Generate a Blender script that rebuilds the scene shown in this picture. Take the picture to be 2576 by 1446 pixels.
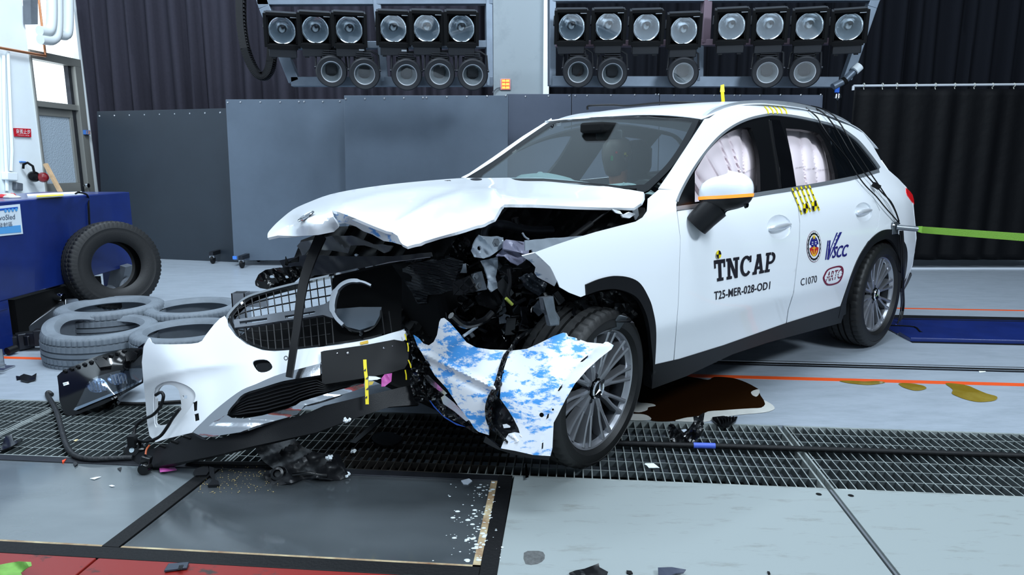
import bpy, bmesh, math, random
import numpy as np
from mathutils import Vector, Matrix, geometry
for o in list(bpy.data.objects): bpy.data.objects.remove(o)
SC = bpy.context.scene; COL = SC.collection
# ---------------------------------------------------------------- camera
F=1717.; CX=1288.; CY=723.; CAMH=1.27
TH=math.atan(315/F); ct,st=math.cos(TH),math.sin(TH)
cd=bpy.data.cameras.new('camera'); cam=bpy.data.objects.new('camera',cd); COL.objects.link(cam)
cd.sensor_width=36; cd.lens=36*F/2576; cd.clip_end=100; cd.clip_start=.05
cam.location=(0,0,CAMH); cam.rotation_euler=(math.pi/2-TH,0,0); SC.camera=cam
# ---------------------------------------------------------------- world, lights, exposure
w=bpy.data.worlds.new('hall_ambience'); SC.world=w; w.use_nodes=True
w.node_tree.nodes['Background'].inputs[0].default_value=(.64,.82,1,1)
w.node_tree.nodes['Background'].inputs[1].default_value=.50
def area(name,loc,aim,sx,sy,power,col=(.77,.89,1)):
    l=bpy.data.lights.new(name,'AREA'); l.shape='RECTANGLE'; l.size=sx; l.size_y=sy; l.energy=power; l.color=col
    o=bpy.data.objects.new(name,l); COL.objects.link(o); o.location=loc
    o.rotation_euler=(Vector(aim)-Vector(loc)).to_track_quat('-Z','Y').to_euler()
    return o
area('hall_light_front',(-2.2,-1.2,6.2),(0.2,3.2,.4),4.6,2.0,155)
area('hall_light_overhead',(.6,2.4,6.6),(.6,3.4,0),3.5,1.4,235)
area('hall_light_rear',(.8,5.0,6.6),(.8,8.0,.8),8,.8,285)
area('added_fill_left',(-3.2,4.6,6.6),(-6.2,8.2,1.8),2.4,1.0,430)  # added fill lamp, no fixture seen there; brightens the left wall
area('hall_light_right',(4.5,-1.5,5.6),(2.2,4.8,.4),2.2,1.2,480)
SC.view_settings.view_transform='Standard'; SC.view_settings.look='None'
SC.view_settings.exposure=-.08; SC.view_settings.gamma=1
try: SC.view_settings.use_curve_mapping=False
except Exception: pass
# ---------------------------------------------------------------- pixel rays and car frame
def ray(px,py):
    a=(px-CX)/F; b=(py-CY)/F
    return (a,ct-b*st,-(st+b*ct))
def Pt(px,py,t):
    r=ray(px,py); return Vector((r[0]*t,r[1]*t,CAMH+r[2]*t))
def Pz(px,py,z=0.):
    r=ray(px,py); return Pt(px,py,(z-CAMH)/r[2])
def PY(px,py,Y): return Pt(px,py,Y/ray(px,py)[1])
EX,EY=-.75518942,-.65550663; NX,NY=.65550663,-.75518942; OX,OY=1.94957781,5.32446749
def car(u,v,z): return Vector((OX+EX*u+NX*v,OY+EY*u+NY*v,z))
def w2c(p): dx,dy=p[0]-OX,p[1]-OY; return (dx*EX+dy*EY,dx*NX+dy*NY,p[2])
CU,CV=-OX*EX-OY*EY,-OX*NX-OY*NY
def Pv(px,py,v):
    r=ray(px,py); return Pt(px,py,(v-CV)/(r[0]*NX+r[1]*NY))
def Pu(px,py,u):
    r=ray(px,py); return Pt(px,py,(u-CU)/(r[0]*EX+r[1]*EY))
def toPx(p):
    x,y,z=p[0],p[1],p[2]-CAMH; f=y*ct-z*st; dn=-(z*ct+y*st); return (CX+F*x/f,CY+F*dn/f)
def depth(p): return p[1]*ct-(p[2]-CAMH)*st
HX,HY=.9958,-.0917
def FL(s,d,z=0.): return Vector((s*HX+d*.0917,s*HY+d*.9958,z))    # floor grid: s across, d away from the camera
def fl_of(p): return (p[0]*HX+p[1]*HY,p[0]*.0917+p[1]*.9958)
# ---------------------------------------------------------------- materials
def S(r,g,b):
    f=lambda c:(c/255/12.92 if c/255<=.04045 else ((c/255+.055)/1.055)**2.4)
    return (f(r),f(g),f(b),1)
def M(name,col,rough=.5,metal=0.,coat=0.,bump=0.,bscale=60.,var=0.,vscale=6.,emit=0.,spec=.5,trans=0.,alpha=1.,col2=None,rvar=0.):
    m=bpy.data.materials.new(name); m.use_nodes=True; nt=m.node_tree; b=nt.nodes['Principled BSDF']; I=b.inputs
    I['Base Color'].default_value=col; I['Roughness'].default_value=rough; I['Metallic'].default_value=metal
    I['Coat Weight'].default_value=coat; I['Coat Roughness'].default_value=.03; I['Specular IOR Level'].default_value=spec
    I['Transmission Weight'].default_value=trans; I['Alpha'].default_value=alpha
    if emit: I['Emission Color'].default_value=col; I['Emission Strength'].default_value=emit
    L=nt.links.new; tc=nt.nodes.new('ShaderNodeTexCoord')
    if var or col2 or rvar:
        n=nt.nodes.new('ShaderNodeTexNoise'); n.inputs['Scale'].default_value=vscale; n.inputs['Detail'].default_value=8; n.inputs['Roughness'].default_value=.65
        L(tc.outputs['Object'],n.inputs['Vector'])
        mx=nt.nodes.new('ShaderNodeMix'); mx.data_type='RGBA'
        c2=col2 or tuple(max(0,c*(1-var)) for c in col[:3])+(1,)
        rp=nt.nodes.new('ShaderNodeMapRange'); rp.inputs[1].default_value=.35; rp.inputs[2].default_value=.65
        L(n.outputs['Fac'],rp.inputs[0]); L(rp.outputs[0],mx.inputs[0])
        mx.inputs[6].default_value=col; mx.inputs[7].default_value=c2; L(mx.outputs[2],I['Base Color'])
        if rvar:
            r2=nt.nodes.new('ShaderNodeMapRange'); r2.inputs[1].default_value=.3; r2.inputs[2].default_value=.7; r2.inputs[3].default_value=rough; r2.inputs[4].default_value=rough+rvar
            L(n.outputs['Fac'],r2.inputs[0]); L(r2.outputs[0],I['Roughness'])
    if bump:
        n2=nt.nodes.new('ShaderNodeTexNoise'); n2.inputs['Scale'].default_value=bscale; n2.inputs['Detail'].default_value=5
        L(tc.outputs['Object'],n2.inputs['Vector'])
        bp=nt.nodes.new('ShaderNodeBump'); bp.inputs['Strength'].default_value=bump; bp.inputs['Distance'].default_value=.02
        L(n2.outputs['Fac'],bp.inputs['Height']); L(bp.outputs['Normal'],I['Normal'])
    return m
def masked(name,base,over,scale=9.,lo=.5,hi=.56,stretch=(1,1,1),rough=.3,coat=0.,detail=8.,rough2=None):
    """base colour with patches of a second colour (scuffs, stains, drips) from stretched noise"""
    m=M(name,base,rough,coat=coat); nt=m.node_tree; b=nt.nodes['Principled BSDF']; L=nt.links.new
    tc=nt.nodes.new('ShaderNodeTexCoord'); mp=nt.nodes.new('ShaderNodeMapping'); mp.inputs['Scale'].default_value=stretch
    n=nt.nodes.new('ShaderNodeTexNoise'); n.inputs['Scale'].default_value=scale; n.inputs['Detail'].default_value=detail; n.inputs['Roughness'].default_value=.7
    rp=nt.nodes.new('ShaderNodeMapRange'); rp.inputs[1].default_value=lo; rp.inputs[2].default_value=hi
    mx=nt.nodes.new('ShaderNodeMix'); mx.data_type='RGBA'; mx.inputs[6].default_value=base; mx.inputs[7].default_value=over
    L(tc.outputs['Object'],mp.inputs[0]); L(mp.outputs[0],n.inputs['Vector']); L(n.outputs['Fac'],rp.inputs[0]); L(rp.outputs[0],mx.inputs[0]); L(mx.outputs[2],b.inputs['Base Color'])
    if rough2 is not None:
        r2=nt.nodes.new('ShaderNodeMapRange'); r2.inputs[3].default_value=rough; r2.inputs[4].default_value=rough2; L(rp.outputs[0],r2.inputs[0]); L(r2.outputs[0],b.inputs['Roughness'])
    return m
def schlick(nt):      # reflectance that is the same from both sides of a pane
    lw=nt.nodes.new('ShaderNodeLayerWeight'); lw.inputs[0].default_value=.5
    pw=nt.nodes.new('ShaderNodeMath'); pw.operation='POWER'; pw.inputs[1].default_value=5; nt.links.new(lw.outputs['Facing'],pw.inputs[0])
    ma=nt.nodes.new('ShaderNodeMath'); ma.operation='MULTIPLY_ADD'; ma.inputs[1].default_value=.95; ma.inputs[2].default_value=.05; nt.links.new(pw.outputs[0],ma.inputs[0]); return ma
def glass(name,tint=(.9,.95,.95,1),a=.25,rough=.02):
    m=bpy.data.materials.new(name); m.use_nodes=True; nt=m.node_tree; nt.nodes.remove(nt.nodes['Principled BSDF'])
    out=nt.nodes['Material Output']; t=nt.nodes.new('ShaderNodeBsdfTransparent'); t.inputs[0].default_value=tint
    g=nt.nodes.new('ShaderNodeBsdfGlossy'); g.inputs['Roughness'].default_value=rough
    mx=nt.nodes.new('ShaderNodeMixShader'); L=nt.links.new
    fr=schlick(nt); ad=nt.nodes.new('ShaderNodeMath'); ad.operation='ADD'; ad.use_clamp=True; ad.inputs[1].default_value=a
    L(fr.outputs[0],ad.inputs[0]); L(ad.outputs[0],mx.inputs[0]); L(t.outputs[0],mx.inputs[1]); L(g.outputs[0],mx.inputs[2]); L(mx.outputs[0],out.inputs[0])
    return m
WHITE=M('white_car_paint',(.84,.87,.90,1),.3,coat=.55,spec=.4)
BLK=M('black_plastic',S(11,12,15),.45,spec=.3,bump=.05,bscale=300); BLKG=M('gloss_black',S(7,8,10),.14,spec=.5)
BLKM=M('matt_black',S(7,8,10),.8,spec=.2); CHROME=M('chrome',(.82,.84,.87,1),.07,1.)
ALU=M('brushed_aluminium',(.55,.57,.6,1),.35,1.,bump=.03,bscale=200); DARKM=M('dark_metal',S(60,62,68),.4,.8,var=.4)
RUB=M('rubber',S(13,14,16),.6,spec=.3,bump=.08,bscale=120,var=.3,vscale=9); YEL=M('yellow_tape',S(236,214,20),.45); GREYPL=M('grey_plastic',S(96,102,110),.5,var=.25)
# ---------------------------------------------------------------- mesh helpers
WM={}
def tag(o,label=None,cat=None,group=None,kind=None):
    if label: o['label']=label
    if cat: o['category']=cat
    if group: o['group']=group
    if kind: o['kind']=kind
    return o
def thing(name,label,cat,loc,group=None,mat4=None,kind=None):
    o=bpy.data.objects.new(name,None); COL.objects.link(o); o.empty_display_size=.1
    m=mat4 or Matrix.Translation(Vector(loc)); o.matrix_basis=m; WM[o.name]=m.copy()
    return tag(o,label,cat,group,kind)
def frame(X,Y,Z,loc):
    m=Matrix((X,Y,Z)).transposed().to_4x4(); m.translation=loc; return m
def aimframe(loc,target,roll_up=Vector((0,0,1))):
    y=(Vector(loc)-Vector(target)).normalized(); x=y.cross(roll_up).normalized(); z=x.cross(y)
    return frame(x,y,z,Vector(loc))            # local -Y looks at the target
class MB:
    def __init__(s): s.v=[]; s.f=[]; s.mi=[]; s.cur=0
    def add(s,vs,fs):
        k=len(s.v); s.v+= [Vector(p) for p in vs]; s.f+=[tuple(i+k for i in f) for f in fs]; s.mi+=[s.cur]*len(fs); return s
    def box(s,c,d,R=None):
        c=Vector(c); h=[x/2 for x in d]; vs=[]
        for z in (-1,1):
            for (x,y) in ((-1,-1),(1,-1),(1,1),(-1,1)):
                p=Vector((x*h[0],y*h[1],z*h[2])); vs.append(c+(R@p if R else p))
        return s.add(vs,[(3,2,1,0),(4,5,6,7),(0,1,5,4),(1,2,6,5),(2,3,7,6),(3,0,4,7)])
    def hexa(s,b,t):       # four bottom and four top points
        return s.add(list(b)+list(t),[(3,2,1,0),(4,5,6,7),(0,1,5,4),(1,2,6,5),(2,3,7,6),(3,0,4,7)])
    def bar(s,a,b,w,h,up=(0,0,1)):
        a,b=Vector(a),Vector(b); d=(b-a).normalized(); up=Vector(up)
        if abs(d.dot(up.normalized()))>.98: up=Vector((1,.2,0))
        x=d.cross(up).normalized()*w/2; z=x.cross(d).normalized()*h/2
        return s.hexa([a-x-z,a+x-z,b+x-z,b-x-z],[a-x+z,a+x+z,b+x+z,b-x+z])
    def tube(s,pts,r,n=8,closed=False,caps=True):
        pts=[Vector(p) for p in pts]; N=len(pts); vs=[]; fs=[]; prev=None
        for i,p in enumerate(pts):
            a=pts[(i-1)%N] if (closed or i>0) else p; b=pts[(i+1)%N] if (closed or i<N-1) else p
            d=(b-a); d=d.normalized() if d.length>1e-9 else Vector((0,0,1))
            if prev is None:
                x=d.orthogonal().normalized()
            else:
                x=(prev-d*prev.dot(d)); x=x.normalized() if x.length>1e-6 else d.orthogonal().normalized()
            prev=x; y=d.cross(x); rr=r[i] if isinstance(r,(list,tuple)) else r
            for k in range(n):
                t=2*math.pi*k/n; vs.append(p+(x*math.cos(t)+y*math.sin(t))*rr)
        for i in range(N if closed else N-1):
            j=(i+1)%N
            for k in range(n):
                k2=(k+1)%n; fs.append((i*n+k,i*n+k2,j*n+k2,j*n+k))
        if caps and not closed: fs.append(tuple(range(n))[::-1]); fs.append(tuple((N-1)*n+k for k in range(n)))
        return s.add(vs,fs)
    def lathe(s,prof,n=32,mat4=None,close=False):   # prof: (radius, height along local Z)
        vs=[]; fs=[]; K=len(prof)
        for i in range(n):
            t=2*math.pi*i/n; c,q=math.cos(t),math.sin(t)
            for (r,h) in prof: 
                p=Vector((r*c,r*q,h)); vs.append(mat4@p if mat4 else p)
        for i in range(n):
            j=(i+1)%n
            for k in range(K if close else K-1):
                k2=(k+1)%K; fs.append((i*K+k,j*K+k,j*K+k2,i*K+k2))
        return s.add(vs,fs)
    def disc(s,c,nrm,r,n=16,th=0.):
        c=Vector(c); nrm=Vector(nrm).normalized(); x=nrm.orthogonal().normalized(); y=nrm.cross(x)
        ring=[c+(x*math.cos(2*math.pi*k/n)+y*math.sin(2*math.pi*k/n))*r for k in range(n)]
        if th: return s.prism(ring,nrm*th)
        return s.add(ring,[tuple(range(n))])
    def prism(s,poly,d):   # poly extruded by the vector d
        poly=[Vector(p) for p in poly]; n=len(poly); d=Vector(d)
        return s.add(poly+[p+d for p in poly],[tuple(range(n))[::-1],tuple(range(n,2*n))]+[(i,(i+1)%n,(i+1)%n+n,i+n) for i in range(n)])
    def grid(s,rows):
        R=len(rows); K=len(rows[0]); vs=[p for r in rows for p in r]
        return s.add(vs,[(i*K+j,i*K+j+1,(i+1)*K+j+1,(i+1)*K+j) for i in range(R-1) for j in range(K-1)])
    def build(s,name,mat,parent=None,local=False,smooth=40,bevel=0.,label=None,cat=None,group=None,kind=None,solid=0.,loc=None):
        me=bpy.data.meshes.new(name); root=None
        if parent is not None:
            root=WM[parent.name]
            vs=s.v if local else [root.inverted()@p for p in s.v]
        else:
            if loc is None:
                xs=[p.x for p in s.v]; ys=[p.y for p in s.v]; zs=[p.z for p in s.v]; loc=Vector(((min(xs)+max(xs))/2,(min(ys)+max(ys))/2,min(zs)))
            vs=[p-loc for p in s.v]
        me.from_pydata([tuple(p) for p in vs],[],s.f)
        mats=mat if isinstance(mat,(list,tuple)) else [mat]
        for m in mats: me.materials.append(m)
        if len(mats)>1: me.polygons.foreach_set('material_index',s.mi)
        if smooth:
            me.polygons.foreach_set('use_smooth',[True]*len(me.polygons)); me.set_sharp_from_angle(angle=math.radians(smooth))
        me.update()
        o=bpy.data.objects.new(name,me); COL.objects.link(o)
        if parent is not None: o.parent=parent; WM[o.name]=root
        else: o.location=loc; WM[o.name]=Matrix.Translation(loc)
        if solid: md=o.modifiers.new('solid','SOLIDIFY'); md.thickness=solid; md.offset=-1
        if bevel: md=o.modifiers.new('bevel','BEVEL'); md.width=bevel; md.segments=2; md.limit_method='ANGLE'; md.angle_limit=.6
        return tag(o,label,cat,group,kind)
def cr(pts,n=6,closed=False):
    """Catmull-Rom through points of any dimension"""
    pts=[np.array(p,float) for p in pts]; N=len(pts); out=[]
    for i in range(N if closed else N-1):
        p1,p2=pts[i],pts[(i+1)%N]; p0=pts[(i-1)%N] if (closed or i>0) else 2*p1-p2; p3=pts[(i+2)%N] if (closed or i<N-2) else 2*p2-p1
        for k in range(n):
            t=k/n; out.append(.5*((2*p1)+(-p0+p2)*t+(2*p0-5*p1+4*p2-p3)*t*t+(-p0+3*p1-3*p2+p3)*t**3))
    if not closed: out.append(pts[-1])
    return [tuple(p) for p in out]
def field(ctrl,smooth=0.):
    """smooth sheet through points given as (px,py,world point or depth): thin plate on inverse depth"""
    X=[];y=[]
    for (px,py,q) in ctrl: X.append((px/100,py/100)); y.append(1/(q if isinstance(q,(int,float)) else depth(q)))
    X=np.array(X); y=np.array(y); N=len(X)
    d=np.sqrt(((X[:,None]-X[None])**2).sum(-1)); K=np.where(d>0,d*d*np.log(d+1e-12),0)+np.eye(N)*smooth
    Pm=np.c_[np.ones(N),X]; A=np.zeros((N+3,N+3)); A[:N,:N]=K; A[:N,N:]=Pm; A[N:,:N]=Pm.T
    w=np.linalg.solve(A,np.r_[y,0,0,0])
    def f(px,py,off=0.):
        x=np.array((px/100,py/100)); r=np.sqrt(((X-x)**2).sum(1)); k=np.where(r>0,r*r*np.log(r+1e-12),0)
        return Pt(px,py,1/(k@w[:N]+w[N]+w[N+1:]@x)+off)
    return f
def inpoly(P,poly):
    P=np.asarray(P); x,y=P[:,0],P[:,1]; r=np.zeros(len(P),bool); n=len(poly)
    for i in range(n):
        (x1,y1),(x2,y2)=poly[i][:2],poly[(i+1)%n][:2]
        c=((y1>y)!=(y2>y)); 
        if y1!=y2: r^= c&(x<(x2-x1)*(y-y1)/(y2-y1)+x1)
    return r
def densify(poly,step):
    out=[]; n=len(poly)
    for i in range(n):
        a,b=poly[i],poly[(i+1)%n]; L=math.hypot(b[0]-a[0],b[1]-a[1]); k=max(1,int(round(L/step)))
        for j in range(k): out.append((a[0]+(b[0]-a[0])*j/k,a[1]+(b[1]-a[1])*j/k))
    return out
def sheet(outline,surf,holes=(),step=10.,th=.003,mb=None,mirror=False,creases=()):
    """thin solid sheet: outline traced on the ray bundle, every vertex on the real surface `surf`, edges with thickness"""
    mb=mb or MB(); loops=[densify(l,step) for l in [outline]+list(holes)]
    B=[]; E=[]
    for l in loops:
        k=len(B); B+=l; E+=[(k+i,k+(i+1)%len(l)) for i in range(len(l))]
    for c in creases:
        k=len(B); pts=[]
        for i in range(len(c)-1):
            L=math.hypot(c[i+1][0]-c[i][0],c[i+1][1]-c[i][1]); q=max(1,int(L/step))
            pts+=[(c[i][0]+(c[i+1][0]-c[i][0])*j/q,c[i][1]+(c[i+1][1]-c[i][1])*j/q) for j in range(q)]
        pts.append(c[-1]); B+=pts; E+=[(k+i,k+i+1) for i in range(len(pts)-1)]
    xs=[p[0] for p in loops[0]]; ys=[p[1] for p in loops[0]]; G=[]
    y=min(ys); row=0
    while y<max(ys):
        x=min(xs)+(row%2)*step/2
        while x<max(xs): G.append((x,y)); x+=step
        y+=step*.87; row+=1
    if G:
        Ga=np.array(G); ok=inpoly(Ga,loops[0])
        for h in loops[1:]: ok&=~inpoly(Ga,h)
        Ba=np.array(B); Ga=Ga[ok]
        if len(Ga):
            d=np.sqrt(((Ga[:,None]-Ba[None])**2).sum(-1)).min(1); Ga=Ga[d>step*.55]
        G=[tuple(p) for p in Ga]
    vs,es,fs,*_=geometry.delaunay_2d_cdt([Vector(p) for p in B+G],E,[],0,1e-4)
    T=[]
    cen=np.array([[sum(vs[i].x for i in f)/3,sum(vs[i].y for i in f)/3] for f in fs]); ok=inpoly(cen,loops[0])
    for h in loops[1:]: ok&=~inpoly(cen,h)
    T=[f for f,k in zip(fs,ok) if k]
    P=[surf(v.x,v.y) for v in vs]; cam0=Vector((0,0,CAMH)); nr=[Vector() for _ in vs]; T2=[]
    for f in T:
        n=(P[f[1]]-P[f[0]]).cross(P[f[2]]-P[f[0]])
        if n.dot(cam0-P[f[0]])<0: f=(f[0],f[2],f[1]); n=-n
        T2.append(tuple(f))
        for i in f: nr[i]+=n
    used=sorted({i for f in T2 for i in f}); ix={i:k for k,i in enumerate(used)}
    fr=[P[i] for i in used]; bk=[P[i]-(nr[i].normalized() if nr[i].length>0 else Vector())*th for i in used]
    if mirror:
        mm=lambda p:(lambda c:car(c[0],-c[1],c[2]))(w2c(p)); fr=[mm(p) for p in fr]; bk=[mm(p) for p in bk]
        T2=[(f[0],f[2],f[1]) for f in T2]
    mb.add(fr,[tuple(ix[i] for i in f) for f in T2]); mb.add(bk,[tuple(ix[i] for i in f[::-1]) for f in T2])
    ec={}
    for f in T2:
        for i in range(3):
            a,b=f[i],f[(i+1)%3]; ec[(a,b)]=1
    rim=[(a,b) for (a,b) in ec if (b,a) not in ec]
    for a,b in rim: 
        a,b=ix[a],ix[b]; mb.add([fr[a],fr[b],bk[b],bk[a]],[(0,3,2,1)])
    return mb
def strip(path,w,surf,th=.002,step=8.,mb=None):
    """ribbon of pixel width w (number or list) along a traced path"""
    n=len(path); L=[];R=[]
    for i in range(n):
        a=path[max(0,i-1)]; b=path[min(n-1,i+1)]; dx,dy=b[0]-a[0],b[1]-a[1]; l=math.hypot(dx,dy) or 1; ww=(w[i] if isinstance(w,(list,tuple)) else w)/2
        L.append((path[i][0]-dy/l*ww,path[i][1]+dx/l*ww)); R.append((path[i][0]+dy/l*ww,path[i][1]-dx/l*ww))
    return sheet(L+R[::-1],surf,step=step,th=th,mb=mb)
def plane_surf(p0,nrm):
    p0,nrm=Vector(p0),Vector(nrm); c=Vector((0,0,CAMH)); k=(p0-c).dot(nrm)
    def f(px,py,off=0.):
        r=ray(px,py); return Pt(px,py,k/(r[0]*nrm.x+r[1]*nrm.y+r[2]*nrm.z)+off)
    return f
def textmesh(body,shear=0.,space=1.,bold=0.):
    """flat triangles of a line of text in its own 0..1 box, with the aspect kept aside"""
    c=bpy.data.curves.new('t','FONT'); c.body=body; c.size=1; c.offset=bold; c.shear=shear; c.space_character=space; c.resolution_u=3; c.fill_mode='FRONT'
    o=bpy.data.objects.new('t',c); COL.objects.link(o); bpy.context.view_layer.update()
    dg=bpy.context.evaluated_depsgraph_get(); me=o.evaluated_get(dg).to_mesh()
    vs=[(v.co.x,v.co.y) for v in me.vertices]; fs=[tuple(p.vertices) for p in me.polygons]; o.evaluated_get(dg).to_mesh_clear()
    bpy.data.objects.remove(o); bpy.data.curves.remove(c)
    x0,x1=min(v[0] for v in vs),max(v[0] for v in vs); y0,y1=min(v[1] for v in vs),max(v[1] for v in vs)
    return [((x-x0)/(x1-x0),(y-y0)/(y1-y0)) for x,y in vs],fs
def quadmap(q):    # q: bottom-left, bottom-right, top-right, top-left
    q=[Vector(p) for p in q]
    return lambda x,y:(q[0]*(1-x)*(1-y)+q[1]*x*(1-y)+q[2]*x*y+q[3]*(1-x)*y)
def letters(mb,body,quad,surf=None,shear=0.,space=1.,bold=0.):
    vs,fs=textmesh(body,shear,space,bold); m=quadmap(quad)
    P=[m(x,y) for x,y in vs]
    if surf: P=[surf(p[0],p[1]) for p in P]
    return mb.add(P,fs)
RND=random.Random(7)
# ================================================================ THE HALL
FLOORM=masked('painted_grey_floor',S(156,165,175),S(138,147,156),3.2,.42,.7,(1,3,1),.30,rough2=.42)
PLATEM=masked('worn_floor_plate_paint',S(146,154,154),S(116,118,112),4.5,.55,.78,(1,4,1),.42,rough2=.55)
PITM=M('pit_concrete',S(20,21,23),.8,var=.5,vscale=3)
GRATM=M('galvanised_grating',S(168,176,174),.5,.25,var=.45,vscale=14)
GRATD=M('shaded_grating_sides',S(84,92,94),.6,.2,var=.4,vscale=14)  # bar side faces: shade between the bars put into a darker colour
ND,FD=2.611,3.283
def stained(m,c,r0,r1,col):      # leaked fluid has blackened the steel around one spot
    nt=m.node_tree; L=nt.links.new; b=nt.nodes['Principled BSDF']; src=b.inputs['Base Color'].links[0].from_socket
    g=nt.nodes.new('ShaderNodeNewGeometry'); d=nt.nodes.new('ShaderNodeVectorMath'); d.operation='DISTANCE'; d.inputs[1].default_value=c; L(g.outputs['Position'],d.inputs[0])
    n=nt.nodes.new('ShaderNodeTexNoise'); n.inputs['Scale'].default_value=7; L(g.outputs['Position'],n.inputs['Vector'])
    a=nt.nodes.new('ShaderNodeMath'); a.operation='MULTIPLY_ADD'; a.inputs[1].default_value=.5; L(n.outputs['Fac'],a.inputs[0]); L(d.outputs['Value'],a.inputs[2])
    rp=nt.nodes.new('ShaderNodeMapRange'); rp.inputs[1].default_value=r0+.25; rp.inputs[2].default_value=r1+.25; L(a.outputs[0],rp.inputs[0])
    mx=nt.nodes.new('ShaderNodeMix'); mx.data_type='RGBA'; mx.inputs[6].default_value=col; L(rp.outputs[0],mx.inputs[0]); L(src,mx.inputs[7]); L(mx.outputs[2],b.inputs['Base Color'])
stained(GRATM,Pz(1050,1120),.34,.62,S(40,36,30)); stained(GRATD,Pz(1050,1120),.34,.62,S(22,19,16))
mb=MB()
S0,S1=-9.,8.
def slab(mb,s0,s1,d0,d1,z=0.,h=.3):
    b=[FL(s0,d0,z-h),FL(s1,d0,z-h),FL(s1,d1,z-h),FL(s0,d1,z-h)]; t=[FL(s0,d0,z),FL(s1,d0,z),FL(s1,d1,z),FL(s0,d1,z)]; mb.hexa(b,t)
slab(mb,S0,S1,FD,13.5); slab(mb,S0,S1,-3.5,1.35)
mb.build('floor',FLOORM,kind='structure',smooth=0,label='pale grey painted hall floor behind the steel grating')
mb=MB(); slab(mb,S0,S1,1.3,3.35,-.55,.1)
for d in (1.34,3.29): mb.hexa([FL(S0,d,-.55),FL(S1,d,-.55),FL(S1,d+.01,-.55),FL(S0,d+.01,-.55)],[FL(S0,d,-.301),FL(S1,d,-.301),FL(S1,d+.01,-.301),FL(S0,d+.01,-.301)])
mb.build('floor_pit',PITM,kind='structure',smooth=0,label='dark floor pit under the grating and the glass')
# floor plates right of the glass, two pieces with a seam between
sB=fl_of(Pz(1270,1207))[0]; sB2=fl_of(Pz(1228,1446))[0]; sA=fl_of(Pz(2090,1232))[0]
def quad_slab(p,z,h,mb=None):
    mb=mb or MB(); mb.hexa([Vector((q.x,q.y,z-h)) for q in p],[Vector((q.x,q.y,z)) for q in p]); return mb
plate=thing('floor_plate',None,None,FL(1,2,0),kind='structure'); tag(plate,'pale worn floor plates in front of the grating at right')
quad_slab([FL(sB2+.03,1.35),FL(sA-.012,1.35),FL(sA-.012,ND),FL(sB+.035,ND)],0,.06).build('panel',PLATEM,plate,smooth=0,bevel=.002)
quad_slab([FL(sA+.012,1.35),FL(7.5,1.35),FL(7.5,ND),FL(sA+.012,ND)],0,.06).build('panel',PLATEM,plate,smooth=0,bevel=.002)
mb=MB(); quad_slab([FL(sA-.004,1.35),FL(sA+.004,1.35),FL(sA+.004,ND),FL(sA-.004,ND)],-.001,.05,mb).build('joint_strip',ALU,plate,smooth=0)
mb=MB()
for dx in (-.06,.06): mb.disc(FL(sA+dx,2.565,.001),(0,0,1),.011,12)
mb.build('bolt_hole',BLKM,plate,smooth=0)
# ---- steel grating in three panels
def grating(s0,s1,label):
    t=thing('floor_grating',label,'grating',FL((s0+s1)/2,(ND+FD)/2,-.03),'steel floor gratings')
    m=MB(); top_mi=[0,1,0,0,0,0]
    s=s0+.02
    while s<s1-.01:
        m.hexa([FL(s-.0022,ND+.012,-.034),FL(s+.0022,ND+.012,-.034),FL(s+.0022,FD-.012,-.034),FL(s-.0022,FD-.012,-.034)],[FL(s-.0022,ND+.012,-.002),FL(s+.0022,ND+.012,-.002),FL(s+.0022,FD-.012,-.002),FL(s-.0022,FD-.012,-.002)]); s+=.0368
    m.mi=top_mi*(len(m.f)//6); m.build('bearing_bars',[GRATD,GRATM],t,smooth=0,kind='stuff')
    m=MB()
    for k in range(1,7):
        d=ND+k*.0956
        m.hexa([FL(s0,d-.002,-.03),FL(s1,d-.002,-.03),FL(s1,d+.002,-.03),FL(s0,d+.002,-.03)],[FL(s0,d-.002,-.003),FL(s1,d-.002,-.003),FL(s1,d+.002,-.003),FL(s0,d+.002,-.003)])
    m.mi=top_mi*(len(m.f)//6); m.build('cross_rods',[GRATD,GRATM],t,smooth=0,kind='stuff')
    for d in (ND+.006,FD-.006): MB().hexa([FL(s0,d-.006,-.04),FL(s1,d-.006,-.04),FL(s1,d+.006,-.04),FL(s0,d+.006,-.04)],[FL(s0,d-.006,-.001),FL(s1,d-.006,-.001),FL(s1,d+.006,-.001),FL(s0,d+.006,-.001)]).build('edge_bar',GRATM,t,smooth=0)
    for s in (s0+.004,s1-.004): MB().hexa([FL(s-.004,ND+.01,-.04),FL(s+.004,ND+.01,-.04),FL(s+.004,FD-.01,-.04),FL(s-.004,FD-.01,-.04)],[FL(s-.004,ND+.01,-.001),FL(s+.004,ND+.01,-.001),FL(s+.004,FD-.01,-.001),FL(s-.004,FD-.01,-.001)]).build('side_bar',GRATM,t,smooth=0)
    return t
sL=fl_of(Pz(75,1054))[0]; sM=fl_of(Pz(570,1160))[0]
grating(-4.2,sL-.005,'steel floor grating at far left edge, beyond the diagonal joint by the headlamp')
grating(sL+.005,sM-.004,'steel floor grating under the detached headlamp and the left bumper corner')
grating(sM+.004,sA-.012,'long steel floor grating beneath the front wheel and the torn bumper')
grating(sA+.012,4.4,'steel floor grating at the right edge, right of the narrow joint')
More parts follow.
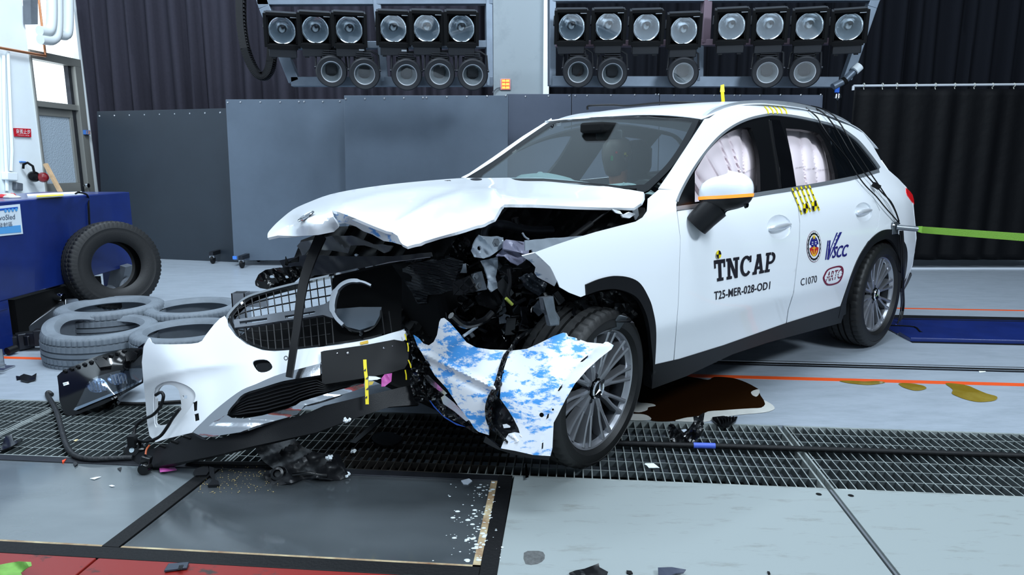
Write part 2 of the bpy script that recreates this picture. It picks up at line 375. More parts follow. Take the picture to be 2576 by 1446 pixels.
# ---- glass pit covers at front left
GLS=bpy.data.materials.new('dusty_pit_glass'); GLS.use_nodes=True
nt=GLS.node_tree; L=nt.links.new; b=nt.nodes['Principled BSDF']; b.inputs['Roughness'].default_value=.12; b.inputs['Base Color'].default_value=S(120,126,130); b.inputs['Specular IOR Level'].default_value=.7
tc=nt.nodes.new('ShaderNodeTexCoord'); n=nt.nodes.new('ShaderNodeTexNoise'); n.inputs['Scale'].default_value=1.6; n.inputs['Detail'].default_value=7
mp=nt.nodes.new('ShaderNodeMapping'); mp.inputs['Scale'].default_value=(.6,1.6,1); L(tc.outputs['Object'],mp.inputs[0]); L(mp.outputs[0],n.inputs['Vector'])
rp=nt.nodes.new('ShaderNodeMapRange'); rp.inputs[1].default_value=.3; rp.inputs[2].default_value=.72; rp.inputs[3].default_value=.08; rp.inputs[4].default_value=.38; L(n.outputs['Fac'],rp.inputs[0])
g=nt.nodes.new('ShaderNodeBsdfTransparent'); g.inputs[0].default_value=(.75,.82,.85,1)
gl=nt.nodes.new('ShaderNodeBsdfGlossy'); gl.inputs['Roughness'].default_value=.10
fr=schlick(nt)
m1=nt.nodes.new('ShaderNodeMixShader'); L(fr.outputs[0],m1.inputs[0]); L(g.outputs[0],m1.inputs[1]); L(gl.outputs[0],m1.inputs[2])
mx=nt.nodes.new('ShaderNodeMixShader'); L(rp.outputs[0],mx.inputs[0]); L(m1.outputs[0],mx.inputs[1]); L(b.outputs[0],mx.inputs[2]); L(mx.outputs[0],nt.nodes['Material Output'].inputs[0])
DUSTY=GLS.copy(); DUSTY.name='dustier_pit_glass'
for nn in DUSTY.node_tree.nodes:
    if nn.type=='MAP_RANGE': nn.inputs[3].default_value=.4; nn.inputs[4].default_value=.92
    if nn.type=='BSDF_PRINCIPLED': nn.inputs['Base Color'].default_value=S(120,128,132)
SEAL=M('black_seal_strip',S(12,13,15),.55,spec=.25,bump=.1,bscale=90)
c1,c2=fl_of(Pz(520,1193))[0],fl_of(Pz(262,1391))[0]
rd0,rd1=fl_of(Pz(300,1378))[1],fl_of(Pz(300,1408))[1]
def cs(d): return c1+(c2-c1)*(d-2.62)/(2.03-2.62)
def bs(d): return sB+(sB2-sB)*(d-ND)/(fl_of(Pz(1228,1446))[1]-ND)
for nm,a,bb,lab in (('glass_cover',lambda d:-4.5,cs,'dusty grey glass pit cover at the lower left corner'),('glass_cover',cs,bs,'dark wet glass pit cover between the two black seal strips')):
    t=thing(nm,lab,'glass panel',FL((a(2.3)+bb(2.3))/2,2.3,-.02))
    quad_slab([FL(a(rd0)+.035,rd0),FL(bb(rd0)-.03,rd0),FL(bb(ND-.05)-.03,ND-.05),FL(a(ND-.05)+.035,ND-.05)],-.001,.018).build('pane',DUSTY if a(2)<-4 else GLS,t,smooth=0)
    m=MB(); quad_slab([FL(a(rd0)+.035,rd0),FL(bb(rd0)-.03,rd0),FL(bb(rd0+.012)-.03,rd0+.012),FL(a(rd0+.012)+.035,rd0+.012)],.0004,.002,m)
    if a(2)>-4: quad_slab([FL(bb(rd0)-.055,rd0),FL(bb(rd0)-.03,rd0),FL(bb(ND-.05)-.03,ND-.05),FL(bb(ND-.05)-.055,ND-.05)],.0004,.002,m)
    m.build('edge_tape',M('rusty_cream_edge',S(190,176,140),.6,var=.5,vscale=9,col2=S(120,84,56)),t,smooth=0)
strips=thing('seal_strip','black rubber seal strips around the glass pit covers','seal strip',FL(-1.2,2.0,0))
quad_slab([FL(cs(rd0)-.03,rd0),FL(cs(rd0)+.03,rd0),FL(cs(ND-.05)+.03,ND-.05),FL(cs(ND-.05)-.03,ND-.05)],.004,.02).build('strip',SEAL,strips,bevel=.002)
quad_slab([FL(bs(1.5)-.028,1.5),FL(bs(1.5)+.028,1.5),FL(bs(ND)+.028,ND),FL(bs(ND)-.028,ND)],.004,.02).build('strip',SEAL,strips,bevel=.002)
quad_slab([FL(-4.5,rd0-.065),FL(bs(rd0)-.028,rd0-.065),FL(bs(rd0)-.028,rd0),FL(-4.5,rd0)],.003,.02).build('strip',SEAL,strips,bevel=.002)
quad_slab([FL(-4.5,ND-.05),FL(bs(ND)-.028,ND-.05),FL(bs(ND)-.028,ND),FL(-4.5,ND)],.003,.02).build('strip',DARKM,strips,bevel=.002,label='grey metal strip along the grating')
REDM=masked('chipped_red_paint',S(132,30,24),S(52,42,40),6,.55,.62,(1,2,1),.4,rough2=.6)
t=thing('red_steel_beam','chipped red painted steel beam along the lower left edge','steel beam',FL(-1.5,1.7,0))
sr=fl_of(Pz(230,1420))[0]
quad_slab([FL(-4.5,1.40),FL(sr-.004,1.40),FL(sr-.004,rd0-.07),FL(-4.5,rd0-.07)],.006,.05).build('segment',REDM,t,bevel=.003)
quad_slab([FL(sr+.004,1.40),FL(bs(1.5)-.03,1.40),FL(bs(1.5)-.03,rd0-.07),FL(sr+.004,rd0-.07)],.006,.05).build('segment',REDM,t,bevel=.003)
# ---- orange floor lines, rail grooves, blue track
ORG=masked('orange_floor_tape',S(226,84,32),S(180,70,34),12,.6,.7,(1,5,1),.4)
def floorline(name,s0,s1,d0,d1,mat,label,cat,z=.002,h=.002):
    return quad_slab([FL(s0,d0),FL(s1,d0),FL(s1,d1),FL(s0,d1)],z,h).build(name,mat,smooth=0,label=label,cat=cat)
floorline('floor_tape',.35,5,4.02,4.075,ORG,'orange floor line running right from under the car','floor line')
floorline('floor_tape',-4.2,-2.0,4.005,4.05,ORG,'orange floor line left of the stacked tyres','floor line')
floorline('floor_tape',2.6,7,6.17,6.21,ORG,'far orange floor line behind the rear wheel','floor line')
t=thing('rail_groove','dark guide rail groove set in the floor under the car','rail',FL(3,4.42,0))
floorG=[(4.30,4.325,DARKM),(4.345,4.37,BLKM),(4.395,4.41,ALU)]
for d0,d1,m in floorG: quad_slab([FL(-.2,d0),FL(6,d0),FL(6,d1),FL(-.2,d1)],.003,.003).build('rail',m,t,smooth=0)
BLUE=M('blue_steel_paint',S(20,42,112),.35,coat=.3,var=.25,vscale=4)
d1=fl_of(Pz(2400,862))[1]; d2=fl_of(Pz(2400,845))[1]; d3=fl_of(Pz(2400,806))[1]; d4=fl_of(Pz(2400,797))[1]
t=thing('blue_track','blue painted steel track behind the rear wheel','track',FL(4,5.2,0))
sT=fl_of(Pz(2235,830))[0]
quad_slab([FL(sT,d2),FL(7,d2),FL(7,d3),FL(sT,d3)],.012,.01).build('track_plate',BLUE,t,bevel=.002)
quad_slab([FL(sT,d1),FL(7,d1),FL(7,d2-.02),FL(sT,d2-.02)],.03,.03).build('track_edge',BLUE,t,bevel=.004)
quad_slab([FL(sT,d2-.015),FL(7,d2-.015),FL(7,d2-.004),FL(sT,d2-.004)],.014,.014).build('steel_lip',ALU,t,smooth=0)
quad_slab([FL(sT,d3+.01),FL(7,d3+.01),FL(7,d4),FL(sT,d4)],.008,.008).build('steel_lip',DARKM,t,smooth=0)
MB().tube([Pz(x,y,.016) for x,y in cr([(2240,818),(2300,822),(2324,838),(2400,846),(2520,850)],4)],.006,6).build('track_cable',BLKM,t)
quad_slab([FL(sT,d1-.03),FL(7,d1-.03),FL(7,d1),FL(sT,d1)],.004,.004).build('shadow_gap',BLKM,t,smooth=0)
quad_slab([FL(sT,d3-.05),FL(7,d3-.05),FL(7,d3-.03),FL(sT,d3-.03)],.0135,.003).build('black_line',BLKM,t,smooth=0)
# ---- rolling partition screens
PANM=M('grey_blue_panel',S(85,97,111),.45,var=.12,vscale=2,bump=.02,bscale=160)
PANM2=M('slate_panel',S(34,43,53),.5,var=.15,vscale=2,bump=.02,bscale=160); PANM3=M('grey_blue_panel_lilac',S(80,88,104),.45,var=.12,vscale=2)
def screen(label,tl,tr,br,bl,Y0,Y1,mat,seams=(),rivets=(),lower=True):
    def at(px,py):     # slanted vertical plane between the two depths
        x0,x1=tl[0],tr[0]; k=(px-x0)/(x1-x0); return PY(px,py,Y0+(Y1-Y0)*k)
    A,B=at(*tl),at(*tr); Cc,D=at(*br),at(*bl); ztop=(A.z+B.z)/2; zb=(Cc.z+D.z)/2
    t=thing('partition_screen',label,'partition',(A+B)/2*1-Vector((0,0,(A.z+B.z)/2-0.0)),'rolling partition screens')
    w=(B-A); w.z=0; dirx=w.normalized(); nrm=Vector((-dirx.y,dirx.x,0)); nrm=nrm if nrm.y>0 else -nrm
    cuts=[0]+list(seams)+[1]
    for a,b in zip(cuts[:-1],cuts[1:]):
        p=[A+w*(a+.001),A+w*(b-.001)]; q=[D+(Cc-D)*(a+.001),D+(Cc-D)*(b-.001)]
        MB().hexa([q[0],q[1],q[1]+nrm*.03,q[0]+nrm*.03],[p[0],p[1],p[1]+nrm*.03,p[0]+nrm*.03]).build('panel',mat,t,bevel=.004)
    for a,b in ((0,.02),(.98,1)):
        MB().hexa([D+(Cc-D)*a+nrm*.03,D+(Cc-D)*b+nrm*.03,D+(Cc-D)*b+nrm*.07,D+(Cc-D)*a+nrm*.07],[A+w*a+nrm*.03,A+w*b+nrm*.03,A+w*b+nrm*.07,A+w*a+nrm*.07]).build('upright',DARKM,t)
    m=MB()
    for px,py in rivets:
        c=at(px,py)-nrm*.001; m.lathe([(.0,.008),(.009,.006),(.013,0)],8,frame(dirx,Vector((0,0,1)),-nrm,c))
    if rivets: m.build('screw_heads',ALU,t,kind='stuff')
    if lower:
        for k in (.12,.86):
            c=D+(Cc-D)*k; 
            m=MB(); m.bar(Vector((c.x,c.y-.28,.13))+nrm*.05,Vector((c.x,c.y+.35,.13))+nrm*.05,.05,.05); fr_=m.build('foot_rail',DARKM,t)
            m=MB(); m.bar(c+nrm*.05,Vector((c.x,c.y,.12))+nrm*.05,.05,.05); m.build('foot_post',DARKM,t)
            for dy in (-.24,.3):
                cw=MB(); o=Vector((c.x,c.y+dy,.0))+nrm*.05
                cw.lathe([(.0,-.018),(.045,-.018),(.052,-.01),(.052,.01),(.045,.018),(0,.018)],16,frame(Vector((0,1,0)),Vector((0,0,1)),Vector((1,0,0)),o+Vector((0,0,.052))))
                wheel=cw.build('caster_wheel',BLK,fr_)
                MB().box(o+Vector((0,0,.09)),(.06,.05,.03)).build('caster_fork',ALU,fr_)
    return t
screen('dark slate partition screen at left behind the blue bench',(243,280),(585,270),(600,664),(262,664),9.3,8.75,PANM2,rivets=[(250+k*38,292-k*1.1) for k in range(9)],lower=True)
screen('grey partition screen right of the slate one, blue tape at its lower corner',(567,250),(872,246),(884,655),(588,655),8.43,8.40,PANM,rivets=[(573,258),(605,257),(655,257),(705,257),(752,256),(765,256),(812,256),(855,255)])
screen('wide grey partition screen behind the crumpled bonnet',(865,240),(1279,234),(1276,655),(872,655),8.22,8.22,PANM,rivets=[(870,249),(918,249),(967,248),(1016,247),(1064,246),(1073,246),(1124,244),(1174,243),(1225,242),(1272,241)])
screen('longest partition screen behind the car roof, with two seams',(1276,236),(2072,229),(2052,655),(1276,655),8.62,8.75,PANM3,seams=(.202,.479),rivets=[(1322,243),(1380,242),(1432,241),(1447,241),(1477,241),(1537,240),(1597,239),(1650,238),(1657,238),(1696,240),(1746,240),(1797,240),(1848,240),(1862,240),(1912,240),(1964,239),(2015,239),(2065,238)])
MB().box(PY(591,648,8.39),(.05,.02,.04)).build('tape_piece',M('blue_tape',S(70,130,220),.5),label='blue tape piece on the lower corner of the grey screen',cat='tape',smooth=0)
# ---- curtains
def curtain(name,label,p0,p1,ztop,zbot,mat,waves,amp,seed,hem=.0,flare=1.0,thick=.004,rows=26):
    r=random.Random(seed); p0,p1=Vector(p0),Vector(p1); w=p1-p0; L=w.length; d=w.normalized(); nrm=Vector((-d.y,d.x,0)); N=waves*9
    ph=[r.uniform(-.9,.9) for _ in range(waves+2)]; am=[r.uniform(.55,1.25) for _ in range(waves+2)]; drift=[r.uniform(-1,1) for _ in range(waves+2)]
    R=[]
    for j in range(rows+1):
        k=j/rows; z=ztop+(zbot-ztop)*k; row=[]
        for i in range(N+1):
            x=i/N*waves; a=int(x); fr=x-a; s=fr*fr*(3-2*fr)
            pa=ph[a]*(1-s)+ph[a+1]*s; A=am[a]*(1-s)+am[a+1]*s; dr=drift[a]*(1-s)+drift[a+1]*s
            q=math.sin(2*math.pi*x+pa*1.2+dr*k*1.5*flare); q=math.copysign(abs(q)**.75,q)
            o=amp*A*(.55+.6*k)*q+amp*.35*math.sin(2*math.pi*x*.31+3*pa+k*2)
            row.append(p0+d*(L*i/N)+nrm*o+Vector((0,0,z)))
        R.append(row)
    return MB().grid(R).build(name,mat,label=label,cat='curtain',smooth=60,solid=thick)
CURT=M('charcoal_curtain',S(48,47,56),.9,var=.12,vscale=30,spec=.1); CURTD=M('black_curtain',S(20,22,28),.9,spec=.1)
a=PY(196,0,9.55); b=PY(1260,0,10.0); curtain('stage_curtain','charcoal pleated curtain hanging behind the left partition screens',(a.x,a.y,0),(b.x,b.y,0),4.2,.02,CURT,23,.11,3)
a=PY(1370,0,10.0); b=PY(2120,0,9.9); curtain('stage_curtain','black curtain hanging behind the right lamp frame',(a.x,a.y,0),(b.x,b.y,0),4.2,.02,CURTD,20,.06,5)
a=PY(2095,0,9.7); b=PY(2800,0,9.3); curtain('stage_curtain','tall black pleated curtain at the upper right',(a.x,a.y,0),(b.x,b.y,0),4.2,.02,CURTD,15,.09,9)
VIN=M('black_vinyl',S(9,10,13),.6,bump=.35,bscale=7,spec=.15)
ry=8.25; A=PY(2147,216,ry); B=PY(2700,211,ry); zt=A.z-.035
curtain('vinyl_curtain','black vinyl curtain hooked on the white rod at right',(A.x+.01,ry,0),(B.x,ry,0),zt,.10,VIN,9,.018,12,flare=.3)
t=thing('curtain_rod','white curtain rod with hooks above the vinyl curtain','curtain rod',A)
m=MB(); m.tube([A,Vector((B.x,ry,B.z))],.014,10); m.tube([A+Vector((0,0,-.0)),A+Vector((0,0,-.05))],.016,8); m.build('rod',M('white_rod',S(215,220,226),.35,.3),t)
for px in (2173,2220,2256,2305,2353,2402,2451,2497,2551):
    c=PY(px,214,ry); pts=[c+Vector((0,.021*math.cos(q),.021*math.sin(q))) for q in [k*math.pi/5 for k in range(9)]]+[c+Vector((.006,-.0,-.05))]
    MB().tube(pts,.005,6).build('hook',M('hook_plastic',S(190,190,180),.5) if px==2173 else bpy.data.materials['hook_plastic'],t)
q0=PY(2285,676,8.15);q1=PY(2700,673,8.15)
MB().bar(Vector((q0.x,8.15,q0.z)),Vector((q1.x,8.15,q0.z)),.03,.03).build('floor_rail',M('white_rail',S(205,212,220),.4),label='low white rail along the foot of the vinyl curtain',cat='rail')
# ---- white pillar between the lamp frames
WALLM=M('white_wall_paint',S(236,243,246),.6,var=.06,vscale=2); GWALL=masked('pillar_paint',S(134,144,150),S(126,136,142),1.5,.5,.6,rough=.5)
a=PY(1241,120,9.3); b=PY(1366,120,9.3); c=PY(1381,120,9.3)
t=thing('wall_pillar',None,None,(a.x,9.3,0),kind='structure'); tag(t,'pale pillar standing between the two lamp frames')
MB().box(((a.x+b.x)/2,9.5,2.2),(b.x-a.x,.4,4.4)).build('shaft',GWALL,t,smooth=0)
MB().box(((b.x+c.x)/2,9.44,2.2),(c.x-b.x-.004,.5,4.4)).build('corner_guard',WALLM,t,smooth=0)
# wall behind the curtains
MB().box((0,11.2,2.2),(19,.2,4.4)).build('wall_back',M('dark_back_wall',S(60,64,70),.8),kind='structure',smooth=0,label='dark back wall behind the curtains')
# LED counter on the pillar
t=thing('led_sign','small red and yellow LED sign on the pale pillar','sign',PY(1270,226,9.25))
fx=lambda px,py,o=0:PY(px,py,9.28+o)
MB().hexa([fx(1258,227),fx(1285,227),fx(1285,227,.06),fx(1258,227,.06)],[fx(1258,198),fx(1285,198),fx(1285,198,.06),fx(1258,198,.06)]).build('case',M('led_case',S(190,150,150),.5),t,bevel=.01)
m=MB(); m.hexa([fx(1262,224,-.004),fx(1282,224,-.004),fx(1282,224),fx(1262,224)],[fx(1262,199,-.004),fx(1282,199,-.004),fx(1282,199),fx(1262,199)]); m.build('red_field',M('led_red',(1,.05,.01,1),.5,emit=1.6),t,smooth=0)
m=MB()
for k in range(3):
    y=199.5+k*8.6; letters(m,'88:88',[fx(1263,y+6.4,-.006),fx(1281,y+6.4,-.006),fx(1281,y+.6,-.006),fx(1263,y+.6,-.006)])
m.build('digits',M('led_yellow',(1,.55,.08,1),.5,emit=3.),t,smooth=0)
MB().tube([fx(1258,220),fx(1250,222,-.01),fx(1243,228,-.01),fx(1240,233,-.01)],.008,6).build('cable',GREYPL,t)

a=FL(7.9,-2.5); b=FL(7.6,11.6)
curtain('side_curtain','black curtain along the right side of the hall',(a.x,a.y,0),(b.x,b.y,0),8.0,.02,CURTD,30,.07,15,rows=6)
# ================================================================ LEFT WALL WITH DOOR
WS=-6.6
_wp=FL(WS,0)
wallS=plane_surf(_wp,(HX,HY,0))
def wq(pts,off=0.): return [wallS(x,y,off) for x,y in pts]
INW=Vector((HX,HY,0))
def wpanel(pts,out,th,mb=None):     # prism standing `out` proud of the wall plane
    mb=mb or MB(); P=[wallS(x,y)+INW*out for x,y in pts]; return mb.prism(P,-INW*th)
t=thing('wall_left',None,None,FL(WS,8,0),kind='structure'); tag(t,'bright white side wall with conduits at left')
wa=FL(WS,4,0); we=wallS(92,300); wf=FL(WS,12,0); up=Vector((0,0,1))
m=MB(); m.prism([wa,Vector((we.x,we.y,0)),Vector((we.x,we.y,7)),wa+up*7],-INW*.3); m.build('wall_section',WALLM,t,smooth=0)
dd=wallS(216,300); hd=wallS(140,150)
m=MB(); m.prism([Vector((dd.x,dd.y,0)),wf,wf+up*7,Vector((dd.x,dd.y,7))],-INW*.3); m.build('wall_section',WALLM,t,smooth=0)
e0=Vector((we.x,we.y,0)); e1=Vector((dd.x,dd.y,0)); zh=hd.z+.06
zc=wallS(150,0).z
m=MB(); m.prism([e0+up*(zc+.1),e1+up*(zc+.1),e1+up*7,e0+up*7],-INW*.3); m.build('wall_section',WALLM,t,smooth=0)
DAY=M('daylight_panel',(.86,.95,1,1),.5,emit=1.5); DAY2=M('frosted_daylight_glass',S(200,214,224),.45,emit=.9,bump=.2,bscale=30)
FRM=M('door_frame_metal',S(150,150,145),.4,.5)
t=thing('window_1',None,None,e0+up*zh,kind='structure'); tag(t,'bright high window strips above the left door')
def lerp(a,b,k): return a+(b-a)*k
for k in range(4):
    z0=lerp(zh,zc,k/4)+.01; z1=lerp(zh,zc,(k+1)/4)-.01
    MB().prism([e0+up*z0-INW*.1,e1+up*z0-INW*.1,e1+up*z1-INW*.1,e0+up*z1-INW*.1],-INW*.03).build('pane',DAY,t,smooth=0)
MB().prism([e0+up*zh-INW*.14,e1+up*zh-INW*.14,e1+up*(zc+.1)-INW*.14,e0+up*(zc+.1)-INW*.14],-INW*.03).build('backing',WALLM,t,smooth=0)
t=thing('door_1',None,None,e0,kind='structure'); tag(t,'metal framed door with frosted panes in the left wall')
def hb(name,k0,k1,z0,z1,out,th,mat,par=None):
    a,b=lerp(e0,e1,k0),lerp(e0,e1,k1)
    return MB().prism([a+up*z0+INW*out,b+up*z0+INW*out,b+up*z1+INW*out,a+up*z1+INW*out],-INW*th).build(name,mat,par or t,smooth=0,bevel=.004)
zt=wallS(140,262).z; 
hb('door_head',0,1,zh-.1,zh,.02,.2,FRM); hb('jamb',.86,1,0,zh-.1,.02,.2,FRM); hb('jamb',0,.03,0,zh-.1,.02,.2,FRM)
hb('transom',.03,.86,zt-.05,zt+.02,.0,.16,FRM)
hb('transom_pane',.03,.80,zt+.02,zh-.1,-.1,.02,DAY); hb('reveal',.80,.86,0,zh-.1,-.04,.12,DARKM)
zb=wallS(140,462).z; ztp=zt-.05
lf=hb('door_leaf',.03,.82,0,zb,-.05,.05,FRM); hb('top_rail',.03,.82,ztp-.1,ztp,-.05,.05,FRM); hb('side_rail',.74,.82,zb,ztp-.1,-.05,.05,FRM)
hb('frosted_pane',.03,.74,zb,ztp-.1,-.07,.02,M('frosted_door_glass',S(150,164,176),.5,bump=.5,bscale=60,emit=.12))
kp=lerp(e0,e1,.80)+up*(zb-.04)+INW*.02
MB().lathe([(0,.05),(.03,.045),(.035,.02),(.015,0),(.0,-.04)],16,frame(up,INW.cross(up)*-1,INW,kp)).build('door_knob',CHROME,t)
# copper pipe, insulated pipes, conduits
COP=M('copper_pipe',S(208,140,100),.3,.6)
t=thing('copper_pipe','thin copper pipe running across the white left wall','pipe',wallS(60,130,-.1))
MB().tube([wallS(-60,112)+INW*.06,wallS(103,141)+INW*.06,wallS(103,141)+INW*.06+up*.0],.016,10).build('run',COP,t)
a=wallS(103,141)+INW*.06; MB().tube([a,a+up*.9],.014,10).build('riser',COP,t)
PIPE=M('pipe_lagging',S(206,212,214),.6)
t=thing('insulated_pipes','white lagged pipes bending beside the high window','pipe',wallS(100,90)+INW*.1)
for x,yb,xx in ((88,60,60),(103,82,62),(131,70,110)):
    a=wallS(x,-40)+INW*.22; b=wallS(x,yb)+INW*.22; c=wallS(xx,yb+18)+INW*.2
    MB().tube(cr([a,lerp(a,b,.9),lerp(b,c,.3)-up*.06,c],5),.058,12).build('pipe',PIPE,t)
m=MB(); m.prism([wallS(x,y)+INW*.12 for x,y in ((53,0),(72,0),(72,62),(55,62))],-INW*.1); m.build('bracket',GREYPL,t)
t=thing('wall_conduit','pale grey conduits with a junction box on the left wall','conduit',wallS(15,460)+INW*.03)
for pts in (((3,140),(5,300),(12,480)),((14,130),(24,380),(22,430))): MB().tube([wallS(x,y)+INW*.03 for x,y in pts],.018,8).build('conduit',WALLM,t)
m=MB(); m.prism([wallS(x,y)+INW*.08 for x,y in ((2,432),(30,434),(30,455),(3,452))],-INW*.08); m.build('junction_box',WALLM,t,bevel=.01)
m=MB(); m.prism([wallS(x,y)+INW*.06 for x,y in ((30,458),(47,461),(47,480),(30,478))],-INW*.06); m.build('socket',GREYPL,t,bevel=.01)
t=thing('red_wall_sign','red sign with white characters on the white left wall','sign',wallS(53,343)+INW*.01)
m=MB(); m.prism([wallS(x,y)+INW*.02 for x,y in ((32,322),(74,324),(75,345),(34,343))],-INW*.015); m.build('plate',M('sign_red',S(196,24,40),.4),t,smooth=0)
m=MB(); letters(m,'來賓止步',[wallS(x,y)+INW*.024 for x,y in ((36,336),(72,338),(71.5,326),(35,324))]); letters(m,'visitors stop',[wallS(x,y)+INW*.024 for x,y in ((39,341),(69,342.5),(69,339.5),(39,338))]); m.build('lettering',M('sign_white',S(240,236,236),.5),t,smooth=0)
t=thing('number_plate','small blue number plate on the steel post beside the curtain','sign',wallS(212,338))
m=MB(); m.prism([wallS(x,y)+INW*.06 for x,y in ((205,327),(217,328),(217,339),(206,338))],-INW*.05); m.build('plate',M('sign_blue',S(60,110,180),.5),t,smooth=0)
m=MB(); letters(m,'138',[wallS(x,y)+INW*.063 for x,y in ((206,337),(216,338),(216,329),(206,328))]); m.build('lettering',M('sign_orange',S(240,170,90),.5),t,smooth=0)
t=thing('ear_muffs','black and red ear muffs hung on a white wall hook','ear muffs',wallS(66,440)+INW*.1)
c=wallS(60,424)+INW*.08; MB().tube([c+Vector((-.04,-.06,.0)),c+Vector((-.03,-.06,.05)),c+Vector((.02,-.06,.07)),c+Vector((.07,-.05,.03)),c+Vector((.08,-.05,-.05))],.014,8).build('headband',BLKM,t)
c=wallS(66,444)+INW*.1; MB().lathe([(0,.05),(.05,.045),(.065,.02),(.065,-.02),(.0,-.03)],18,frame(Vector((.9,.4,0)).normalized(),up,Vector((.4,-.9,0)).normalized(),c)).build('ear_cup',BLKG,t)
MB().lathe([(0,.05),(.045,.04),(.06,.02),(.06,0),(.0,-.01)],18,frame(Vector((.9,.4,0)).normalized(),up,Vector((.4,-.9,0)).normalized(),c+Vector((.09,.03,-.01)))).build('ear_cup',M('dark_red_plastic',S(120,16,24),.3,coat=.5),t)
MB().prism([wallS(x,y)+INW*.02 for x,y in ((48,405),(62,406),(62,409),(48,408))],-INW*.02).build('blue_label',M('label_blue',S(70,130,210),.5),label='tiny blue label strip above the ear muffs',cat='label',smooth=0)
m=MB(); a=wallS(106,520)+INW*.35; b=wallS(95,412)+INW*.1; m.bar(a,b,.05,.03); m.build('wooden_stick',M('raw_wood',S(214,178,138),.6,var=.25,vscale=20),label='pale wooden batten leaning by the door behind the blue bench',cat='batten')
# ================================================================ BLUE SLED BENCH
bx=-3.40
BL=thing('sled_bench','dark blue steel sled bench at the left edge','bench',(bx-.4,5,0))
X=Vector((1,0,0))
def bxx(name,x0,x1,y0,y1,z0,z1,mat,par,**k): return MB().box(((x0+x1)/2,(y0+y1)/2,(z0+z1)/2),(x1-x0,y1-y0,z1-z0)).build(name,mat,par,**k)
bxx('side_panel',bx-.03,bx,3.2,6.12,.36,1.01,BLUE,BL,bevel=.006); bxx('top_plate',bx-.75,bx-.031,3.2,6.12,.985,1.012,BLUE,BL,bevel=.004)
bxx('end_panel',bx-.75,bx-.031,6.09,6.12,.36,.98,BLUE,BL); bxx('leg',bx-.25,bx-.002,4.2,4.52,0,.36,BLUE,BL,bevel=.006); bxx('leg',bx-.2,bx-.002,5.92,6.1,0,.36,BLUE,BL,bevel=.006)
bxx('bolt_plate',bx-.2,bx+.003,4.3,4.5,.30,.335,BLUE,BL)
benchS=plane_surf((bx+.002,0,0),(1,0,0))
t=thing('poster','white and blue laminated poster on the blue bench','poster',benchS(20,590))
pq=lambda pts,o:[benchS(x,y)+Vector((o,0,0)) for x,y in pts]
MB().prism(pq([(-40,522),(49,513),(57,588),(-40,598)],.003),(-.002,0,0)).build('sheet',M('poster_white',S(224,236,244),.35),t,smooth=0)
PBL=M('poster_blue',S(30,90,190),.4); PSK=M('poster_sky',S(90,165,225),.4)
MB().prism(pq([(-40,529),(43,520),(43.5,525),(-40,534)],.005),(-.001,0,0)).build('band',PBL,t,smooth=0)
MB().prism(pq([(-40,575),(50,566),(52,584),(-40,592)],.005),(-.001,0,0)).build('band',PSK,t,smooth=0)
m=MB(); letters(m,'ServoSled',[benchS(x,y)+Vector((.006,0,0)) for x,y in ((-24,556),(36,551),(35,538),(-25,543))]); letters(m,'發射區',[benchS(x,y)+Vector((.006,0,0)) for x,y in ((-6,573),(30,569),(29,557),(-7,561))]); m.build('lettering',M('poster_ink',S(70,84,104),.5),t,smooth=0)
m=MB()
for k in range(4): m.disc(benchS(12+k*9,530-k)+Vector((.006,0,0)),(1,0,0),.012,10)
m.build('badges',PSK,t,smooth=0)
zT=1.012
t=thing('work_glove','red and grey work glove lying on the blue bench top','glove',Pz(20,497,zT))
for k,(x,y,r) in enumerate(((5,497,.03),(18,496,.035),(30,494,.03),(24,498,.028),(38,498,.022))): MB().lathe([(0,r*.9),(r*.8,r*.7),(r*1.2,r*.2),(r*1.1,0)],10,Matrix.Translation(Pz(x,y,zT))@Matrix.Rotation(k,4,'Z')@Matrix.Diagonal((1.5,.8,1,1))).build('finger' if k else 'palm',M('glove_red',S(180,40,50),.8) if k==0 else (bpy.data.materials['glove_red'] if k in (2,) else M('glove_grey%d'%k,S(190,186,182),.8)),t)
t=thing('test_card_board','white board with yellow target stickers on the blue bench','board',Pz(110,493,zT))
MB().hexa([Pz(70,497,zT),Pz(210,489,zT),Pz(205,485,zT),Pz(68,492,zT)],[p+up*.012 for p in (Pz(70,497,zT),Pz(210,489,zT),Pz(205,485,zT),Pz(68,492,zT))]).build('board',WALLM,t,smooth=0)
MB().hexa([Pz(92,496,zT+.013),Pz(160,492,zT+.013),Pz(158,489,zT+.013),Pz(92,492,zT+.013)],[p+up*.004 for p in (Pz(92,496,zT+.013),Pz(160,492,zT+.013),Pz(158,489,zT+.013),Pz(92,492,zT+.013))]).build('sticker',YEL,t,smooth=0)
MB().tube(cr([Pz(190,487,zT+.02),Pz(200,484,zT+.05),benchS(214,492)+X*.02,benchS(220,520)+X*.01,benchS(222,560)+X*.01,benchS(226,600)+X*.008],6),.007,6).build('bench_cable',BLKM,label='thin black cable hanging down the blue bench face',cat='cable')
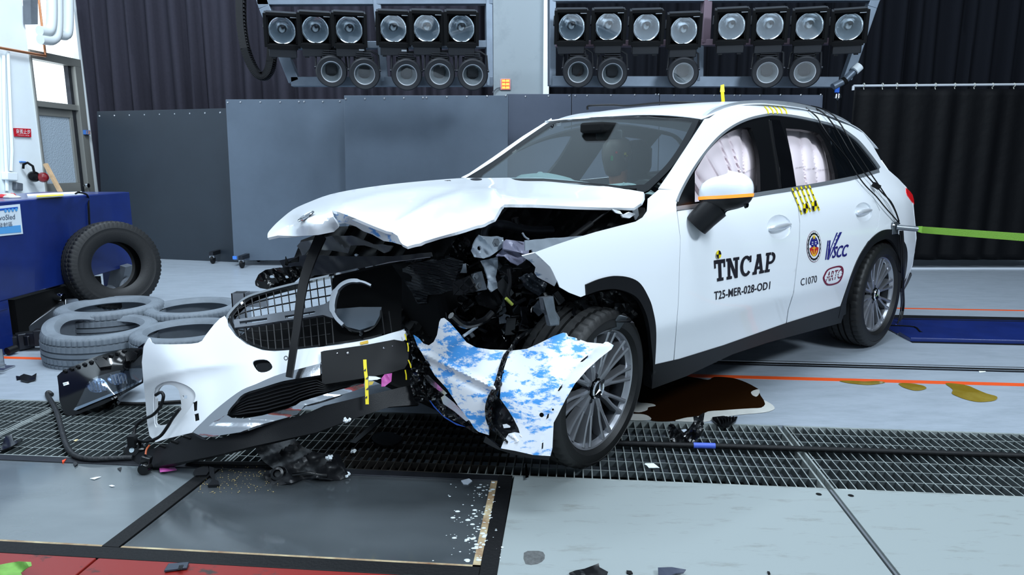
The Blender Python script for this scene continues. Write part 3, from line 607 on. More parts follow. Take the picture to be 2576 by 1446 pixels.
# machinery under the bench
t=thing('sled_mechanism','grey metal sled mechanism with a sloping beam under the blue bench','machine',(-3.3,4.9,0))
a=Pt(35,850,4.8); b=Pt(140,775,5.2); m=MB(); m.bar((a.x,a.y,a.z),(b.x,b.y,b.z),.16,.12); m.build('sloping_beam',ALU,t,bevel=.006)
a=Pt(140,775,5.2); b=Pt(215,768,5.55); m=MB(); m.bar(a,b,.16,.14); m.build('flat_beam',ALU,t,bevel=.006)
bxx('drive_housing',-3.7,-3.42,4.6,5.6,.05,.34,BLKM,t); 
a=Pt(60,770,5.1); MB().lathe([(0,-.1),(.1,-.1),(.12,-.05),(.12,.05),(.07,.1),(.0,.12)],20,frame(Vector((0,1,0)),up,X,Pt(118,745,5.2))).build('hydraulic_motor',DARKM,t)
MB().tube([Pt(100,760,5.2),Pt(135,745,5.1),Pt(160,748,5.1)],.03,10).build('fitting',CHROME,t)
for k in range(6): MB().box(Pt(35+k*14,862-k*3,4.7),(.09,.08,.07+.02*(k%3)),Matrix.Rotation(.4*k,3,'Z')).build('clamp',DARKM,t,bevel=.005)
MB().tube(cr([Pt(262,745,5.9),Pt(275,722,5.9),Pt(300,735,5.8),Pt(310,712,5.9),Pt(322,700,6.0)],6),.02,8).build('hose',GREYPL,t); MB().box(Pt(300,705,6.0),(.12,.12,.3),Matrix.Rotation(.3,3,'Y')).build('support_foot',GREYPL,t)
# ================================================================ TYRES
TYG=M('dusty_grey_rubber',S(112,121,130),.7,var=.28,vscale=5,bump=.06,bscale=90); TYB=M('black_tyre_rubber',S(20,21,23),.62,bump=.06,bscale=90,var=.3,vscale=6)
def tyre_mb(R,rb,w,M4,n=186,dent=None,blocks=3):
    h=w/2; side=[(rb,-.70*h),(rb+.012,-.84*h),(rb+.25*(R-rb),-.97*h),(rb+.5*(R-rb),-1.0*h),(rb+.62*(R-rb),-.985*h),(rb+.64*(R-rb),-1.0*h),(R*.945,-.93*h),(R*.975,-.86*h)]
    tread=[(R*.985,-.80*h),(R*.99,-.58*h),(R*.965,-.57*h),(R*.965,-.50*h),(R,-.49*h),(R,-.20*h),(R*.966,-.19*h),(R*.966,-.11*h),(R,-.10*h)]
    top=[(r,-z) for r,z in (side+tread)][::-1]; inner=[(rb+.02,.62*h),(R*.82,.80*h),(R*.92,.5*h),(R*.93,0),(R*.92,-.5*h),(R*.82,-.8*h),(rb+.02,-.62*h)]
    prof=side+tread+top+inner; K=len(prof); mb=MB(); vs=[]; fs=[]
    for i in range(n):
        a=2*math.pi*i/n; c,s=math.cos(a),math.sin(a)
        for k,(r,z) in enumerate(prof):
            if i%blocks==0 and len(side)-1<=k<len(side)+len(tread)+len(top)-len(side)+1 and abs(z)>.2*h and r>R*.97: r=r-.007
            if dent: z+=dent(a,r,z)
            vs.append(M4@Vector((r*c,r*s,z)))
    for i in range(n):
        j=(i+1)%n
        for k in range(K): k2=(k+1)%K; fs.append((i*K+k,j*K+k,j*K+k2,i*K+k2))
    return mb.add(vs,fs)
def tyre(label,c,axis,R,rb,w,mat,group=None,dent=None):
    z=Vector(axis).normalized(); x=z.orthogonal().normalized(); y=z.cross(x)
    o=tyre_mb(R,rb,w,frame(x,y,z,Vector(c)),dent=dent).build('tyre',mat,label=label,cat='tyre',group=group,smooth=30); return o
G='loose tyres by the blue bench'
tyre('black bald truck tyre standing against the blue bench',Pt(283,668,5.40),(.80,-.57,.12),.350,.184,.21,TYB,G)
tyre('grey dusty tyre lying front left, its upper bead buckled upward',Pt(258,860,4.55),(.02,-.02,1),.345,.228,.235,TYG,G,dent=lambda a,r,z:(.05*max(0,math.cos(a-2.2))**3*(1 if z>.03 else 0) if r<.33 else 0))
tyre('grey dusty tyre lying behind the buckled one, next to the standing black tyre',(lambda p:Vector((p.x,p.y,.125)))(Pt(282,800,5.05)),(0,0,1),.362,.235,.24,TYG,G)
tyre('grey dusty tyre lying furthest right at the back, beside the square metal post',(lambda p:Vector((p.x,p.y,.115)))(Pt(490,795,5.1)),(0,0,1),.345,.235,.225,TYG,G)
tyre('grey dusty tyre lying front right, half hidden by the white bumper corner',(lambda p:Vector((p.x,p.y,.10)))(Pt(476,872,4.5)),(.0,.0,1),.345,.236,.205,TYG,G)
t=thing('metal_post','short square hollow steel post behind the torn grille','post',(lambda p:Vector((p.x,p.y,0)))(Pt(605,780,4.6)))
p=Pt(605,735,4.6); m=MB()
for dx,dy,wx,wy in ((-.042,0,.008,.09),(.042,0,.008,.09),(0,-.041,.09,.008),(0,.041,.09,.008)): m.box((p.x+dx,p.y+dy,p.z/2),(wx,wy,p.z))
m.build('tube_wall',ALU,t,smooth=0)
MB().box((p.x,p.y,.005),(.2,.2,.01)).build('base_plate',ALU,t)
MB().box((p.x+.1,p.y+.05,p.z*.86),(.12,.05,.1)).build('side_arm',ALU,t)
# ================================================================ LAMP FRAMES
FRA=M('grey_aluminium_frame',S(120,132,146),.45,.55,var=.25,vscale=3); FRA2=M('pinkish_steel',S(112,96,108),.5,.4)
AIM=Vector((.35,2.2,-.2)); LY=7.35
def lfr(label,name_x,bars):
    t=thing('lamp_frame',label,'lamp frame',PY(name_x,214,LY))
    for nm,pts,w_,mat in bars:
        m=MB()
        for (x0,y0),(x1,y1) in zip(pts[:-1],pts[1:]): m.bar(PY(x0,y0,LY),PY(x1,y1,LY),.09,w_*LY/F)
        m.build(nm,mat,t,smooth=0,bevel=.004)
    return t
F1=lfr('grey aluminium lamp frame hanging at left with eleven lamps',950,[('slanted_post',[(648,-40),(668,20),(742,206)],26,FRA),('bottom_rail',[(735,206),(1240,206)],22,FRA),('end_post',[(1229,-30),(1231,216)],16,FRA),('top_rail',[(650,4),(1240,2)],18,FRA),('middle_post',[(945,-20),(968,205)],18,FRA),('middle_rail',[(690,116),(1228,112)],16,FRA)])
F2=lfr('grey aluminium lamp frame hanging at right with thirteen lamps',1740,[('end_post',[(1388,-30),(1388,216)],16,FRA),('bottom_rail',[(1384,205),(2105,207)],24,FRA),('top_rail',[(1384,-2),(2210,-4)],14,FRA),('slanted_post',[(2212,-40),(2190,20),(2128,200)],22,FRA),('middle_post',[(1778,-10),(1772,110)],20,FRA2),('middle_rail',[(1396,112),(2150,104)],14,FRA2),('middle_post',[(1758,110),(1757,205)],16,FRA)])
REFL=M('lamp_reflector',(.80,.84,.88,1),.16,1.,bump=.25,bscale=9); LENS=glass('lamp_glass',(.92,.95,.96,1),.05,.02); BULB=M('lamp_bulb',S(150,160,168),.1,coat=.5,spec=.8)
LBODY=M('lamp_housing',S(25,27,32),.5); LREF2=M('matt_reflector',S(150,158,164),.42,.55,bump=.2,bscale=30)
def copytree(o,parent=None):
    c=o.copy(); COL.objects.link(c); WM[c.name]=WM[o.name]
    if parent is not None: c.parent=parent
    for ch in list(o.children): copytree(ch,c)
    return c
def make_flood():
    t=thing('flood_lamp','square black floodlight','lamp',(0,0,0),mat4=Matrix.Identity(4))
    m=MB()      # housing: open square box whose front is at local y=-.12
    for (x,z,wx,wz) in ((-.150,0,.02,.30),(.150,0,.02,.30),(0,.145,.284,.02),(0,-.145,.284,.02)): m.box((x,-.02,z),(wx,.22,wz))
    m.box((0,.08,0),(.284,.02,.27)); m.build('housing',LBODY,t,local=True,bevel=.004)
    m=MB()
    for (x,z,wx,wz) in ((-.153,0,.03,.31),(.153,0,.03,.31),(0,.15,.284,.03),(0,-.148,.284,.045)): m.box((x,-.135,z),(wx,.012,wz))
    m.build('front_frame',BLKM,t,local=True,bevel=.003)
    m=MB()
    for (x,z,wx,wz) in ((-.133,0,.02,.256),(.133,0,.02,.256),(0,.125,.28,.012),(0,-.125,.28,.012)): m.box((x,-.11,z),(wx,.01,wz))
    m.build('inner_baffle',BLKM,t,local=True)
    R=Matrix.Rotation(math.pi/2,4,'X')       # local Z of the lathe -> -Y
    prof=[(.004,-.075)]+[(.122*k/9,-.075+.15*(k/9)**2) for k in range(1,10)]+[(.126,.076)]
    rf_=MB().lathe(prof,36,R@Matrix.Translation((0,0,.03))).build('reflector',REFL,t,local=True,smooth=60)
    m=MB(); m.lathe([(.0,.05),(.022,.045),(.03,.02),(.03,-.03),(.02,-.05)],14,R@Matrix.Translation((0,-.0,.03))); m.build('bulb',BULB,rf_,local=True)
    MB().lathe([(0,.06),(.018,.055),(.02,.03),(0,.03)],12,R@Matrix.Translation((.01,.03,.04))).build('bulb_cap',DARKM,rf_,local=True)
    MB().lathe([(.0,.108),(.127,.108)],28,R).build('front_glass',LENS,t,local=True)
    m=MB(); m.box((0,-.03,-.205),(.26,.20,.085)); bb_=m.build('ballast_box',LBODY,t,local=True,bevel=.008)
    for x in (-.09,.09): MB().box((x,-.06,-.256),(.04,.06,.022)).build('foot',LBODY,bb_,local=True)
    MB().box((0,-.13,.153),(.085,.02,.014)).build('latch',M('latch_steel',S(120,116,112),.4,.7),t,local=True,bevel=.002)
    MB().box((.11,-.137,.128),(.06,.003,.006)).build('name_strip',M('print_grey',S(150,156,162),.5),t,local=True)
    m=MB(); m.tube([(-.165,.02,.0),(-.165,.15,.06),(.165,.15,.06),(.165,.02,.0)],.012,6); m.build('yoke',LBODY,t,local=True)
    m=MB(); m.bar((0,.13,.06),(0,.30,.0),.05,.03); m.build('hanger',LBODY,t,local=True)
    return t
def make_spot():
    t=thing('spot_lamp','round black spotlight','lamp',(0,0,0),mat4=Matrix.Identity(4)); R=Matrix.Rotation(math.pi/2,4,'X')
    rim_=MB().lathe([(.098,.028),(.105,.045),(.14,.05),(.152,.035),(.152,.0),(.145,-.03),(.10,-.05)],36,R).build('rim',LBODY,t,local=True)
    MB().lathe([(.012,-.09),(.05,-.075),(.08,-.03),(.099,.03),(.102,.034)],36,R).build('reflector',LREF2,t,local=True,smooth=60)
    MB().lathe([(.0,.034),(.1,.034)],28,R).build('front_glass',LENS,t,local=True)
    MB().lathe([(.094,.033),(.094,.042),(.102,.044),(.104,.036)],36,R).build('bezel',ALU,rim_,local=True)
    for k in range(5):
        MB().box((0,.07+.028*k,.045),(.20,.012,.20)).build('cooling_fin',LBODY,t,local=True)
    MB().box((0,.12,.03),(.10,.16,.12)).build('driver_box',LBODY,t,local=True)
    for k in range(4):
        MB().box((0,.05,.165+.02*k-.03),(.17-.01*k,.10,.008)).build('top_fin',LBODY,t,local=True)
    MB().box((-.02,.03,.222),(.05,.03,.016)).build('clamp_plate',ALU,t,local=True)
    m=MB(); m.tube([(-.15,.03,.02),(-.14,.06,.17),(-.08,.06,.205),(.08,.06,.205),(.14,.06,.17),(.15,.03,.02)],.010,6); m.build('yoke',LBODY,t,local=True)
    m=MB(); m.bar((0,.05,.205),(0,.32,.29),.05,.03); m.build('hanger',LBODY,t,local=True)
    for x in (-.152,.152): MB().lathe([(0,.012),(.012,.012),(.014,-.01),(0,-.01)],10,Matrix.Translation((x,.02,.03))@Matrix.Rotation(math.pi/2,4,'Y')).build('knob',DARKM,t,local=True)
    return t
fl=make_flood(); sp=make_spot()
UP=[(709,73),(793,71),(878,71),(989,68),(1073,67),(1160,68)]; UP2=[(1437,64),(1530,63),(1625,65),(1719,73),(1839,62),(1935,62),(2035,62),(2134,64)]
LO=[(834,179),(917,185),(1023,187),(1106,185),(1189,187)]; LO2=[(1454,180),(1540,184),(1718,183),(1930,181),(2024,180)]
ordn=['first','second','third','fourth','fifth','sixth','seventh','eighth']
first={}
def place(proto,pts,side,row,group,kind,kx):
    for i,(x,y) in enumerate(pts):
        p=PY(x,y,7.12 if kind=='floodlight' else 7.05)
        aim=Vector((p.x*.25+.2,1.2,1.0 if kind=='floodlight' else .6))
        m4=aimframe(p,aim); sk=Matrix.Scale(1.0,4); m4=m4@sk
        o=proto if proto.name not in first else copytree(proto); first[proto.name]=1
        o.matrix_basis=m4; WM[o.name]=m4
        which='leftmost' if i==0 else ('rightmost' if i==len(pts)-1 else ordn[i]+' from left')
        o['label']='%s black %s of the %s row on the %s lamp frame'%(which,kind,row,side); o['group']=group
place(fl,UP,'left','upper','square floodlights in the upper row','square floodlight',0); place(fl,UP2,'right','upper','square floodlights in the upper row','square floodlight',0)
place(sp,LO,'left','lower','round spotlights in the lower row','round spotlight',0); place(sp,LO2,'right','lower','round spotlights in the lower row','round spotlight',0)
# cable chain, camera stub, tags
t=thing('cable_chain','black plastic cable drag chain hanging in a loop beside the lamp frame','cable chain',PY(655,200,7.5))
path=cr([(606,-30),(608,60),(620,130),(643,180),(664,192),(680,170),(684,120),(676,60)],9)
m=MB()
for (x0,y0),(x1,y1) in zip(path[:-1],path[1:]):
    a,b=PY(x0,y0,7.5),PY(x1,y1,7.5); mid=(a+b)/2; L_=(b-a).length
    d=(b-a).normalized(); nn=Vector((d.z,0,-d.x))
    for o in (-.05,.05): m.bar(a+Vector((0,0,0))+nn*.0+Vector((0,o,0))-d*0,b+Vector((0,o,0)),.012,.07)
    m.bar(mid-Vector((0,.05,0)),mid+Vector((0,.05,0)),L_*.35,.05)
    m.bar(mid-d*L_*.3-nn*.035,mid+d*L_*.3-nn*.035,.09,.012); m.bar(mid-d*L_*.3+nn*.035,mid+d*L_*.3+nn*.035,.09,.012)
m.build('chain_links',BLK,t,kind='stuff',smooth=0)
t=thing('grey_tube_camera','grey capped tube strapped across the lower right corner of the lamp frame','tube',PY(2120,200,7.28))
a,b=PY(2096,218,7.28),PY(2158,176,7.28); m=MB(); m.tube([a,PY(2125,203,7.28),PY(2150,178,7.28)],.035,12); m.build('tube',FRA,t); MB().tube([PY(2150,178,7.26),PY(2163,166,7.26)],.045,14).build('cap',WALLM,t)
for x,y in ((2124,204),(2152,176)): MB().tube([PY(x-4,y+3,7.28),PY(x+3,y-2,7.28)],.042,12).build('strap',BLKM,t)
t=thing('pull_switch','small chrome switch with blue tag hanging beside the screen end','switch',PY(2107,250,8.5))
MB().tube([PY(2106,215,8.5),PY(2108,300,8.5)],.006,6).build('cord',BLKM,t); MB().lathe([(0,.05),(.04,.03),(.045,-.02),(0,-.05)],12,Matrix.Translation(PY(2108,243,8.5))).build('bulb',CHROME,t); MB().box(PY(2106,223,8.48),(.05,.02,.09)).build('blue_tag',PBL,t)
# ================================================================ THE CRASHED CAR
CAR=thing('crashed_car','white estate style sport utility car with a crushed left front corner','car',car(1.4,0,0))
_pz=[(.10,.845),(.20,.862),(.30,.880),(.38,.897),(.45,.915),(.52,.938),(.55,.946),(.60,.948),(.70,.946),(.80,.941),(.90,.931),(.98,.917),(1.05,.897),(1.12,.866),(1.17,.842),(1.30,.778),(1.42,.716),(1.52,.660),(1.58,.618),(1.64,.55),(1.9,.3)]
_tz=cr(_pz,8); _zx=[p[0] for p in _tz]; _zv=[p[1] for p in _tz]
def V(u,z):
    v=float(np.interp(z,_zx,_zv))
    if u<.2: v-=.07*(.2-u)**2+ .05*max(0,-.35-u)
    if u>2.75: v-=.10*(u-2.75)**2
    if z>1.0 and u<1.0: v-=.035*((1.0-u)/1.5)**2*min(1,(z-1.0)/.3)
    return v
def side(px,py,off=0.):
    v=.93; r=ray(px,py); q=r[0]*NX+r[1]*NY
    for _ in range(14):
        p=Pt(px,py,(v-CV)/q); c=w2c(p); v=.45*v+.55*V(c[0],c[2])
    return Pt(px,py,(v-off-CV)/q)
def soff(d): return lambda x,y: side(x,y,d)
def cpart(name,mb,mat,par=None,**k): return mb.build(name,mat,par or CAR,smooth=k.pop('smooth',35),**k)
# --- traced curves on the left flank
chrome_top=[(1701,514),(1713,483),(1739,435),(1771,388),(1808,345),(1845,317),(1884,299),(1924,289.5),(1950,287),(2003,293),(2069,307),(2109,319),(2135,335),(2161,356),(2188,388),(2204,409),(2213,422)]
chrome_top=cr(chrome_top,4)
belt_lo=[(1702,530),(1766,521),(1898,495),(1993,479),(2109,456),(2212,434)]
arch_f=[(1648,917),(1651,860),(1650,818),(1643,780),(1634,752),(1612,714),(1584,698),(1546,694),(1508,702),(1474,716)]
arch_f=cr(arch_f,4)
seam_fd=[(1702,531),(1711,600),(1706,760),(1694,906)]
seam_rd=[(1992,480),(2008,520),(2012,560),(2011,610),(2000,705),(1996,737),(1983,778),(1978,813)]
seam_rr=[(2150,449),(2195,490),(2214,530),(2209,570),(2180,614)]
arch_r=cr([(2116,770),(2134,717),(2157,656),(2183,612),(2209,586),(2232,577),(2253,582),(2279,615),(2283,656),(2276,705)],4)
cut=lambda c,k:[p for p in c if k(p)]
# fender
fender=[(1345,635),(1400,615),(1450,598),(1500,583),(1550,570),(1600,557),(1618,546),(1629,530),(1631,499),(1658,476),(1712,478),(1701,512)]+seam_fd+[(1660,915)]+arch_f+[(1475,741),(1461,747),(1432,736),(1408,722),(1402,706),(1385,672),(1362,650)]
cpart('front_fender',sheet(fender,side,step=9,th=.004),WHITE)
flap=[(1313,644),(1345,636),(1363,651),(1385,673),(1401,706),(1394,720),(1377,710),(1352,697),(1344,686),(1347,672),(1335,659)]
fs=field([(1345,636,side(1345,636)),(1385,673,side(1385,673)),(1401,706,side(1401,706)),(1313,644,depth(side(1325,644))+.02),(1344,686,depth(side(1385,690))+.10),(1352,697,depth(side(1385,700))+.10),(1377,710,depth(side(1390,706))+.08)])
cpart('torn_fender_flap',sheet(flap,fs,step=6,th=.004),masked('scuffed_white',(.80,.83,.86,1),S(120,140,165),9,.55,.62,(1,1,3),.3),label='torn and folded fender corner')
# doors
HCH=M('handle_chrome',(.80,.83,.87,1),.28,.55)
hand=[((1960,571),31,31),((2172,533),22,24)]
def ell(c,rx,ry,n=20,rot=0.): return [(c[0]+rx*math.cos(2*math.pi*k/n)*math.cos(rot)-ry*math.sin(2*math.pi*k/n)*math.sin(rot),c[1]+rx*math.cos(2*math.pi*k/n)*math.sin(rot)+ry*math.sin(2*math.pi*k/n)*math.cos(rot)) for k in range(n)]
fd=[(x+2,y) for x,y in seam_fd[::-1]]+[(1704,531),(1766,522),(1898,496),(1990,480.5)]+[(x-1,y) for x,y in seam_rd]+[(1823,868),(1712,902)]
rd=[(x+1.2,y) for x,y in seam_rd]+[(2114,770)]+cut(arch_r,lambda p:p[0]<2180 and p[1]>614)+[(x-1,y) for x,y in seam_rr[::-1]]+[(2109,457),(1995,480.5)]
rd=[(1994.5,480)]+[(x+1.2,y) for x,y in seam_rd[1:]]+[(2114,770)]+cut(arch_r,lambda p:2116<p[0]<2180 and p[1]>614)+[(x-1.2,y) for x,y in seam_rr[::-1]]+[(2109,457)]
fd=[(1704,531),(1766,522),(1898,496),(1990,480.5)]+[(x-1,y) for x,y in seam_rd[1:]]+[(1823,868),(1712,902),(1696,906)]+[(x+1,y) for x,y in seam_fd[2:0:-1]]
FDO=cpart('front_door',sheet(fd,side,holes=[ell(*hand[0])],step=9,th=.012),WHITE)
RDO=cpart('rear_door',sheet(rd,side,holes=[ell(*hand[1])],step=9,th=.012),WHITE)
for i,(c,rx,ry) in enumerate(hand):
    D=(FDO,RDO)[i]
    def dish(x,y,c=c,rx=rx,ry=ry): r=min(1,((x-c[0])/rx)**2+((y-c[1])/ry)**2); return side(x,y,.022*(1-r)**.7)
    cpart('handle_recess',sheet(ell(c,rx+.6,ry+.6),dish,step=4,th=.003),WHITE,D)
    w=29 if i==0 else 20; sl=-.22 if i==0 else -.2
    pts=[side(c[0]+k*w/4,c[1]-1+sl*k*w/4,-.012+.022*(abs(k)/4)**3) for k in range(-4,5)]
    cpart('door_handle',MB().tube(pts,[.008,.013,.016,.017,.017,.017,.016,.013,.008],12),HCH,D)
# side frame with quarter panel
ap=[(1658,474),(1660,470),(1686,433),(1726,372),(1755,327),(1773,299)]
railb=[(1784,297),(1808,280),(1832,270),(1858,266),(1898,265),(1950,265),(2003,270),(2069,290),(2109,306),(2140,317)]
tail=[(2172,335),(2196,367),(2217,404),(2235,430),(2259,451),(2279,472),(2281,491),(2296,512),(2299,544),(2303,583),(2304,600),(2301,635),(2294,668),(2276,705)]
frame_o=ap+railb+tail[:6]+tail[6:]+arch_r[::-1][1:]
frame_o=[p for p in frame_o if not(p[0]<2182 and p[1]>610)]
frame_o+= seam_rr[::-1]+[(2212,434)]+chrome_top[::-1]+[(1712,479)]
cpart('side_frame',sheet(frame_o,side,step=9,th=.006),WHITE)
full=[(1500,583),(1618,546),(1640,500),(1712,505),(1766,512),(1898,488),(1993,470),(2109,450),(2211,426)]+tail[3:]+arch_r[::-1]+[(1978,813),(1823,868),(1648,917)]+arch_f[:-3]
dlo=[(1706,517)]+chrome_top[2:-1]+[(2210,428),(2109,452),(1993,473),(1898,487),(1764,508)]
cpart('right_flank',sheet(full,side,step=22,th=.006,mirror=True),WHITE)
# inner dark skin behind the doors (shuts the gaps)
cpart('inner_door_skin',sheet([(1650,600),(1700,540),(1990,490),(2200,450),(2270,520),(2180,600),(2110,765),(1978,805),(1823,860),(1660,905),(1660,760)],soff(.03),step=16,th=.004),BLKM)
# window surround, chrome, pillars
f_open=cr([(1748,432),(1773,391),(1792,368),(1813,347),(1829,336),(1845,328),(1866,322),(1884,321),(1893,328),(1905,372),(1911,411),(1913,480)],3)+[(1899,486),(1763,506),(1748,508)]
r_open=[(1977,323),(2016,326),(2050,332),(2060,337),(2072,353),(2087,388),(2099,435),(2101,454),(2003,468),(1997,430),(1990,388),(1981,346)]
q_glass=[(2082,318),(2109,326),(2133,341),(2158,362),(2184,394),(2200,414),(2206,424),(2109,449),(2106,428),(2094,380)]
FBLK=M('frame_black',S(11,12,14),.3,spec=.25)
cpart('window_surround',sheet(dlo,soff(.006),holes=[f_open,r_open,q_glass],step=8,th=.02),FBLK)
cpart('quarter_glass',sheet(q_glass,soff(.009),step=10,th=.004),M('privacy_glass',S(8,11,14),.05,spec=.35),label='dark tinted rear quarter pane')
STRIPM=M('satin_trim',(.40,.43,.46,1),.5,.9)
cpart('right_window_frame',sheet(dlo,soff(.006),holes=[f_open,r_open,q_glass],step=14,th=.02,mirror=True),FBLK)
cpart('window_trim',strip(chrome_top[1:],[7]+[6]*(len(chrome_top)-3)+[6],soff(-.002),th=.006,step=6),STRIPM)
cpart('belt_trim',strip(cr([(1702,524),(1766,515),(1898,490),(1993,475.5),(2109,455),(2160,444),(2212,429)],4),[10]+[11]*3+[10]*15+[9]*6,soff(-.002),th=.008,step=6),STRIPM)
cpart('pillar_cover',sheet([(1936,300),(1962,302),(1976,345),(1988,392),(1996,435),(2002,468),(1968,474),(1962,420),(1953,370)],soff(.002),step=8,th=.01),M('piano_black',S(8,9,11),.06,spec=.5))
cpart('window_channel',strip([(1893,318),(1912,350),(1922,390),(1927,430),(1929,482)],[14,20,24,26,28],soff(.012),th=.02),BLKM)
cpart('mirror_triangle',sheet([(1703,520),(1716,490),(1730,462),(1747,440),(1747,510)],soff(.004),step=8,th=.01),FBLK)
for x0,y0,x1,y1 in ((1939,303,1965,472),): cpart('pillar_edge',strip([(x0,y0),(1948,360),(1957,415),(x1,y1)],4,soff(0),th=.008),BLK)
# roof
rows=[]
uu=[1.70,1.5,1.25,1.0,.7,.4,.1,-.15,-.35,-.5]
zc=[1.543,1.60,1.632,1.638,1.630,1.612,1.578,1.53,1.475,1.42]
ze_=[1.49,1.572,1.600,1.606,1.602,1.582,1.545,1.50,1.43,1.37]
for i,(u,z) in enumerate(zip(uu,zc)):
    row=[]
    for k in range(-12,13):
        v=k/12*.615; a=abs(k/12)
        if i==0: row.append(car(1.70+.10*a**2.2-(.04 if k<0 else 0)*a,v,1.543-(.053 if k>0 else .008)*a**2+.004))
        else: row.append(car(u,v,z+(ze_[i]-z)*(.35*a**2+.65*a**6)))
    rows.append(row)
rows=[[Vector(p) for p in r] for r in zip(*[cr([tuple(rows[i][j]) for i in range(len(rows))],4) for j in range(25)])]
cpart('roof',MB().grid(rows),WHITE,solid=.006,smooth=60)
rail=[(1770,301),(1783,288),(1803,274),(1845,260.5),(1898,254),(1950,255),(2003,261),(2056,274),(2109,294),(2142,313)]
railS=lambda x,y:Pv(x,y,.60)
for mir in (False,True):
    b=strip(cr([(x,y+3) for x,y in rail],5),[8]+[10]*(len(cr(rail,5))-3)+[9,5],railS,th=.03,step=7,mb=None)
    if mir: b.v=[(lambda c:car(c[0],-c[1],c[2]))(w2c(p)) for p in b.v]; b.f=[f[::-1] for f in b.f]
    cpart('roof_rail',b,M('satin_rail',(.66,.70,.74,1),.5,.8) if not mir else bpy.data.materials['satin_rail'])
# glass and front frame
wsc=[(1387,303,Pv(1387,303,-.58)),(1470,297,Pv(1470,297,-.32)),(1569,292,Pu(1569,292,1.72)),(1680,294,Pv(1680,294,.34)),(1759,299,Pv(1759,299,.60)),(1280,378,Pv(1280,378,-.66)),(1174,446,Pv(1174,446,-.72)),(1716,384,Pv(1716,384,.69)),(1632,477,Pv(1632,477,.745)),(1365,450,Pu(1365,450,2.40)),(1510,468,Pu(1510,468,2.46)),(1480,372,Pu(1480,372,2.10))]
wsS=field(wsc)
wso=cr([(1387,303),(1430,299),(1504,294),(1569,292),(1641,292.5),(1713,296),(1759,300)],3)+cr([(1759,300),(1740,342),(1716,384),(1690,420),(1663,448),(1632,478)],3)+[(1615,486),(1520,470),(1449,458),(1365,452),(1160,453)]+cr([(1174,446),(1239,406),(1314,353),(1387,303)],3)
wsi=cr([(1397,309),(1430,304),(1504,299),(1569,297),(1641,298),(1700,301),(1742,306)],3)+cr([(1742,306),(1722,345),(1700,382),(1676,414),(1650,440),(1620,464)],3)+[(1560,467),(1449,456),(1365,449),(1206,449)]+cr([(1215,437),(1260,404),(1320,360),(1397,309)],3)
GLW=glass('windscreen_glass',(.88,.95,.95,1),.055,.01)
cpart('windscreen',sheet(wsi,wsS,step=12,th=.005),GLW)
cpart('windscreen_border',sheet(wso,lambda x,y:wsS(x,y,-.002),holes=[wsi],step=10,th=.008),BLKG)
fw=[(1160,446),(1180,436),(1239,396),(1314,343),(1387,297),(1389,303),(1314,354),(1239,407),(1174,448)]
cpart('right_pillar',sheet(fw,lambda x,y:wsS(x,y,.01),step=8,th=.04),WHITE)
cpart('cowl',MB().box(car(2.43,0,1.10),(.02,1.4,.10),Matrix.Rotation(math.atan2(EY,EX),3,'Z')),BLKM)
# bonnet
HC=[(673,598,-.30),(702,555,-.45),(737,527,-.55),(778,508,-.60),(830,489,-.65),(899,475,-.68),(986,463,-.70),(1072,455,-.72),(1159,448,-.70),(1290,447,-.32),(1449,454,.22),(1521,466,.52),(1617,483,.78),(1594,523,.80),(1446,520,.80),(1342,515,.785),(1269,514,.76),(1242,552,.745),(1254,528,.75),(1090,600,.60),(1024,620,.52),(965,590,.38),(896,553,.22),(838,530,.11),(845,578,.10),(770,545,0.0),(744,593,-.08),(1000,500,-.10),(1150,500,.22),(1300,480,.33),(1000,550,.28),(1120,540,.52),(1230,500,.62),(1240,490,.60)]
hoodF=field([(x,y,Pv(x,y,v)) for x,y,v in HC],.002)
def segd(x,y,path):
    best=1e9
    for (ax,ay),(bx_,by_) in zip(path[:-1],path[1:]):
        dx,dy=bx_-ax,by_-ay; t=max(0,min(1,((x-ax)*dx+(y-ay)*dy)/(dx*dx+dy*dy))); best=min(best,math.hypot(x-ax-t*dx,y-ay-t*dy))
    return best
RIDGES=[([(1005,566),(1090,513),(1166,486),(1240,487)],.014,13),([(1030,572),(1050,588),(1052,606)],-.008,6),([(870,516),(960,491),(1060,476),(1175,466)],.008,9),([(1150,520),(1200,545),(1215,560)],-.005,10),([(1285,500),(1420,506),(1560,512)],.006,9)]
def hoodS(x,y,o=0.):
    p=hoodF(x,y,o); h=sum(a*math.exp(-(segd(x,y,q)/w_)**2) for q,a,w_ in RIDGES)
    return p+Vector((0,-.35*h,h))
hood=cr([(673,598),(674,586),(685,572),(702,555),(737,527),(778,508),(830,489),(899,475),(986,463),(1072,454.6),(1159,448),(1211,447.7),(1300,446.5),(1365,446.5),(1449,454),(1521,466),(1619,483)],3)+[(1619,496),(1612,511),(1594,523),(1532,523),(1446,520),(1342,515),(1269,514),(1258,523),(1251,536),(1242,552)]+cr([(1242,552),(1170,577),(1090,600),(1024,620)],3)+[(1012,614),(1007,608),(1000,593),(986,584),(972,581),(941,569),(896,550),(854,534),(836,529),(838,545),(848,562),(852,572),(840,583),(800,591),(744,594),(699,592)]
BON=cpart('bonnet',sheet(hood,hoodS,step=9,th=.012,creases=[[(1240,490),(1262,505),(1268,513)],[(1240,490),(1243,520),(1246,540)]]),WHITE)
BLUESC=masked('blue_scuffed_white',(.80,.83,.87,1),S(66,150,222),11,.49,.56,(1,1.2,2.6),.3,detail=12,rough2=.5)
_nt=BLUESC.node_tree; _n=[n for n in _nt.nodes if n.type=='TEX_NOISE'][0]; _rp=[n for n in _nt.nodes if n.type=='MAP_RANGE'][0]
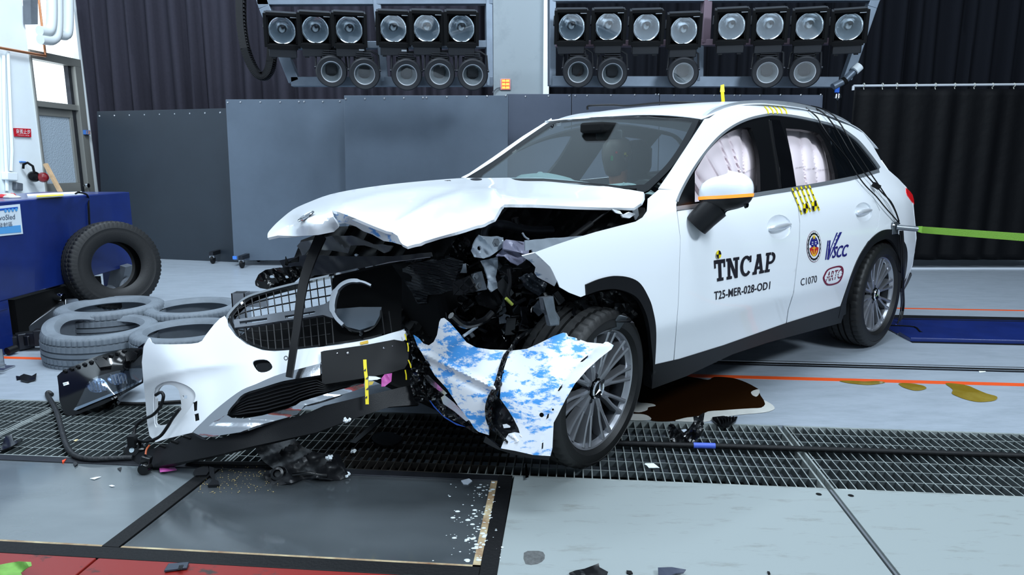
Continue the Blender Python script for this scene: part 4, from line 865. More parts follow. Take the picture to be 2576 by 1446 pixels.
_n2=_nt.nodes.new('ShaderNodeTexNoise'); _n2.inputs['Scale'].default_value=4.2; _n2.inputs['Detail'].default_value=2; _md=_nt.nodes.new('ShaderNodeMath'); _md.operation='MULTIPLY_ADD'; _md.inputs[1].default_value=.55; _ad=_nt.nodes.new('ShaderNodeMath'); _ad.operation='ADD'; _ad.inputs[1].default_value=-.275
_nt.links.new([n for n in _nt.nodes if n.type=='TEX_COORD'][0].outputs['Object'],_n2.inputs['Vector']); _nt.links.new(_n2.outputs['Fac'],_md.inputs[0]); _nt.links.new(_n.outputs['Fac'],_md.inputs[2]); _nt.links.new(_md.outputs[0],_ad.inputs[0])
_nt.links.new(_ad.outputs[0],_rp.inputs[0])
cr_o=[(836,529),(854,534),(896,550),(941,569),(972,581),(986,584),(1000,593),(1007,608),(1012,614),(1024,620),(1000,613),(986,609),(965,606),(937,590),(913,581),(896,570),(868,561),(850,564),(842,550)]
crS=field([(836,529,hoodS(836,529)),(896,550,hoodS(896,550)),(941,569,hoodS(941,569)),(986,584,hoodS(986,584)),(1024,620,hoodS(1024,620)),(850,564,hoodS(850,564,.03)),(896,570,hoodS(896,560,.09)),(937,590,hoodS(937,580,.09)),(986,609,hoodS(990,600,.06))])
cpart('crumpled_bonnet_edge',sheet(cr_o,crS,step=5,th=.004),masked('blue_scuffed_edge',(.66,.69,.72,1),S(70,140,210),14,.52,.58,(1,1,2),.35),BON,label='folded bonnet edge scuffed with blue paint')
c=hoodS(770,545,-.004); nn=(hoodS(780,545)-hoodS(760,545)).cross(hoodS(770,535)-hoodS(770,555)).normalized(); nn=nn if nn.y<0 else -nn
xx=(hoodS(780,545)-hoodS(760,545)).normalized(); yy=nn.cross(xx); Mf=frame(xx,yy,nn,c)
def star(mb,r,M4,w=.16,h=.004):
    for k in range(3):
        a=math.pi/2+k*2*math.pi/3; t=Vector((r*math.cos(a),r*math.sin(a),h)); l=Vector((w*r*math.cos(a+1.05),w*r*math.sin(a+1.05),h)); q=Vector((w*r*math.cos(a-1.05),w*r*math.sin(a-1.05),h)); mb.add([M4@t,M4@l,M4@Vector((0,0,h*2.2)),M4@q],[(0,1,2),(0,2,3)])
    return mb
m=MB(); m.lathe([(.030,.004),(.036,.006),(.040,.003),(.040,0)],28,Mf); star(m,.036,Mf)
cpart('bonnet_emblem',m,CHROME,BON); cpart('emblem_field',MB().disc(Mf@Vector((0,0,.001)),nn,.033,24),BLKG,BON)
cpart('washer_jet',sheet(ell((1198,451),15,3.2),lambda x,y:hoodS(x,y,-.004),step=4,th=.004),DARKM,BON); cpart('wiper_tip',sheet([(1118,454),(1133,453),(1136,458),(1120,457)],lambda x,y:hoodS(x,y,-.004),step=4),BLKM,BON)
# tailgate (rounded rear), far lamps, bumper
tl=[(2142,314),(2172,335),(2196,367),(2217,404),(2235,430),(2259,451),(2279,472),(2296,512),(2303,583),(2304,600),(2294,668),(2270,730)]
rows=[]
for i_,(x,y) in enumerate(tl):
    bk=[0,0,.01,.03,.06,.1,.12,.12,.12,.12,.12,.12][i_]; p=side(x,y); u,v,z=w2c(p); v=max(v,.4); rows.append([car(u-bk*(1-(k/6)**2)-.10*(z<1.05)*(1-(k/6)**4),v*k/6,z) for k in range(6,-7,-1)])
TG_=cpart('tailgate',MB().grid(rows[3:]),WHITE,solid=.006); cpart('rear_window',MB().grid(rows[:4]),GLW,TG_)
REDL=M('red_tail_light',(.75,.01,.015,1),.1,coat=1.,emit=.35)
TLo=cr([(2279,472),(2284,476),(2296,490),(2300,512),(2297,511),(2284,492),(2280,484)],2)
cpart('tail_light',sheet(TLo,soff(-.004),step=5,th=.03),REDL,label='red tail light lens')
cpart('rear_lower_bumper',sheet([(2293,686),(2294,692),(2285,712),(2271,736),(2268,722),(2276,706)],soff(-.002),step=6,th=.05),BLK)
# cladding
inn=cr([(1640,972),(1643,920),(1638,860),(1633,818),(1624,785),(1606,752),(1580,735),(1546,727),(1508,731),(1476,742)],4)
cpart('wheel_arch_trim',sheet(arch_f+inn[::-1],soff(-.006),step=7,th=.02),BLK,label='black front wheel arch trim')
innr=cr([(2128,790),(2131,752),(2150,692),(2179,640),(2199,615),(2221,603),(2236,602),(2252,618),(2266,660),(2274,712),(2271,735)],3)
cpart('wheel_arch_trim',sheet(arch_r+[(2277,709)]+innr[::-1]+[(2110,800)],soff(-.006),step=7,th=.02),BLK,label='black rear wheel arch trim')
sill=[(1648,917),(1710,903),(1823,868),(1978,813),(2116,770),(2128,775),(2116,812),(2075,823),(1930,862),(1843,891),(1727,946),(1640,978),(1639,945)]
cpart('sill_cladding',sheet(sill,soff(-.004),step=9,th=.05),BLK)
# underbody and arch liners
def cbox(name,u0,u1,v0,v1,z0,z1,mat,par=None,**k):
    b=[car(u0,v0,z0),car(u1,v0,z0),car(u1,v1,z0),car(u0,v1,z0)]; t=[car(u0,v0,z1),car(u1,v0,z1),car(u1,v1,z1),car(u0,v1,z1)]
    return cpart(name,MB().hexa(b,t),mat,par,smooth=0,**k)
cbox('underbody',-.75,2.75,-.60,.60,.22,.42,BLKM); cbox('underbody_side',.45,2.45,-.86,.86,.26,.40,BLKM); cbox('boot_floor',-.8,.5,-.78,.60,.5,.62,BLKM)
cbox('firewall',2.36,2.44,-.82,.80,.35,1.05,BLKM); 
def liner(uc,R,v0,v1,name,a0=0,a1=180):
    rows=[]
    for k in range(17):
        a=math.radians(a0+(a1-a0)*k/16); rows.append([car(uc+R*math.cos(a),v0,.36+R*math.sin(a)),car(uc+R*math.cos(a),v1,.36+R*math.sin(a))])
    cpart(name,MB().grid(rows),BLKM,solid=.008)
    pts=[car(uc,v0,.36)]+[car(uc+R*math.cos(math.radians(a0+(a1-a0)*k/18)),v0,.36+R*math.sin(math.radians(a0+(a1-a0)*k/18))) for k in range(19)]; m=MB(); m.add(pts,[tuple(range(20))]); cpart(name+'_wall',m,BLKM,smooth=0)
liner(0,.44,.60,.90,'rear_arch_liner'); liner(2.86,.455,.52,.86,'front_arch_liner',75,180)
# wheels
RIMM=M('grey_alloy',(.46,.47,.50,1),.34,.85); BARR=M('dark_rim_barrel',S(34,36,40),.35,.6); RIMD=M('dark_alloy',S(12,13,15),.7,spec=.2); TYC=M('car_tyre_rubber',S(9,10,11),.55,bump=.05,bscale=80)
def sweep(mb,pts,wd,ht,M4):
    """flat-sided arm through local points: width across, height along the axle"""
    vs=[];n=len(pts)
    for i,p in enumerate(pts):
        a=Vector(pts[max(0,i-1)]); b=Vector(pts[min(n-1,i+1)]); d=(b-a).normalized(); s=Vector((-d.y,d.x,0)).normalized()*wd[i]/2; p=Vector(p); z=Vector((0,0,ht[i]))
        vs+=[p-s*1.25-z,p+s*1.25-z,p+s,p+s*.25+Vector((0,0,.003)),p-s*.25+Vector((0,0,.003)),p-s]
    fs=[]
    for i in range(n-1):
        for k in range(6): k2=(k+1)%6; fs.append((i*6+k,i*6+k2,i*6+6+k2,i*6+6+k))
    fs+=[tuple(range(6))[::-1],tuple((n-1)*6+k for k in range(6))]
    return mb.add([M4@v for v in vs],fs)
def wheel(name,label,face,axis,upv,squash=False,phase=0.,R=.368):
    z=Vector(axis).normalized(); x=Vector(upv).cross(z).normalized(); y=z.cross(x); M4=frame(x,y,z,Vector(face))
    K=.259
    m=MB(); m.lathe([(.246,-.02),(.252,-.004),(K,.0),(K+.004,-.006),(K-.004,-.014),(.244,-.022),(.238,-.024)],64,M4)
    W=m.build(name,RIMM,CAR,label=label,smooth=35)
    m=MB(); m.lathe([(.245,-.022),(.238,-.03),(.226,-.08),(.222,-.19),(.246,-.2),(.246,-.205),(.212,-.2)],64,M4); m.build('rim_barrel',BARR,W,smooth=35)
    tm=tyre_mb(R,.252,.252,M4@Matrix.Translation((0,0,-.103)),n=144)
    if squash:
        for q in tm.v:
            if q.z<.004: d=.004-q.z; q.z=.004; k=M4.to_3x3()@Vector((0,0,1)); q.x+=k.x*d*.35; q.y+=k.y*d*.35
    tm.build('tyre',TYC,W,smooth=30)
    m=MB(); m.lathe([(.0,-.055),(.20,-.07),(.21,-.12),(.22,-.13)],36,M4); m.build('brake_disc',RIMD,W)
    for k in range(10):
        a=phase+k*math.pi/5; P=lambda r,da,zz:(r*math.cos(a+da),r*math.sin(a+da),zz); m=MB()
        sweep(m,[P(.045,0,-.026),(P(.085,0,-.022)),P(.115,0,-.020)],[.030,.030,.034],[.03,.03,.03],M4)
        for s in (-1,1): sweep(m,[P(.095,s*.05,-.021),P(.125,s*.085,-.02),P(.165,s*.105,-.017),P(.21,s*.108,-.011),P(.249,s*.105,-.004)],[.017,.016,.015,.016,.020],[.03,.032,.035,.04,.045],M4)
        m.build('spoke',RIMM,W,smooth=30)
    m=MB(); m.lathe([(.0,-.008),(.034,-.010),(.040,-.014),(.040,-.03)],28,M4); m.build('hub_cap',BLKG,W)
    m=MB(); m.lathe([(.033,-.010),(.037,-.006),(.041,-.012)],28,M4); star(m,.031,M4@Matrix.Translation((0,0,-.011)),h=.005); m.build('hub_star',CHROME,W)
    for k in range(5):
        a=phase+.31+k*2*math.pi/5; m=MB(); m.lathe([(0,-.020),(.009,-.021),(.012,-.03)],8,M4@Matrix.Translation((.057*math.cos(a),.057*math.sin(a),0))); m.build('wheel_bolt',DARKM,W)
    return W
nV=Vector((NX,NY,0)); eV=Vector((EX,EY,0)); upV=Vector((0,0,1))
rf=Pz(2209.6,740.8,.372); wheel('rear_wheel','rear wheel with intact grey alloy rim',rf,nV,upV,phase=.2)
ff=Pz(1511,981,.330); sa=math.radians(9); ax=(nV*math.cos(sa)-eV*math.sin(sa))+upV*math.sin(math.radians(-3.5))
FWH=wheel('front_wheel','front wheel turned outward with a flattened tyre',ff,ax,upV,squash=True,phase=.05,R=.345)
# mirror
mc=car(2.20,1.035,1.135)
def mirror_rows(z0,z1,n=8,m=28):
    rows=[]
    for i in range(n+1):
        t=z0+(z1-z0)*i/n; r=max(.0,1-abs(t)**2.6)**.5; row=[]
        for k in range(m+1):
            a=2*math.pi*k/m; c,s=math.cos(a),math.sin(a)
            row.append(mc+nV*(.128*r*math.copysign(abs(c)**.85,c))+eV*(.088*r*math.copysign(abs(s)**.85,s))*(1.0 if s>0 else .55)+upV*(.088*t+.012*c))
        rows.append(row)
    return rows
MIR=cpart('wing_mirror',MB().grid(mirror_rows(-.12,1)),WHITE,label='white wing mirror shell with lit orange strip')
cpart('turn_signal',MB().grid([[mc+(p-mc)*1.02 for p in r] for r in mirror_rows(-.28,-.12,3)]),M('amber_signal',(1,.30,.03,1),.3,emit=.9),MIR)
cpart('mirror_base',MB().grid(mirror_rows(-1,-.28)),BLK,MIR)
stalk=[car(2.22,1.00,1.075),car(2.25,.965,1.03),car(2.27,.93,.985)]
cpart('mirror_stalk',MB().tube(stalk,[.062,.060,.058],16),BLK,MIR)
cpart('mirror_camera',MB().lathe([(0,.004),(.012,.004),(.016,-.004)],14,frame(eV,upV,nV,mc+nV*.128*.8+upV*-.05)),BLKG,MIR)
# airbags
def lobes(seps,amp):
    def f(x,y):
        xs=[a[0]+(b[0]-a[0])*(y-a[1])/(b[1]-a[1]) for a,b in seps]
        for i in range(len(xs)-1):
            if xs[i]<=x<xs[i+1]: q=(x-xs[i])/(xs[i+1]-xs[i]); return amp*(max(0,4*q*(1-q)))**.9
        return 0
    return f
zc_=lambda pts:[((1660+a/3.788,240+b/3.788),(1660+c/3.788,240+d/3.788)) for a,b,c,d in pts]
BAGM=M('airbag_cloth',S(222,208,212),.75,bump=.06,bscale=14,spec=.2)
lf=lobes(zc_([(120,570,330,880),(300,690,430,880),(430,570,570,830),(560,430,690,790),(640,370,775,800),(775,330,800,830),(935,320,905,900)]),.024)
vert=lambda y,y0,y1: .03*math.sin(math.pi*max(0,min(1,(y-y0)/(y1-y0))))
cpart('curtain_airbag',sheet([(1735,440),(1790,355),(1835,318),(1894,314),(1908,372),(1912,430),(1903,470),(1897,492),(1740,520)],lambda x,y:side(x,y,.13-lf(x,y)-vert(y,318,490)),step=5,th=.01),BAGM,label='inflated white curtain airbag in the front window')
lr=lobes(zc_([(1150,310,1250,862),(1320,320,1390,862),(1430,330,1500,862),(1560,340,1680,862)]),.022)
cpart('curtain_airbag',sheet([(1972,315),(2058,326),(2074,360),(2090,400),(2101,440),(2098,460),(2000,475),(1992,430)],lambda x,y:side(x,y,.12-lr(x,y)-vert(y,318,480)),step=5,th=.01),BAGM,label='inflated white curtain airbag in the rear window')
PRN=M('grey_print',S(150,140,146),.7)
m=MB()
for q,body in ((((2002,424),(2027,420),(2027,417),(2002,421)),'00-400-021'),(((2030,428),(2055,425),(2055,421),(2030,424)),'021-400'),(((2058,430),(2096,427),(2096,423),(2058,426)),'021040 021')): letters(m,body,q,lambda x,y:side(x,y,.115-lr(x,y)-vert(y,318,480)))
cpart('airbag_print',m,PRN,smooth=0)
m=MB(); letters(m,'50-40762-02',((1869,438),(1899,425),(1899,421),(1869,434)),lambda x,y:side(x,y,.125-lf(x,y)-vert(y,318,490))); cpart('airbag_print',m,PRN,smooth=0)
# cabin
SEATM=M('black_leather',S(52,54,60),.45,bump=.05,bscale=60)
cbox('cabin_floor',.2,2.4,-.75,.75,.42,.47,BLKM)
HEADL=M('headliner_grey',S(120,124,128),.8)
rows=[[car(u,v,z-.045-.03*(v/.6)**2) for v in (-.58,-.3,0,.3,.58)] for u,z in zip([1.62]+uu[1:],[1.575]+zc[1:])]; cpart('headliner',MB().grid(rows),HEADL,solid=.01)
def seat(u,v,lab):
    b=cpart('seat',MB().tube([car(u-.02,v,.55),car(u-.06,v,.8),car(u-.14,v,1.06),car(u-.17,v,1.14)],[.24,.25,.22,.15],14),SEATM)
    cpart('headrest',MB().tube([car(u-.05,v,1.15),car(u-.05,v,1.24),car(u-.05,v,1.36),car(u-.04,v,1.42)],[.07,.105,.105,.05],14),SEATM,b)
    cpart('cushion',MB().tube([car(u-.05,v,.58),car(u+.2,v,.6),car(u+.45,v,.58)],[.2,.24,.2],12),SEATM,b)
seat(1.15,.37,'l'); seat(1.15,-.37,'r'); 
cbox('rear_bench',.1,.35,-.6,.6,.6,1.15,SEATM)
rows=[]
for i,(u,z) in enumerate(((2.42,1.12),(2.3,1.135),(2.12,1.12),(1.98,1.05),(1.92,.92),(1.95,.7))): rows.append([car(u,v,z+.02*math.cos(v*4)) for v in np.linspace(-.72,.72,13)])
cpart('dashboard',MB().grid(rows),BLKM,solid=.02)
# front passenger airbag cloud and steering bag
BAG2=M('airbag_grey_cloth',S(150,166,166),.8,bump=.08,bscale=8)
def blob(name,c,rad,mat,seed,par=None,lab=None,n=14,m=20):
    r=random.Random(seed); ph=[r.uniform(0,6.28) for _ in range(6)]; rows=[]
    for i in range(n+1):
        th=math.pi*i/n; row=[]
        for k in range(m+1):
            a=2*math.pi*(k%m)/m; d=1+.12*math.sin(3*a+ph[0]+2*th)+.08*math.sin(5*th+ph[1]+a)+.06*math.sin(4*a-3*th+ph[2])
            row.append(c+eV*(rad[0]*d*math.sin(th)*math.cos(a))+nV*(rad[1]*d*math.sin(th)*math.sin(a))+upV*(rad[2]*d*math.cos(th)))
        rows.append(row)
    return cpart(name,MB().grid(rows),mat,par,label=lab,smooth=80)
blob('passenger_airbag',car(2.10,-.30,1.125),(.12,.28,.075),BAG2,2,lab='deflated grey white airbag on the passenger side dashboard')
blob('steering_airbag',car(1.98,.25,1.09),(.13,.2,.06),BAG2,5,lab='deflated airbag draped over the steering wheel')
cpart('steering_wheel',MB().tube([car(1.86+.07*math.sin(a),.37+.18*math.cos(a),1.0+.165*math.sin(a)) for a in np.linspace(0,2*math.pi,25)[:-1]],.016,8,closed=True),BLK)
cpart('rear_view_mirror',MB().box(car(1.80,-.02,1.43),(.02,.20,.055),Matrix.Rotation(math.atan2(EY,EX),3,'Z')),BLK,bevel=.01); cpart('sensor_housing',MB().box(car(1.85,-.05,1.47),(.16,.18,.06),Matrix.Rotation(math.atan2(EY,EX),3,'Z')),BLKM,bevel=.015)
cpart('seat_belt',MB().bar(car(1.0,.66,1.22),car(1.25,.5,.95),.05,.004),BLKM)
# badges and lettering on the flank
INK=M('black_decal',S(24,22,30),.4); NAVY=M('navy_decal',S(34,32,120),.4); MAR=M('maroon_decal',S(110,22,52),.4); DEC=soff(-.0025); DEC2=soff(-.004)
def slab_glyph(mb,ch,x0,w,Q):
    def poly(pts): mb.add([DEC(*Q(x0+x*w+.16*(y-.5)*w*.0,y)) for x,y in pts],[tuple(range(len(pts)))])
    R=lambda a,b,c,d:poly([(a,b),(c,b),(c,d),(a,d)])
    def arc(cx,cy,rx,ry,tx,ty,a0,a1,n=14):
        for i in range(n):
            p,q=[math.radians(a0+(a1-a0)*k/n) for k in (i,i+1)]
            poly([(cx+rx*math.cos(p),cy+ry*math.sin(p)),(cx+rx*math.cos(q),cy+ry*math.sin(q)),(cx+(rx-tx)*math.cos(q),cy+(ry-ty)*math.sin(q)),(cx+(rx-tx)*math.cos(p),cy+(ry-ty)*math.sin(p))])
    if ch=='T': R(0,.82,1,1); R(0,.62,.15,.85); R(.85,.62,1,.85); R(.36,0,.64,.9); R(.2,0,.8,.15)
    if ch=='N': R(.1,0,.32,1); R(.7,0,.92,1); poly([(.1,1),(.36,1),(.92,0),(.68,0)]); R(0,.86,.3,1); R(0,0,.44,.14); R(.56,.86,1.03,1)
    if ch=='C': arc(.52,.5,.50,.51,.25,.15,40,320); R(.80,.66,.95,.98)
    if ch=='A': poly([(.08,0),(.32,0),(.64,1),(.36,1)]); poly([(.74,0),(.98,0),(.66,1),(.40,1)]); R(.25,.24,.8,.38); R(0,0,.40,.14); R(.62,0,1.05,.14); R(.3,.87,.66,1)
    if ch=='P': R(.1,0,.36,1); R(0,0,.54,.14); R(0,.86,.5,1); R(.3,.40,.55,.54); arc(.55,.70,.42,.30,.24,.15,-90,90)
q=quadmap([(1799,709),(1950,681),(1956,632),(1796,655)]); Q=lambda x,y:tuple(q(x,y))[:2]
m=MB(); x=0
for ch,wd in (('T',.19),('N',.215),('C',.205),('A',.195),('P',.175)): slab_glyph(m,ch,x,wd*.93,Q); x+=wd*1.02
cpart('title_lettering',m,INK,smooth=0,label='large black slab lettering on the front door')
m=MB(); letters(m,'T25-MER-028-OD1',[(1797,755),(1937,727),(1938.6,707),(1797,733.5)],DEC,space=1.05,bold=.018); cpart('number_lettering',m,INK,smooth=0)
m=MB(); letters(m,'C1070',[(2014.7,719),(2055,710),(2056,692),(2014.7,701)],DEC); cpart('code_lettering',m,INK,smooth=0)
ring=cr([(2071,703),(2073,692),(2084,676),(2112,668),(2122,676),(2120,695),(2109,712),(2082,718)],5,closed=True); cx_,cy_=2097,693
inn_=[(cx_+(x-cx_)*.85,cy_+(y-cy_)*.84) for x,y in ring]
m=sheet(ring,DEC,holes=[inn_],step=4,th=.001); cpart('oval_badge',m,MAR,smooth=0)
m=MB(); letters(m,'ARTC',[(2077,710),(2117,699),(2119,676),(2080,684)],DEC,shear=.25); cpart('badge_lettering',m,MAR,smooth=0)
m=MB()
for k in range(2): y=.30+.25*k; q2=quadmap([(2077,710),(2117,699),(2119,676),(2080,684)]); pts=[tuple(q2(a,b))[:2] for a,b in ((-.02,y),(1.02,y+.0),(1.02,y+.06),(-.02,y+.06))]; m.add([DEC2(*p) for p in pts],[(0,1,2,3)])
cpart('badge_stripes',m,WHITE,smooth=0)
m=MB()
zl=lambda a,b:(1640+a/3.443,560+b/3.443)
for pts in ([(1522,155),(1531,154),(1511,320),(1501,321)],[(1536,153),(1549,152),(1545,190),(1534,320),(1518,320)],[(1600,86),(1612,85),(1556,215),(1537,300),(1540,240)],[(1626,83),(1648,80),(1570,245),(1536,318),(1545,280)]): m.add([DEC(*zl(*p)) for p in pts],[tuple(range(len(pts)))])
for k in range(4): a=(1606-13*k,110+34*k); m.add([DEC(*zl(*p)) for p in (a,(a[0]+22,a[1]-3),(a[0]+19,a[1]+6),(a[0]-3,a[1]+8))],[(0,1,2,3)])
for k in range(3): a=(1529-2*k,190+38*k); m.add([DEC(*zl(*p)) for p in (a,(a[0]+12,a[1]-2),(a[0]+11,a[1]+5),(a[0]-1,a[1]+7))],[(0,1,2,3)])
letters(m,'SCC',[zl(1558,308),zl(1690,291),zl(1703,186),zl(1578,208)],DEC,shear=.2,bold=.02)
for dx in (2,4): letters(m,'SCC',[zl(1558+dx,308),zl(1690+dx,291),zl(1703+dx,186),zl(1578+dx,208)],DEC,shear=.2)
cpart('road_logo',m,NAVY,smooth=0)
def sectors(m,c,rx,ry,which,surf,rot=0.):
    for k in range(4):
        if k%2==which:
            pts=[c]+[(c[0]+rx*math.cos(a),c[1]+ry*math.sin(a)) for a in [rot+math.pi/2*(k+j/5) for j in range(6)]]; m.add([surf(*p) for p in pts],[tuple(range(len(pts)))])
    return m
TG=[((1808.5,640),6.2,10.5),((2027,524),6.5,13),((2049,518),6.5,13)]
for c,rx,ry in TG:
    m=MB(); m.add([side(*p,-.006) for p in ell(c,rx,ry,20)],[tuple(range(20))]); tk=cpart('target_sticker',m,YEL,smooth=0,label='round yellow and black target sticker')
    cpart('target_quarters',sectors(MB(),c,rx,ry,1,soff(-.008)),INK,tk,smooth=0)
ec=(2048,620)
for nm,rx,ry,mat,o in (('emblem_rim',18.5,39.5,MAR,.0025),('emblem_white',17.8,38.3,WHITE,.003),('emblem_gear',17,36.5,INK,.0035),('emblem_white',13.6,30,WHITE,.004),('emblem_shield',11.5,25,NAVY,.0045)):
    m=MB(); pts=ell(ec,rx,ry,40)
    if nm=='emblem_gear': pts=[(ec[0]+(p[0]-ec[0])*(1 if k%2 else .93),ec[1]+(p[1]-ec[1])*(1 if k%2 else .93)) for k,p in enumerate(pts)]
    m.add([side(*p,-o) for p in pts],[tuple(range(len(pts)))]); cpart(nm,m,mat,smooth=0)
m=MB(); pts=[(ec[0]+11.5*math.cos(a),ec[1]+25*math.sin(a)) for a in np.linspace(.05,math.pi-.05,14)]; m.add([side(*p,-.005) for p in pts],[tuple(range(len(pts)))]); cpart('emblem_red',m,M('emblem_red',S(190,40,36),.4),smooth=0)
m=MB(); gs=[(ec[0]+(4.5 if k%2==0 else 1.8)*math.sin(k*math.pi/5)*1.2,ec[1]-24-(8 if k%2==0 else 3.2)*math.cos(k*math.pi/5)) for k in range(10)]; m.add([side(*p,-.0055) for p in gs],[tuple(range(10))])
for pts in ([(2047,618),(2049,618),(2049,638),(2047,638)],[(2043.5,623),(2052.5,622),(2052.5,624.5),(2043.5,625.5)],[(2040.5,632),(2042,629),(2045,638),(2048,640),(2051,637.5),(2054,628),(2055.5,631),(2052,642),(2048,645),(2044,643)]): m.add([side(*p,-.0055) for p in pts],[tuple(range(len(pts)))])
cpart('emblem_gold',m,M('emblem_gold',S(232,190,50),.4),smooth=0)
m=MB()
for c in ((2044,609),(2052,608),(2044,614),(2052,613)): m.add([side(*p,-.0055) for p in ((c[0]-1.9,c[1]-.9),(c[0]+1.9,c[1]-1.2),(c[0]+1.9,c[1]+.9),(c[0]-1.9,c[1]+1.2))],[(0,1,2,3)])
for c in ((2037.5,620),(2058,618)): m.add([side(*p,-.0055) for p in ell(c,3.4,4,8)],[tuple(range(8))])
cpart('emblem_white',m,WHITE,smooth=0)
# yellow measuring tapes
for i,(x0,y0,x1,y1) in enumerate(((1993,473,2018,539),(2004,471,2030,535),(2015,469,2040,532),(2026,467,2050,530),(2036,466,2062,529))):
    tp=cpart('measuring_tape',strip([(x0,y0),((x0+x1)/2,(y0+y1)/2),(x1,y1)],3.2,soff(-.006),th=.001),YEL,smooth=0,label='thin yellow and black measuring tape')
    m=MB()
    for k in range(4): a=.12+.25*k; x,y=x0+(x1-x0)*a,y0+(y1-y0)*a; m.add([side(*p,-.008) for p in ((x-2,y-2),(x+2,y),(x+1.5,y+4))],[(0,1,2)])
    cpart('tape_mark',m,INK,tp,smooth=0)
for i,(x0,x1) in enumerate(((1926,1934),(1937,1946),(1948,1957),(1959,1968),(1970,1980))):
    cpart('measuring_tape',strip([(x0-2,267),(x1-3,276),(x1,286)],2.6,soff(-.006),th=.001),YEL,smooth=0)
# rear strap bracket, belt
# ================================================================ THE WRECKED FRONT
zb=lambda L:[(340+a/3.286,780+b/3.286) for a,b in L]
zr=lambda L:[(960+a/3.286,780+b/3.286) for a,b in L]
zh_=lambda L:[(640+a/2.891,420+b/2.891) for a,b in L]
ze=lambda L:[(1100+a/2.892,420+b/2.892) for a,b in L]
zf=lambda L:[(a/2.31,820+b/2.31) for a,b in L]
off=lambda S_,d:(lambda x,y:S_(x,y,d))
# ---- dark engine bay core behind the debris
def crumple(S_,amp,sc,seed):
    r=random.Random(seed); K=[(r.uniform(-1,1)/sc,r.uniform(-1,1)/sc,r.uniform(0,6.3)) for _ in range(7)]
    def f(x,y,o=0.): p=S_(x,y); return p+(p-Vector((0,0,CAMH))).normalized()*(o+amp*sum(abs(math.sin(a*x+b*y+c))*2-1.27 for a,b,c in K)/4)
    return f
coreS=field([(690,640,3.75),(760,610,3.7),(1000,640,3.42),(1250,560,3.25),(1600,535,3.12),(1400,720,3.05),(1000,800,3.30),(1300,870,2.98),(1500,760,3.0),(1640,840,2.98),(1150,720,3.25),(900,700,3.5)])
core=[(757,604),(800,588),(845,570),(900,568),(945,580),(1000,600),(1024,616),(1245,556),(1290,512),(1440,516),(1622,522),(1626,540),(1600,560),(1345,640),(1330,665),(1400,735),(1475,745),(1560,745),(1605,790),(1560,815),(1480,860),(1300,885),(1180,868),(1110,850),(1035,838),(1000,800),(985,760),(975,700),(960,668),(900,690),(760,700),(735,660)]
ENG=cpart('engine_bay_core',sheet(core,crumple(coreS,.035,16,4),step=8,th=.02),M('oily_black',S(5,6,8),.6,spec=.2),smooth=25)
# ---- grille and bumper as one torn-off assembly
BS=field([(357,911,3.10),(373,850,3.12),(366,1008,3.06),(376,1096,3.0),(392,1111,2.93),(420,900,2.98),(440,1090,2.86),(506,860,2.98),(565,794,3.03),(600,950,2.84),(520,1010,2.82),(620,865,2.93),(740,930,2.78),(690,883,2.88),(860,867,2.82),(1000,835,2.88),(1024,833,2.92),(900,950,2.74),(560,1100,2.72),(1060,950,2.86),(345,1165,2.90),(700,1095,2.70),(1052,1010,2.82),(470,935,2.92),(560,920,2.90),(460,985,2.88)])
BMP=thing('front_bumper','white front bumper torn off and twisted forward with its grille and chrome trim','bumper',BS(560,1120)*1)
def bpart(name,mb,mat,par=None,**k): return mb.build(name,mat,par or BMP,smooth=k.pop('smooth',35),**k)
sk=[(373,850)]+zb([(118,228),(132,262),(160,280)])+[(431,866),(480,864.5),(498,862),(508,857),(518,842),(538,816.5),(553,801),(565,794),(571,804)]+zb([(770,130),(830,210),(920,280),(1050,330),(1150,340),(1350,325),(1700,285),(1950,240),(2130,185),(2210,165),(2252,178),(2240,240),(2140,300),(1900,330),(1560,380),(1530,440),(1300,500),(1150,545),(1000,610),(880,660),(740,760),(600,880),(500,980),(470,1012),(270,1060),(170,1090),(120,1040),(100,940),(85,750),(65,550),(55,430),(70,300)])
fog=zb(cr([(205,640),(182,700),(176,850),(172,925),(200,950),(280,935),(345,870),(380,800),(372,720),(355,655),(310,622),(250,618)],3,closed=True))
tow=zb(cr([(1000,412),(1090,412),(1135,470),(1090,508),(1020,508),(972,440)],3,closed=True))
s1=zb([(478,765),(514,748),(511,828),(482,838)]); s2=zb([(487,862),(524,850),(531,908),(492,920)])
flg=zb(cr([(152,690),(200,612),(300,586),(400,610),(470,652),(498,695),(488,750),(440,830),(352,930),(300,952),(205,965),(160,940)],3,closed=True))
_cx=[350,368,400,445,492,540,583,640]; _cy=[966,960,948,936,926,920,917,913]
def skinS(x,y,o=0.):       # the cheek of the bumper turns under below its crease
    d=y-float(np.interp(x,_cx,_cy)); k=max(0,min(1,(640-x)/110)); k=k*k*(3-2*k)
    return BS(x,y,o+(.045*(1-math.exp(-d/32))*k if d>0 else 0))
SK=bpart('bumper_skin',sheet(sk,skinS,holes=[flg,tow,s1,s2],step=7,th=.004),WHITE)
cf=(fog[0][0]*0+420,1015)
fl_s=lambda x,y:skinS(x,y,.012)
fh=[zb(cr(q,1,closed=True)) for q in ([(165,705),(205,700),(205,730),(165,730)],[(392,706),(430,704),(430,730),(394,732)])]
bpart('fog_lamp_flange',sheet(flg,fl_s,holes=[fog]+fh,step=4,th=.006),M('white_plastic_rim',(.70,.72,.74,1),.4),SK)
bpart('tow_hook_recess',sheet(tow,off(BS,.02),step=5,th=.02),BLKG,SK)
m=MB(); 
for q in (s1,s2): sheet(q,off(skinS,.006),step=6,th=.004,mb=m)
bpart('clip_slot',m,BLKM,SK,kind='stuff')
